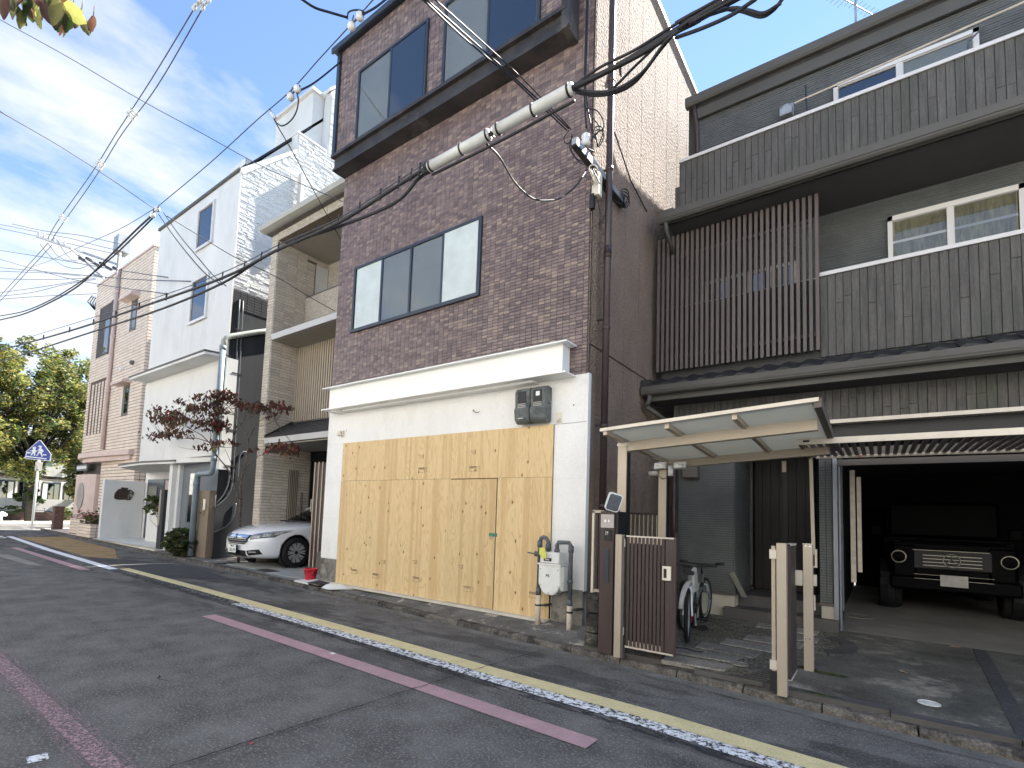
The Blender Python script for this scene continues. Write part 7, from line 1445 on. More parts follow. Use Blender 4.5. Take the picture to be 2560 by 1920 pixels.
WL = {'cable_a': 'thick upper black cable of the bundle crossing in front of the facades', 'cable_b': 'lower black cable of the bundle ending at the white sleeve', 'messenger': 'thin steel messenger wire above the black cable bundle', 'hv_a': 'upper of the two power lines with spacers high on the left', 'hv_b': 'lower of the two power lines with spacers high on the left', 'hv_c': 'power line running on down to the left frame edge from the crossarm', 'hv_d': 'second power line running down to the left from the crossarm',
'cross_a': 'thin wire slanting down across the sky to the tiled building', 'cross_b': 'thin wire slanting from the left edge to the clamp cluster', 'mess_mid': 'thin messenger wire rising to the top over the white house', 'mess_left': 'thin messenger wire falling to the far pole', 'tap_a': 'thick short cable from the clamps to the bay corner', 'tap_b': 'thick cable entering from the top of the sky', 'tap_c': 'thick cable leaving the topmost clamps upwards', 'jumper_a': 'drooping cable loop under the middle clamps', 'jumper_b': 'small looped jumper cable over the topmost clamps',
'drop_a': 'service wire dropping steeply to the beige house', 'drop_b': 'left steep drop wire below the clamp cluster', 'drop_c': 'right steep drop wire below the clamp cluster', 'drop_d': 'long thin drop wire crossing the white and beige houses', 'bundle_b': 'thick sagging cable from the clamps to the left edge', 'bundle_c': 'second sagging cable beside the thick one to the left edge',
'service_a': 'middle of three service wires coming down to the wall bracket', 'service_b': 'left of three service wires coming down to the wall bracket', 'service_c': 'thin right one of three service wires to the wall bracket', 'loop': 'hanging black cable loop on the brown tiles below the sleeve', 'right_a': 'thick black cable leaving the sleeve to the upper right', 'right_b': 'sagging cable under the thick one right of the sleeve', 'right_c': 'lowest sagging cable right of the sleeve', 'right_d': 'thin upper wire right of the sleeve', 'right_e': 'separate cable curving up at the top right of the bundle', 'right_f': 'looped loose cable end in the sky at the top right', 'right_g': 'second looped loose cable in the sky at the top right', 'right_h': 'middle cable of the bundle right of the sleeve',
'vertical_a': 'thick vertical cable running down the corner of the tiles', 'vertical_b': 'thin vertical cable beside the thick one on the tile corner', 'coil_a': 'outer loop of cable beside the bracket insulator', 'coil_b': 'inner loop of cable beside the bracket insulator', 'coil_c': 'tangled thin cable left of the bracket', 'coil_d': 'tangled cable falling over the bracket'}
for nm, r_, pts in WIRES:
    far = nm.startswith('far_wire')
    pts = list(pts)
    if nm in ('right_a', 'right_b', 'right_c', 'right_d', 'right_h'): pts += [(2.5, pts[-1][1], pts[-1][2]+.05), (7.0, pts[-1][1], pts[-1][2]+.3)]
    if not far and nm in ('cable_a', 'messenger', 'cable_b', 'mess_mid', 'hv_a', 'hv_b', 'bundle_b', 'bundle_c', 'cross_a', 'cross_b'):
        pass
    o = MB().tube(smooth_path(pts), r_*(1.6 if far else (1.9 if nm.startswith('hv') else 1.0)), 6).build('overhead_wire' if not nm.startswith(('coil', 'vertical', 'loop', 'jumper')) else 'cable', 'wire_bluegrey' if (far or nm.startswith(('hv', 'cross', 'mess'))) else 'cable_black', smooth=True)
    if far: tag(o, 'thin bluish wire among those fanning from the far utility pole', 'wire', 'thin wires at the far pole')
    else: tag(o, WL[nm], 'wire')
# lashing rings on the bundle
rr = random.Random(4)
ca = smooth_path([p for n_, r_, pts in WIRES if n_ == 'cable_a' for p in pts]); me_ = smooth_path([p for n_, r_, pts in WIRES if n_ == 'messenger' for p in pts])
rg = thing('cable_hangers', 'row of small black hanger rings tying the cable bundle to its messenger wire', 'cable hangers', (-6, 3.2, 4.7))
for p in ca[::2]:
    if p.x < -3.4: MB().tube([p+Vector((0, 0, -.03)), p+Vector((.012, 0, .09))], .010 if p.x > -9 else .014, 6).build('hanger', 'cable_black', rg)
# white sleeve
sl_ = thing('cable_sleeve', 'long white plastic sleeve with black bands on the overhead cables', 'cable sleeve', (-2.5, 3.2, 4.72))
A = Vector((-3.29, 3.2, 4.71)); E_ = Vector((-1.80, 3.2, 4.74)); dv_ = E_-A
MB().tube([A, A+dv_*.47], .046, 16).build('sleeve_half', 'sleeve_plastic', sl_, smooth=True); MB().tube([A+dv_*.49, A+dv_*.50], .04, 12).build('joint', 'black_plastic', sl_); MB().tube([A+dv_*.51, E_], .046, 16).build('sleeve_half', 'sleeve_plastic', sl_, smooth=True)
for f in (.012, .26, .455, .53, .76, .975): MB().tube([A+dv_*f, A+dv_*(f+.011)], .050, 16).build('band', 'black_plastic', sl_)
tag(MB().tube([A-dv_*.06+Vector((0, .02, -.0)), A+Vector((0, .02, 0))], .035, 10).tube([A-dv_*.03+Vector((0, -.02, .02)), A+dv_*.02], .03, 8).build('cable_joint', 'cable_black', smooth=True), 'black cable joint at the left end of the white sleeve', 'cable joint')
tag(MB().tube(smooth_path([A+Vector((0, .04, -.05)), A+dv_*.5+Vector((0, .04, -.075)), E_+Vector((0, .04, -.07))]), .012, 6).build('overhead_wire', 'cable_black', smooth=True), 'black wire running close under the white sleeve', 'wire')
# spacers on the power lines
for (x, y, z, lb) in ((-14.2, 5.22, 14.86, 'topmost white spacer on the power lines'), (-17.0, 5.62, 15.05, 'second white spacer down on the power lines'), (-19.6, 5.9, 15.2, 'third white spacer down on the power lines'), (-21.9, 6.1, 15.25, 'lowest white spacer on the power lines')):
    t_ = thing('line_spacer', lb, 'insulator', (x, y, z), 'spacers on the power lines'); d_ = Vector((0.0, .09, .11))
    globals().setdefault('SPC', []).append((t_, (x, y, z)))
hvA = smooth_path([p for n_, r_, pts in WIRES if n_ == 'hv_a' for p in pts], 12); hvB = smooth_path([p for n_, r_, pts in WIRES if n_ == 'hv_b' for p in pts], 12)
for (t_, _), fr in zip(SPC, (.03, .33, .56, .78)):
    a = hvA[int(fr*(len(hvA)-1))]; b = min(hvB, key=lambda p: abs(p.x-a.x)); t_.location = (a+b)/2
    MB().tube([a.lerp(b, -.2), a.lerp(b, 1.2)], .035, 8).build('bar', 'porcelain', t_, smooth=True)
    for p in (a, b):
        for s in (-1, 1): MB().lathe([(0, -.07), (.065, -.05), (.065, .05), (0, .07)], p+Vector((s*.18, 0, 0)), 'z', 10).build('insulator', 'porcelain', t_, smooth=True)
        MB().tube([p+Vector((-.2, 0, 0)), p+Vector((.2, 0, 0))], .03, 6).build('clip', 'galvanised', t_)
# clamp clusters
def cluster(x, y, z, lb, s=1.0):
    t_ = thing('line_clamp', lb, 'insulator', (x, y, z))
    for k, (dx_, dz_) in enumerate(((-.09, -.02), (.09, .02))):
        MB().lathe([(0, -.05), (.035, -.045), (.05, -.02), (.05, .02), (.03, .05), (0, .055)], (x+dx_*s, y, z+dz_*s), 'z', 12).build('insulator', 'porcelain', t_, smooth=True)
        MB().tube([(x+dx_*s, y, z+dz_*s+.05), (x+dx_*s*.6, y, z+.11)], .008, 6).build('hook', 'dark_steel', t_)
    MB().tube([(x-.15*s, y, z+.0), (x+.15*s, y, z+.04)], .014, 6).build('bar', 'dark_steel', t_)
cluster(-11.29, 3.6, 7.22, 'pair of insulators where the drop wires branch off, lower left', 1.2); cluster(-6.46, 3.6, 7.31, 'pair of insulators on the messenger wire beside the bay', .9); cluster(-5.13, 3.6, 7.60, 'topmost pair of insulators on the messenger wire', .9)
tag(MB().tube([(-7.08, 3.6, 7.33), (-7.05, 3.6, 7.28), (-6.97, 3.6, 7.20), (-6.93, 3.6, 7.16)], .022, 8).build('strain_clamp', 'porcelain', smooth=True), 'small white strain clamp hanging under the messenger wire', 'clamp')
# far utility pole with crossarms
up = thing('utility_pole', 'far concrete utility pole with crossarms and dark switch gear over the pink building', 'utility pole', (-36, 9.9, 0))
MB().tube([(-35.9, 9.9, 0), (-35.9, 9.9, 17.2)], [.22, .15], 12).build('pole', 'concrete_pole', up, smooth=True)
MB().box(-35.99, -35.89, 6.1, 10.3, 15.55, 15.65).build('cantilever', 'galvanised', up); MB().tube([(-35.9, 9.9, 14.0), (-35.9, 7.6, 15.55)], .05, 6).build('strut', 'galvanised', up)
for z_ in (14.5, 13.2): MB().box(-36.0, -35.9, 8.7, 11.0, z_, z_+.1).build('crossarm', 'galvanised', up)
MB().box(-36.3, -35.5, 9.6, 10.2, 16.3, 17.3).build('switch_box', 'galvanised', up)
for k in range(8): MB().tube([(-35.9, 8.0+k*.32, 15.2+.12*(k % 2)), (-35.5, 8.1+k*.32, 15.0+.12*(k % 2))], .09, 6).build('insulator', 'dark_steel', up)
for k in range(6): MB().lathe([(0, 0), (.07, .05), (.05, .25), (0, .3)], (-35.95, 6.2+k*.22, 15.65), 'z', 8).build('insulator', 'porcelain', up)
for k in range(5): MB().tube([(-35.9, 8.7+k*.1, 13.2), (-35.7, 8.5+k*.12, 12.8), (-35.9, 8.9, 12.5)], .03, 5).build('jumper_wire', 'cable_black', up)

# wall bracket for the service lines
wb = thing('wall_bracket', 'galvanised steel channel bracket on the building corner carrying insulators and cable coils', 'bracket', (-2.98, 6.0, 6.18))
MB().box(-3.00, -2.93, 5.35, 6.92, 6.16, 6.24).build('channel', 'galvanised', wb)
MB().box(-3.0, -2.93, 5.36, 5.50, 6.24, 6.245).box(-3.0, -2.93, 5.55, 5.7, 6.24, 6.246).build('plate', 'plate_white', wb)
MB().box(-3.01, -2.93, 5.35, 6.9, 6.14, 6.16).build('lip', 'dark_steel', wb)
MB().lathe([(0, 0), (.035, 0), (.06, .03), (.06, .05), (.04, .07), (.055, .10), (.055, .13), (.03, .16), (0, .17)], (-2.95, 5.62, 6.30), 'z', 14).build('insulator', 'porcelain', wb, smooth=True)
MB().tube([(-2.95, 5.62, 6.24), (-2.95, 5.62, 6.30)], .012, 6).tube([(-3.0, 5.50, 6.26), (-2.90, 5.75, 6.28)], .012, 6).build('pin', 'dark_steel', wb)
MB().box(-3.0, -2.90, 5.92, 6.03, 5.80, 6.12).build('junction_box', 'cream_plastic', wb, bevel=.006); MB().box(-3.02, -2.96, 5.90, 5.96, 5.62, 5.82).build('gland', 'black_plastic', wb)
def coil(cx, cy, cz, r_, n, m_, tilt=.3, rad=.008):
    m2 = MB()
    for k in range(n):
        q = r_*(1-.08*k); m2.tube([(cx+.02*math.sin(a*2+k), cy+q*math.cos(a)+.02*k, cz+q*1.1*math.sin(a)-.02*k+tilt*q*math.cos(a)) for a in [2*math.pi*i/20 for i in range(21)]], rad, 5, caps=False)
    m2.build('cable_coil', m_, wb, smooth=True)
coil(-2.92, 5.80, 6.02, .10, 3, 'pvc_cream'); coil(-2.90, 6.78, 6.22, .11, 3, 'cable_black'); coil(-2.92, 5.92, 6.62, .12, 2, 'cable_black', .6)
MB().tube(smooth_path([(-2.93, 5.9, 6.1), (-2.95, 6.15, 6.02), (-2.95, 6.5, 6.04), (-2.92, 6.78, 6.10)]), .012, 6).tube(smooth_path([(-2.95, 5.96, 5.80), (-2.92, 6.02, 5.6), (-2.95, 6.08, 5.45), (-2.9, 6.12, 5.6)]), .007, 5).build('lead', 'cable_black', wb, smooth=True)
tag(MB().tube([(-3.0, 6.6, 7.15), (-2.99, 7.2, 6.75), (-2.99, 7.9, 6.6)], .01, 5).build('stay_wire', 'cable_black'), 'thin diagonal wire on the sunlit stucco wall', 'wire')
tag(MB().tube([(-3.0, 6.7, 8.3), (-2.97, 6.7, 8.1), (-2.97, 6.74, 8.1), (-2.98, 6.74, 8.28)], .012, 5).build('wall_hook', 'dark_steel'), 'small dark hook on the sunlit stucco wall', 'hook')
# =================================================================== BICYCLES BY THE GATE
b1 = thing('mountain_bicycle', 'white and red mountain bicycle with knobby tyre behind the gate leaf', 'bicycle', (-1.83, 6.0, .12))
simple_bike(b1, (-1.80, 6.22, .13), 1.0, .31, (-.22, 1, 0), 'sign_white')
MB().tube([(-1.86, 6.50, .42), (-1.90, 6.64, .30)], .035, 8).build('bottle', 'red_paint', b1, smooth=True)
MB().tube([(-1.80, 5.95+.31*(1-math.sin(a)), .44+.36*math.cos(a)) for a in [-.2, .1, .4, .7, 1.0, 1.3]], .03, 6)  .build('mudguard', 'plate_grey', b1, smooth=True)
MB().hexa([(-1.85, 6.5, .66), (-1.80, 6.5, .66), (-1.83, 6.8, .66), (-1.88, 6.8, .66)], [(-1.85, 6.45, .93), (-1.79, 6.45, .93), (-1.83, 6.70, .96), (-1.88, 6.70, .96)]).build('bag', 'plate_grey', b1, bevel=.015)
b2 = thing('city_bicycle', 'dark bicycle with black mudguards behind the white one', 'bicycle', (-2.06, 7.3, .12))
simple_bike(b2, (-2.02, 6.85, .13), .98, .30, (.0, 1, 0), 'meter_grey')
MB().tube([(-2.02, 6.85-.33*math.cos(a), .43+.33*math.sin(a)) for a in [-.3, 0, .4, .8, 1.2, 1.6]], .022, 6).build('mudguard', 'black_plastic', b2, smooth=True)
B(-1.78, -1.68, 6.5, 6.62, .23, .26).build('pedal', 'black_plastic', b2)

# =================================================================== CARS
def surf(profile_rows, name, m_, parent, sub=2, closed=True):
    """rows of points (nose to tail, each from centre bottom round the side to centre top) mirrored into a closed body"""
    vs = []; fs = []; n = len(profile_rows[0])
    for row in profile_rows:
        full = [(x, y, z) for (x, y, z) in row]+[(-x, y, z) for (x, y, z) in reversed(row[1:-1])]
        vs += full
    k = 2*n-2
    for i in range(len(profile_rows)-1):
        for j in range(k):
            a = i*k+j; b = i*k+(j+1) % k; fs.append((a, b, b+k, a+k))
    fs.append(tuple(range(k)))
    fs.append(tuple(reversed(range((len(profile_rows)-1)*k, len(profile_rows)*k))))
    me = bpy.data.meshes.new(name); me.from_pydata(vs, [], fs); me.update()
    bm = bmesh.new(); bm.from_mesh(me); bmesh.ops.recalc_face_normals(bm, faces=bm.faces); bm.to_mesh(me); bm.free()
    o = bpy.data.objects.new(name, me); COL.objects.link(o)
    if sub:
        md = o.modifiers.new('s', 'SUBSURF'); md.levels = sub; md.render_levels = sub
    return o
def bake(o):
    dg = bpy.context.evaluated_depsgraph_get(); dg.update(); me = bpy.data.meshes.new_from_object(o.evaluated_get(dg)); o.modifiers.clear(); o.data = me
    for p in me.polygons: p.use_smooth = True
    return o
def cut(o, cutters):
    for c in cutters:
        md = o.modifiers.new('b', 'BOOLEAN'); md.operation = 'DIFFERENCE'; md.solver = 'EXACT'; md.object = c
    bake(o)
    for c in cutters: bpy.data.objects.remove(c)
def wheel(parent, c, r_, wd, side, spokes, rim='rim_silver'):
    """axle along local x"""
    s = side
    t_ = MB().lathe([(r_*.66, -wd/2), (r_*.9, -wd/2-.006), (r_*.985, -wd/2+.02), (r_, 0), (r_*.985, wd/2-.02), (r_*.9, wd/2+.006), (r_*.66, wd/2)], c, 'x', 40).build('wheel', 'rubber', parent, smooth=True)
    o_ = c[0]+s*wd*.46
    rm = MB(); rm.lathe([(r_*.70, -.02*s), (r_*.705, .006*s), (r_*.66, .0), (r_*.645, -.03*s), (r_*.64, -.14*s), (0, -.15*s)], (o_, c[1], c[2]), 'x', 40, 1)
    for k in range(spokes):
        a = 2*math.pi*k/spokes
        for da, w0 in ((-.13, .022), (.13, .022)):
            p0 = (c[1]+math.cos(a+da*.35)*r_*.12, c[2]+math.sin(a+da*.35)*r_*.12); p1 = (c[1]+math.cos(a+da)*r_*.66, c[2]+math.sin(a+da)*r_*.66)
            nx, nz = -math.sin(a), math.cos(a); x0 = o_-.012*s; x1 = o_-.035*s
            q = lambda p, w_: [(p[0]-nx*w_, p[1]-nz*w_), (p[0]+nx*w_, p[1]+nz*w_)]
            A_, B_ = q(p0, .010), q(p1, w0*.75)
            rm.add([(x0, *A_[0]), (x0, *A_[1]), (o_-.004*s, *B_[1]), (o_-.004*s, *B_[0]), (x1, *A_[0]), (x1, *A_[1]), (x1, *B_[1]), (x1, *B_[0])], [(0, 1, 2, 3), (0, 3, 7, 4), (1, 5, 6, 2), (3, 2, 6, 7)], 0)
    rm.lathe([(0, .0), (r_*.10, -.002*s), (r_*.14, -.015*s), (r_*.14, -.04*s)], (o_-.005*s, c[1], c[2]), 'x', 20, 1)
    rm.build('rim', [rim, 'rim_dark'], t_, fixn=True, smooth=False)
    return t_
def conform(body, quad, nu, nv, off, name, m_, parent, axis=(0, 1, 0), origin_y=-3, bend=None):
    """patch lying on the body: bilinear quad in (x,z) projected along +Y on to the body surface"""
    bm = bmesh.new(); bm.from_mesh(body.data); bm.transform(Matrix.Translation(body.location)); tree_ = BVHTree.FromBMesh(bm); bm.free()
    vs = []; ok = {}
    for j in range(nv+1):
        for i in range(nu+1):
            u, v = i/nu, j/nv
            a = [quad[0][k]*(1-u)+quad[1][k]*u for k in (0, 1)]; b = [quad[3][k]*(1-u)+quad[2][k]*u for k in (0, 1)]
            p = [a[k]*(1-v)+b[k]*v for k in (0, 1)]
            h = tree_.ray_cast(Vector((p[0], origin_y, p[1])), Vector((0, 1, 0)))
            if h[0] is None: h = (Vector((p[0], vs[-1][1] if vs else 0, p[1])), Vector((0, -1, 0)))
            q = h[0]+h[1]*off; vs.append(tuple(q))
    fs = [(j*(nu+1)+i, j*(nu+1)+i+1, (j+1)*(nu+1)+i+1, (j+1)*(nu+1)+i) for j in range(nv) for i in range(nu)]
    P = wloc(parent); me = bpy.data.meshes.new(name); me.from_pydata([(x, y, z) for x, y, z in vs], [], fs); me.update()
    o = bpy.data.objects.new(name, me); o.location = (0, 0, 0); me.materials.append(M[m_]); o.parent = parent; COL.objects.link(o)
    for p_ in me.polygons: p_.use_smooth = True
    return o
# ---- white sedan: local frame, nose at y=0 pointing to -Y, centre x=0
CARX, CARY, CARZ = -12.08, 6.13, .095
car = thing('white_sedan', 'white saloon car parked nose out under the beige house', 'car', (CARX, CARY, CARZ))
Y_ = [0.0, .05, .16, .36, .65, 1.0, 1.35, 1.62, 2.3, 3.2, 4.2, 4.75, 4.93]
Wd = [.52, .66, .79, .875, .905, .92, .925, .925, .925, .925, .915, .86, .75]
zb = [.30, .24, .20, .19, .19, .19, .20, .20, .20, .20, .22, .27, .36]
zs = [.55, .60, .67, .76, .82, .855, .885, .90, .93, .95, .96, .95, .88]
zc = [.60, .70, .80, .87, .925, .965, .99, 1.005, 1.01, 1.02, 1.06, 1.05, .92]
rows = []
for y, w_, b_, s_, c_ in zip(Y_, Wd, zb, zs, zc):
    e = .045 if y > 0.2 else .02
    rows.append([(0, y, b_), (w_*.55, y, b_), (w_*.93, y+(.0), b_+.01), (w_*.985, y, b_+.14), (w_, y, b_*.35+s_*.65), (w_*.985, y, s_), (w_*.90, y, s_+(c_-s_)*.42), (w_*.70, y, s_+(c_-s_)*.72), (w_*.35, y, c_-.006), (0, y, c_)])
# pull the nose centre forward so that the front is curved in plan
def nosewarp(r):
    out = []
    for (x, y, z) in r:
        out.append((x, y+(.16*(abs(x)/.9)**2.2 if y < .5 else .16*(abs(x)/.9)**2.2*max(0, 1-(y-.5)/.6)), z))
    return out
rows = [nosewarp(r) for r in rows]
body = surf(rows, 'body', 'car_white', car, 2); bake(body)
def cyl(c, r_, x0, x1):
    o = MB().lathe([(0, x0-c[0]), (r_, x0-c[0]), (r_, x1-c[0]), (0, x1-c[0])], c, 'x', 40)
    me = bpy.data.meshes.new('c'); me.from_pydata(o.v, [], o.f); bm = bmesh.new(); bm.from_mesh(me); bmesh.ops.remove_doubles(bm, verts=bm.verts, dist=1e-5); bmesh.ops.recalc_face_normals(bm, faces=bm.faces); bm.to_mesh(me); bm.free()
    ob = bpy.data.objects.new('c', me); COL.objects.link(ob); return ob
WR = .335
cut(body, [cyl((.8, .97, WR+.01), WR+.045, .62, 1.1), cyl((-.8, .97, WR+.01), WR+.045, -1.1, -.62), cyl((.8, 3.75, WR+.01), WR+.045, .62, 1.1), cyl((-.8, 3.75, WR+.01), WR+.045, -1.1, -.62)])
body.data.materials.clear(); body.data.materials.append(M['car_white']); body.parent = car
try:
    body.data.shade_smooth()
    md_ = body.modifiers.new('wn', 'WEIGHTED_NORMAL')
except Exception: pass
for x_, s in ((.80, 1), (-.80, -1)):
    for y in (.97, 3.75):
        c_ = (CARX+x_, CARY+y, CARZ+WR-.005); wheel(car, c_, WR, .22, s, 10)
        MB().lathe([(WR+.04, -.10*s), (WR+.045, .08*s)], (c_[0]-.02*s, c_[1], c_[2]+.012), 'x', 40).lathe([(0, 0), (WR+.04, 0)], (c_[0]-.14*s, c_[1], c_[2]+.012), 'x', 40).build('wheel_arch', 'black_plastic', car)
def L_(b): return [(CARX+x, CARY+y, CARZ+z) for x, y, z in b]
# glasshouse
gh = MB()
def strip_(a, b, mi=0): gh.add(L_([a[0], a[1], b[1], b[0]]), [(0, 1, 2, 3)], mi)
N8 = 8; ws = []
for i in range(N8+1):
    u = -1+2*i/N8; ws.append(((u*.80, 1.42+.17*u*u, .985-.02*u*u), (u*.60, 2.28+.08*u*u, 1.40-.02*u*u)))
for a, b in zip(ws, ws[1:]): gh.add(L_([a[0], b[0], b[1], a[1]]), [(0, 1, 2, 3)], 0)
gh.build('windscreen', 'glass_car', car, smooth=True)
rf = MB(); rfp = [[(u*.60, 2.28+.08*u*u, 1.40-.02*u*u) for u in [-1+2*i/N8 for i in range(N8+1)]], [(u*.62, 2.8, 1.455-.035*u*u) for u in [-1+2*i/N8 for i in range(N8+1)]], [(u*.60, 3.4, 1.45-.035*u*u) for u in [-1+2*i/N8 for i in range(N8+1)]], [(u*.56, 3.8, 1.39-.03*u*u) for u in [-1+2*i/N8 for i in range(N8+1)]]]
for r0, r1 in zip(rfp, rfp[1:]):
    for i in range(N8): rf.add(L_([r0[i], r0[i+1], r1[i+1], r1[i]]), [(0, 1, 2, 3)])
rf.build('roof', 'car_white', car, smooth=True)
for s in (-1, 1):
    sg_ = MB().add(L_([(s*.80, 1.62, .965), (s*.855, 3.2, 1.0), (s*.80, 4.3, 1.03), (s*.56, 3.82, 1.36), (s*.60, 3.4, 1.415), (s*.62, 2.8, 1.42), (s*.60, 2.38, 1.38)]), [(0, 1, 2, 3, 4, 5, 6)]); sg_.build('side_window', 'glass_car', car)
    MB().tube(L_([(s*.80, 1.57, .97), (s*.71, 1.97, 1.19), (s*.60, 2.37, 1.385), (s*.62, 2.8, 1.43), (s*.60, 3.4, 1.425), (s*.56, 3.82, 1.37), (s*.78, 4.35, 1.05)]), .028, 8).build('pillar', 'car_white' if s < 0 else 'black_plastic', car, smooth=True)
    mr_ = MB().hexa(L_([(s*.90, 1.95, .98), (s*1.06, 1.98, 1.0), (s*1.06, 2.08, 1.0), (s*.90, 2.08, .98)]), L_([(s*.90, 1.95, 1.08), (s*1.04, 1.98, 1.12), (s*1.04, 2.08, 1.12), (s*.90, 2.08, 1.08)])).build('door_mirror', 'car_white', car, fixn=True, bevel=.02)
MB().add(L_([(-.56, 3.8, 1.36), (.56, 3.8, 1.36), (.72, 4.45, 1.06), (-.72, 4.45, 1.06)]), [(0, 1, 2, 3)]).build('rear_window', 'glass_car', car)
MB().box(CARX-.72, CARX+.72, CARY+1.7, CARY+4.2, CARZ+.5, CARZ+.97).build('cabin', 'interior_dark', car)
for s in (-.38, .38): MB().box(CARX+s-.22, CARX+s+.22, CARY+2.6, CARY+2.78, CARZ+.8, CARZ+1.18).box(CARX+s-.12, CARX+s+.12, CARY+2.66, CARY+2.75, CARZ+1.18, CARZ+1.32).build('seat', 'bronze_dark', car)
MB().tube(L_([(-.74, 1.46, .99), (0, 1.34, 1.01), (.74, 1.46, .99)]), .014, 6).build('cowl', 'black_plastic', car)
# front face parts, wrapped on to the body surface
body2 = body
cf = lambda q, nu, nv, off, n, m_: conform(body2, q, nu, nv, off, n, m_, car)
cf([(-.44, .56), (.44, .56), (.50, .70), (-.50, .70)], 14, 4, .006, 'grille', 'black_plastic')
cf([(-.34, .50), (.34, .50), (.46, .57), (-.46, .57)], 14, 2, .007, 'grille', 'black_plastic')
cf([(-.42, .635), (.42, .635), (.46, .685), (-.46, .685)], 14, 2, .022, 'chrome_bar', 'chrome')
for z_ in (.525, .575, .61): cf([(-.40, z_), (.40, z_), (.41, z_+.010), (-.41, z_+.010)], 14, 1, .016, 'grille_bar', 'rim_silver')
cf([(-.055, .595), (.055, .595), (.055, .70), (-.055, .70)], 3, 3, .026, 'emblem_back', 'black_plastic')
for q in ([(-.045, .61), (-.03, .61), (-.025, .69), (-.042, .69)], [(.03, .61), (.045, .61), (.042, .69), (.025, .69)], [(-.03, .64), (.03, .64), (.03, .655), (-.03, .655)]): cf(q, 1, 1, .034, 'emblem', 'chrome')
for s in (-1, 1):
    q = [(s*.50, .60), (s*.84, .665), (s*.885, .79), (s*.50, .70)]
    if s < 0: q = [q[1], q[0], q[3], q[2]]
    h_ = cf(q, 12, 4, .006, 'headlight', 'meter_grey')
    for (a0, a1, z0, z1) in ((.53, .68, .625, .685), (.70, .80, .665, .725), (.82, .865, .71, .765)):
        qq = [(s*a0, z0), (s*a1, z0+.02), (s*a1, z1+.01), (s*a0, z1)]
        if s < 0: qq = [qq[1], qq[0], qq[3], qq[2]]
        cf(qq, 4, 2, .012, 'lamp_lens', 'lamp_clear')
    qq = [(s*.50, .700), (s*.88, .795), (s*.885, .81), (s*.50, .714)]
    if s < 0: qq = [qq[1], qq[0], qq[3], qq[2]]
    cf(qq, 10, 1, .010, 'lamp_brow', 'chrome')
    qq = [(s*.48, .27), (s*.74, .31), (s*.70, .41), (s*.42, .37)]
    if s < 0: qq = [qq[1], qq[0], qq[3], qq[2]]
    cf(qq, 8, 3, .006, 'fog_intake', 'black_plastic')
    qq = [(s*.50, .335), (s*.66, .345), (s*.65, .365), (s*.50, .358)]
    if s < 0: qq = [qq[1], qq[0], qq[3], qq[2]]
    cf(qq, 4, 1, .014, 'fog_lamp', 'rim_silver')
cf([(-.42, .25), (.42, .25), (.40, .37), (-.40, .37)], 12, 3, .006, 'lower_intake', 'black_plastic')
cf([(-.40, .215), (.40, .215), (.44, .235), (-.44, .235)], 12, 1, .016, 'chin_spoiler', 'white_steel')
pl_ = MB().box(CARX-.165, CARX+.165, CARY-.05, CARY-.035, CARZ+.315, CARZ+.48).build('number_plate', 'plate_white', car)
MB().box(CARX-.175, CARX+.175, CARY-.046, CARY-.02, CARZ+.305, CARZ+.49).build('plate_frame', 'black_plastic', car)
text_mesh('lettering', '35-19', .105, 'text_black', pl_, (CARX+.01, CARY-.052, CARZ+.365), (math.pi/2, 0, 0))
text_mesh('lettering', '京都 301', .042, 'text_black', pl_, (CARX, CARY-.052, CARZ+.45), (math.pi/2, 0, 0))
# door seam and turn repeater
MB().tube(L_([(.925, 1.50, .30), (.945, 1.52, .62), (.925, 1.60, .92)]), .004, 5).build('door_seam', 'black_plastic', car)
MB().box(CARX+.915, CARX+.935, CARY+1.36, CARY+1.46, CARZ+.66, CARZ+.675).build('side_marker', 'black_plastic', car)

car.scale = (1.06, 1.06, 1.09); car.location = (CARX-.055, CARY-.058, CARZ)
# ---- black off-road van in the garage
VX, VY, VZ = .92, 11.25, .145
vn = thing('black_off_road_car', 'black boxy off-road car with round headlights standing in the dark garage', 'car', (VX, VY, VZ))
def VB(x0, x1, y0, y1, z0, z1, n, m_, p=None, bev=.02): return MB().box(VX+x0, VX+x1, VY+y0, VY+y1, VZ+z0, VZ+z1).build(n, m_, p or vn, bevel=bev)
VB(-.78, .78, .03, 1.45, .50, 1.20, 'bonnet', 'car_black', bev=.05)
for s in (-1, 1):
    VB(s*.60-.18, s*.60+.18, .0, 1.45, .55, 1.15, 'wing', 'car_black', bev=.05); MB().lathe([(.36, -.12), (.44, -.10), (.46, 0), (.44, .10), (.36, .12)], (VX+s*.83, VY+.62, VZ+.42), 'x', 24).build('wheel_arch', 'black_plastic', vn)
    hl = MB().lathe([(0, -.015), (.085, -.02), (.10, -.03), (.108, -.02), (.11, 0), (0, .01)], (VX+s*.675, VY, VZ+.925), 'y', 28).build('headlight', 'dull_chrome', vn, smooth=True)
    MB().lathe([(0, -.045), (.06, -.038), (.092, -.026)], (VX+s*.675, VY, VZ+.925), 'y', 24).build('lens', 'car_black', hl, smooth=True)
    VB(s*.70-.05, s*.70+.05, .05, .16, 1.165, 1.21, 'turn_signal', 'car_black', bev=.01)
    wheel(vn, (VX+s*.76, VY+.62, VZ+.37), .37, .25, s, 5, 'rim_dark'); wheel(vn, (VX+s*.76, VY+3.4, VZ+.37), .37, .25, s, 5, 'rim_dark')
    VB(s*.98-.09, s*.98+.09, 1.5, 1.62, 1.25, 1.45, 'door_mirror', 'car_black')
VB(-.88, .88, 1.4, 4.4, .50, 1.25, 'body', 'car_black'); VB(-.80, .80, 1.55, 4.35, 1.25, 1.92, 'cabin', 'car_black', bev=.06)
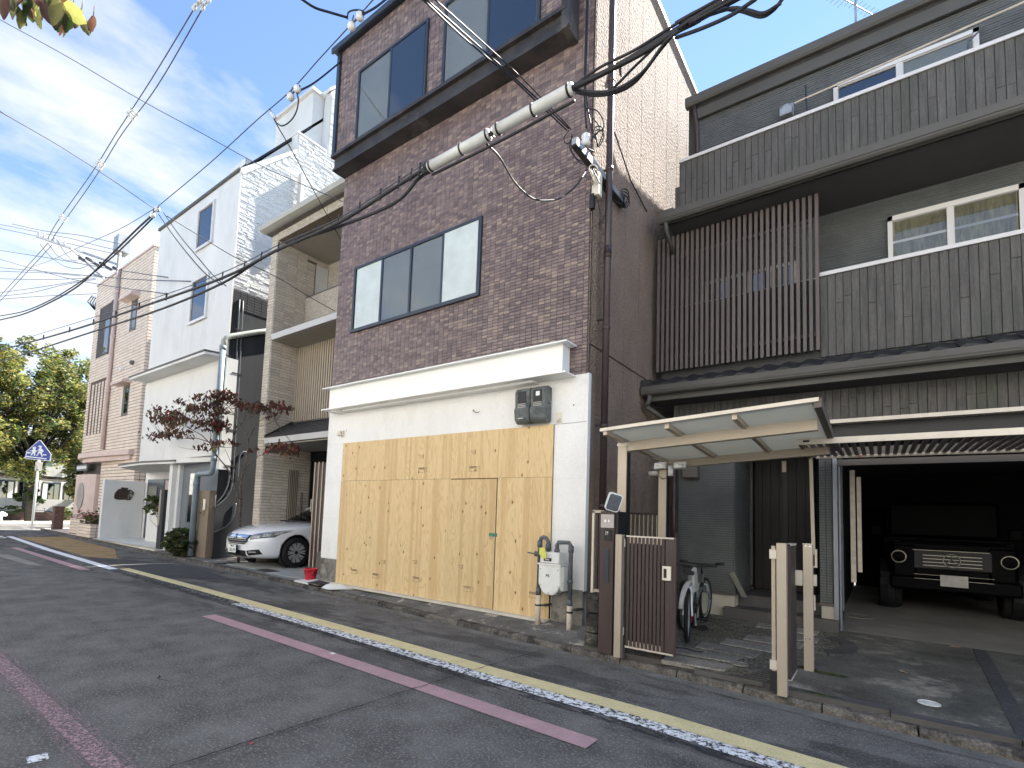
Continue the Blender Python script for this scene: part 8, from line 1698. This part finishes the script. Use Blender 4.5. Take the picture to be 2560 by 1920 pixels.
VB(-.74, .74, 1.53, 1.55, 1.30, 1.82, 'windscreen', 'car_black', bev=0)
VB(-.80, .80, -.12, .12, .40, .62, 'bumper', 'car_black', bev=.03); MB().box(VX-.48, VX+.48, VY-.128, VY-.12, VZ+.585, VZ+.592).box(VX-.48, VX+.48, VY-.128, VY-.12, VZ+.655, VZ+.66).build('bumper_trim', 'dull_chrome', vn)
VB(-.49, .49, -.02, .04, .74, 1.06, 'grille', 'black_plastic', bev=.02)
for k in range(4): MB().box(VX-.36, VX+.36, VY-.035, VY-.02, VZ+.80+k*.055, VZ+.812+k*.055).build('grille_bar', 'dull_chrome', vn)
MB().box(VX-.49, VX+.45, VY-.03, VY-.02, VZ+1.05, VZ+1.058).build('grille_trim', 'dull_chrome', vn)
emb = MB(); em_r = .105; emc = (VX, VY-.045, VZ+.90)
emb.tube([(emc[0]+em_r*math.cos(a), emc[1], emc[2]+em_r*math.sin(a)) for a in [2*math.pi*i/32 for i in range(33)]], .008, 6, caps=False)
for k in range(3):
    a = math.radians(90+120*k); emb.tube([emc, (emc[0]+em_r*math.cos(a), emc[1], emc[2]+em_r*math.sin(a))], [.012, .003], 6)
emb.build('emblem', 'dull_chrome', vn, smooth=True); MB().lathe([(0, 0), (.1, 0)], (emc[0], emc[1]+.012, emc[2]), 'y', 24).build('emblem_back', 'black_plastic', vn)
VB(-.155, .18, -.135, -.128, .49, .67, 'number_plate', 'plate_grey', bev=0)

# =================================================================== OVERHANGING STREET TREE (leaves at the top left)
ot = thing('overhanging_tree', 'street tree out of view whose coloured leaves hang in at the top left corner', 'tree', (-4.2, -1.6, 0))
MB().tube([(-4.2, -1.6, 0), (-4.15, -1.5, 2.0), (-4.0, -1.2, 3.6), (-3.7, -.7, 4.6)], [.12, .10, .08, .05], 10).build('trunk', 'bark', ot, smooth=True)
MB().tube([(-4.05, -1.25, 3.4), (-3.4, -.6, 3.75), (-2.7, .02, 3.72), (-2.35, .22, 3.50)], [.05, .03, .014, .005], 7).build('branch', 'bark', ot, smooth=True)
lf_cols = {'G': 'leaf_darkgreen', 'O': 'leaf_olive', 'M': 'leaf_maroon', 'R': 'leaf_red', 'Y': 'leaf_yellowgreen', 'D': 'leaf_darkgreen', 'N': 'leaf_rust', 'B': 'leaf_rust'}
NEAR_LEAVES = [((-1.908,0.205,2.856),(-0.09,0.03,-1.0),(-0.79,-0.61,0.05),0.053,'M'),((-1.945,0.238,2.903),(0.05,0.13,-0.99),(-0.8,-0.59,-0.12),0.073,'O'),((-2.0,0.24,2.929),(0.39,0.37,-0.84),(-0.7,-0.48,-0.53),0.056,'G'),((-2.028,0.27,2.988),(0.12,0.19,-0.98),(-0.79,-0.58,-0.21),0.07,'D'),((-1.913,0.259,2.892),(-0.15,-0.02,-0.99),(-0.78,-0.61,0.14),0.054,'G'),((-1.943,0.281,2.949),(-0.15,-0.02,-0.99),(-0.78,-0.61,0.14),0.049,'N'),((-1.989,0.295,2.985),(0.05,0.13,-0.99),(-0.8,-0.59,-0.12),0.051,'R'),((-1.89,0.268,2.87),(0.12,0.19,-0.98),(-0.79,-0.58,-0.21),0.056,'Y'),((-1.938,0.269,2.907),(0.6,0.51,-0.61),(-0.53,-0.32,-0.79),0.049,'N'),((-1.976,0.298,2.952),(0.12,0.19,-0.98),(-0.79,-0.58,-0.21),0.044,'N'),((-2.013,0.313,3.0),(0.26,0.28,-0.92),(-0.76,-0.54,-0.38),0.07,'O'),((-1.901,0.304,2.9),(0.39,0.37,-0.84),(-0.7,-0.48,-0.53),0.078,'M'),((-1.937,0.315,2.95),(-0.09,0.03,-1.0),(-0.79,-0.61,0.05),0.074,'G'),((-1.987,0.336,2.98),(0.19,0.23,-0.95),(-0.78,-0.56,-0.29),0.095,'D'),((-1.866,0.31,2.894),(-0.15,-0.02,-0.99),(-0.78,-0.61,0.14),0.065,'O'),((-1.897,0.318,2.952),(0.6,0.51,-0.61),(-0.53,-0.32,-0.79),0.037,'M'),((-1.939,0.328,2.994),(-0.15,-0.02,-0.99),(-0.78,-0.61,0.14),0.031,'B'),((-2.015,0.352,2.989),(-0.29,-0.13,-0.95),(-0.74,-0.59,0.31),0.058,'D'),((-1.888,0.339,2.908),(0.05,0.13,-0.99),(-0.8,-0.59,-0.12),0.066,'B'),((-1.944,0.352,2.932),(-0.09,0.03,-1.0),(-0.79,-0.61,0.05),0.056,'O'),((-1.976,0.365,2.987),(0.26,0.28,-0.92),(-0.76,-0.54,-0.38),0.057,'M'),((-1.844,0.35,2.915),(0.64,0.54,-0.54),(-0.47,-0.28,-0.84),0.071,'Y'),((-1.895,0.369,2.943),(-0.09,0.03,-1.0),(-0.79,-0.61,0.05),0.049,'Y'),((-1.981,0.34,2.936),(-0.29,-0.13,-0.95),(-0.74,-0.59,0.31),0.025,'B'),((-1.994,0.364,3.015),(0.5,0.45,-0.74),(-0.62,-0.41,-0.67),0.058,'G'),((-1.909,0.244,2.901),(-0.41,-0.23,-0.88),(-0.68,-0.56,0.47),0.054,'M'),((-1.971,0.224,2.921),(0.39,0.37,-0.84),(-0.7,-0.48,-0.53),0.056,'G'),((-1.979,0.313,2.995),(-0.15,-0.02,-0.99),(-0.78,-0.61,0.14),0.051,'O')]

rr = random.Random(8)
for P, u, v, l, c in NEAR_LEAVES+[(tuple(Vector(p)+Vector((rr.uniform(-.05, .05), rr.uniform(-.05, .05), rr.uniform(.0, .07)))), u, v, l*.9, rr.choice('GODMBO')) for p, u, v, l, c in NEAR_LEAVES[::2]]:
    l *= 1.3; P = Vector(P); u = Vector(u).normalized(); v = Vector(v).normalized(); n_ = u.cross(v); k_ = rr.uniform(-.7, .7)
    v = (v*math.cos(k_)+n_*math.sin(k_)); n_ = u.cross(v); h = l/2; wd = h*rr.uniform(.42, .6)
    rows_ = []; m_ = MB(); sgn = rr.choice((-1, 1))
    for i in range(8):
        t_ = i/7; w_ = wd*math.sin(math.pi*min(1, t_*.93+.03))**.8*(1-.25*t_); bend = sgn*h*.5*(t_-.3)**2; fold = w_*.35
        c0 = P+u*(-h+2*h*t_)+n_*bend
        rows_.append([c0-v*w_+n_*fold*sgn+u*rr.uniform(-.004, .004), c0-v*w_*.5+n_*fold*.3*sgn, c0, c0+v*w_*.5+n_*fold*.3*sgn, c0+v*w_+n_*fold*sgn+u*rr.uniform(-.004, .004)])
    vs = [p for r_ in rows_ for p in r_]; fs = [(a*5+b, a*5+b+1, a*5+b+6, a*5+b+5) for a in range(7) for b in range(4)]
    m_.add(vs, fs); m_.tube([P-u*h, P-u*h*1.5+Vector((0, 0, .02))], .0012, 4).build('leaf', lf_cols[c], ot, smooth=True)
MB().tube([Vector(NEAR_LEAVES[0][0])+Vector((-.25, -.05, .12)), Vector(NEAR_LEAVES[4][0])+Vector((0, 0, .05)), Vector(NEAR_LEAVES[13][0])+Vector((0, 0, .07)), Vector(NEAR_LEAVES[20][0])+Vector((0, 0, .03))], [.005, .004, .003, .002], 6).tube([(-2.7, .02, 3.72), Vector(NEAR_LEAVES[0][0])+Vector((-.25, -.05, .12))], .006, 5).build('twig', 'bark', ot, smooth=True)


# =================================================================== THE SUNLIT SIDE OF THE STREET (unseen houses behind the camera, added to light and reflect in the shaded facades)
mat('cream_wall', (0.74, 0.725, 0.69), rough=0.85, var=0.04, vscale=0.6, bump=0.2)
mat('white_wall_sunny', (0.80, 0.79, 0.76), rough=0.85, var=0.03, vscale=0.6, bump=0.2)
mat('pale_paving', (0.24, 0.235, 0.22), rough=0.9, var=0.08, vscale=1.5, bump=0.3, bscale=40)
patch('pavement', [(-45, -6.3), (25, -6.3), (25, -2.7), (-45, -2.7)], .10, 'pale_paving')
mb = MB(); mb.box(-45, 25, -2.7, -2.58, -.02, .112); mb.build('kerb_line', 'kerb_stone', kerb)
def opp(x0, x1, h, m_, lab, roof='roof_tile_dark', yf=-5.2, seed=0):
    rr = random.Random(seed); t_ = thing('house', lab, 'house', ((x0+x1)/2, yf-4, 0)); h += 1.0; B(x0+.02, x1-.02, yf, yf+.12, 0, 2.35).build('added_dark_base', 'dark_stone', t_)  # dark base added to cut light bounced upward; extra height makes up for it
    B(x0, x1, yf-9, yf, 0, h).build('wall', m_, t_)
    MB().hexa([(x0-.3, yf-9.3, h), (x1+.3, yf-9.3, h), (x1+.3, yf+.35, h), (x0-.3, yf+.35, h)], [(x0-.3, yf-5.2, h+1.5), (x1+.3, yf-5.2, h+1.5), (x1+.3, yf-3.9, h+1.5), (x0-.3, yf-3.9, h+1.5)]).build('roof', roof, t_)
    nfl = int(h/2.9)
    for f in range(nfl):
        n = max(1, int((x1-x0)/3.0))
        for k in range(n):
            cx = x0+(x1-x0)*(k+.5)/n
            if f == 0 and k == 0:
                d_ = B(cx-.5, cx+.5, yf+.123, yf+.16, .1, 2.2).build('door', 'sign_brown', t_); B(cx+.35, cx+.4, yf+.16, yf+.2, 1.0, 1.25).build('handle', 'chrome', d_); continue
            if f == 0: continue
            z0 = f*2.9+.95; f_ = MB().box(cx-.8, cx+.8, yf+.003, yf+.06, z0-.05, z0).box(cx-.8, cx+.8, yf+.003, yf+.06, z0+1.2, z0+1.25).box(cx-.8, cx-.75, yf+.003, yf+.06, z0, z0+1.2).box(cx+.75, cx+.8, yf+.003, yf+.06, z0, z0+1.2).box(cx-.02, cx+.02, yf+.003, yf+.05, z0, z0+1.2).build('window', 'white_frame', t_)
            B(cx-.75, cx+.75, yf+.008, yf+.014, z0, z0+1.2).build('pane', 'glass_sky', f_); B(cx-.75, cx+.75, yf+.002, yf+.006, z0, z0+1.2).build('curtain', 'curtain', f_)
opp(-46, -34.5, 8.4, 'cream_wall', 'unseen cream rendered house across the street, farthest to the left', seed=1)
opp(-33.8, -25.5, 9.2, 'white_wall_sunny', 'unseen tall white house across the street, opposite the pink building', seed=2)
opp(-24.8, -16, 8.6, 'cream_wall', 'unseen cream house across the street, opposite the white house', seed=3)
opp(-15.3, -8.2, 9.0, 'white_wall_sunny', 'unseen white house across the street, opposite the beige house', seed=4)
opp(-7.4, .6, 8.6, 'cream_wall', 'unseen cream house across the street, opposite the boarded shopfront', seed=5)
opp(1.3, 9.5, 9.2, 'white_wall_sunny', 'unseen white house across the street, opposite the garage', seed=6)
opp(10.2, 20, 8.6, 'cream_wall', 'unseen cream house across the street, farthest to the right', seed=7)
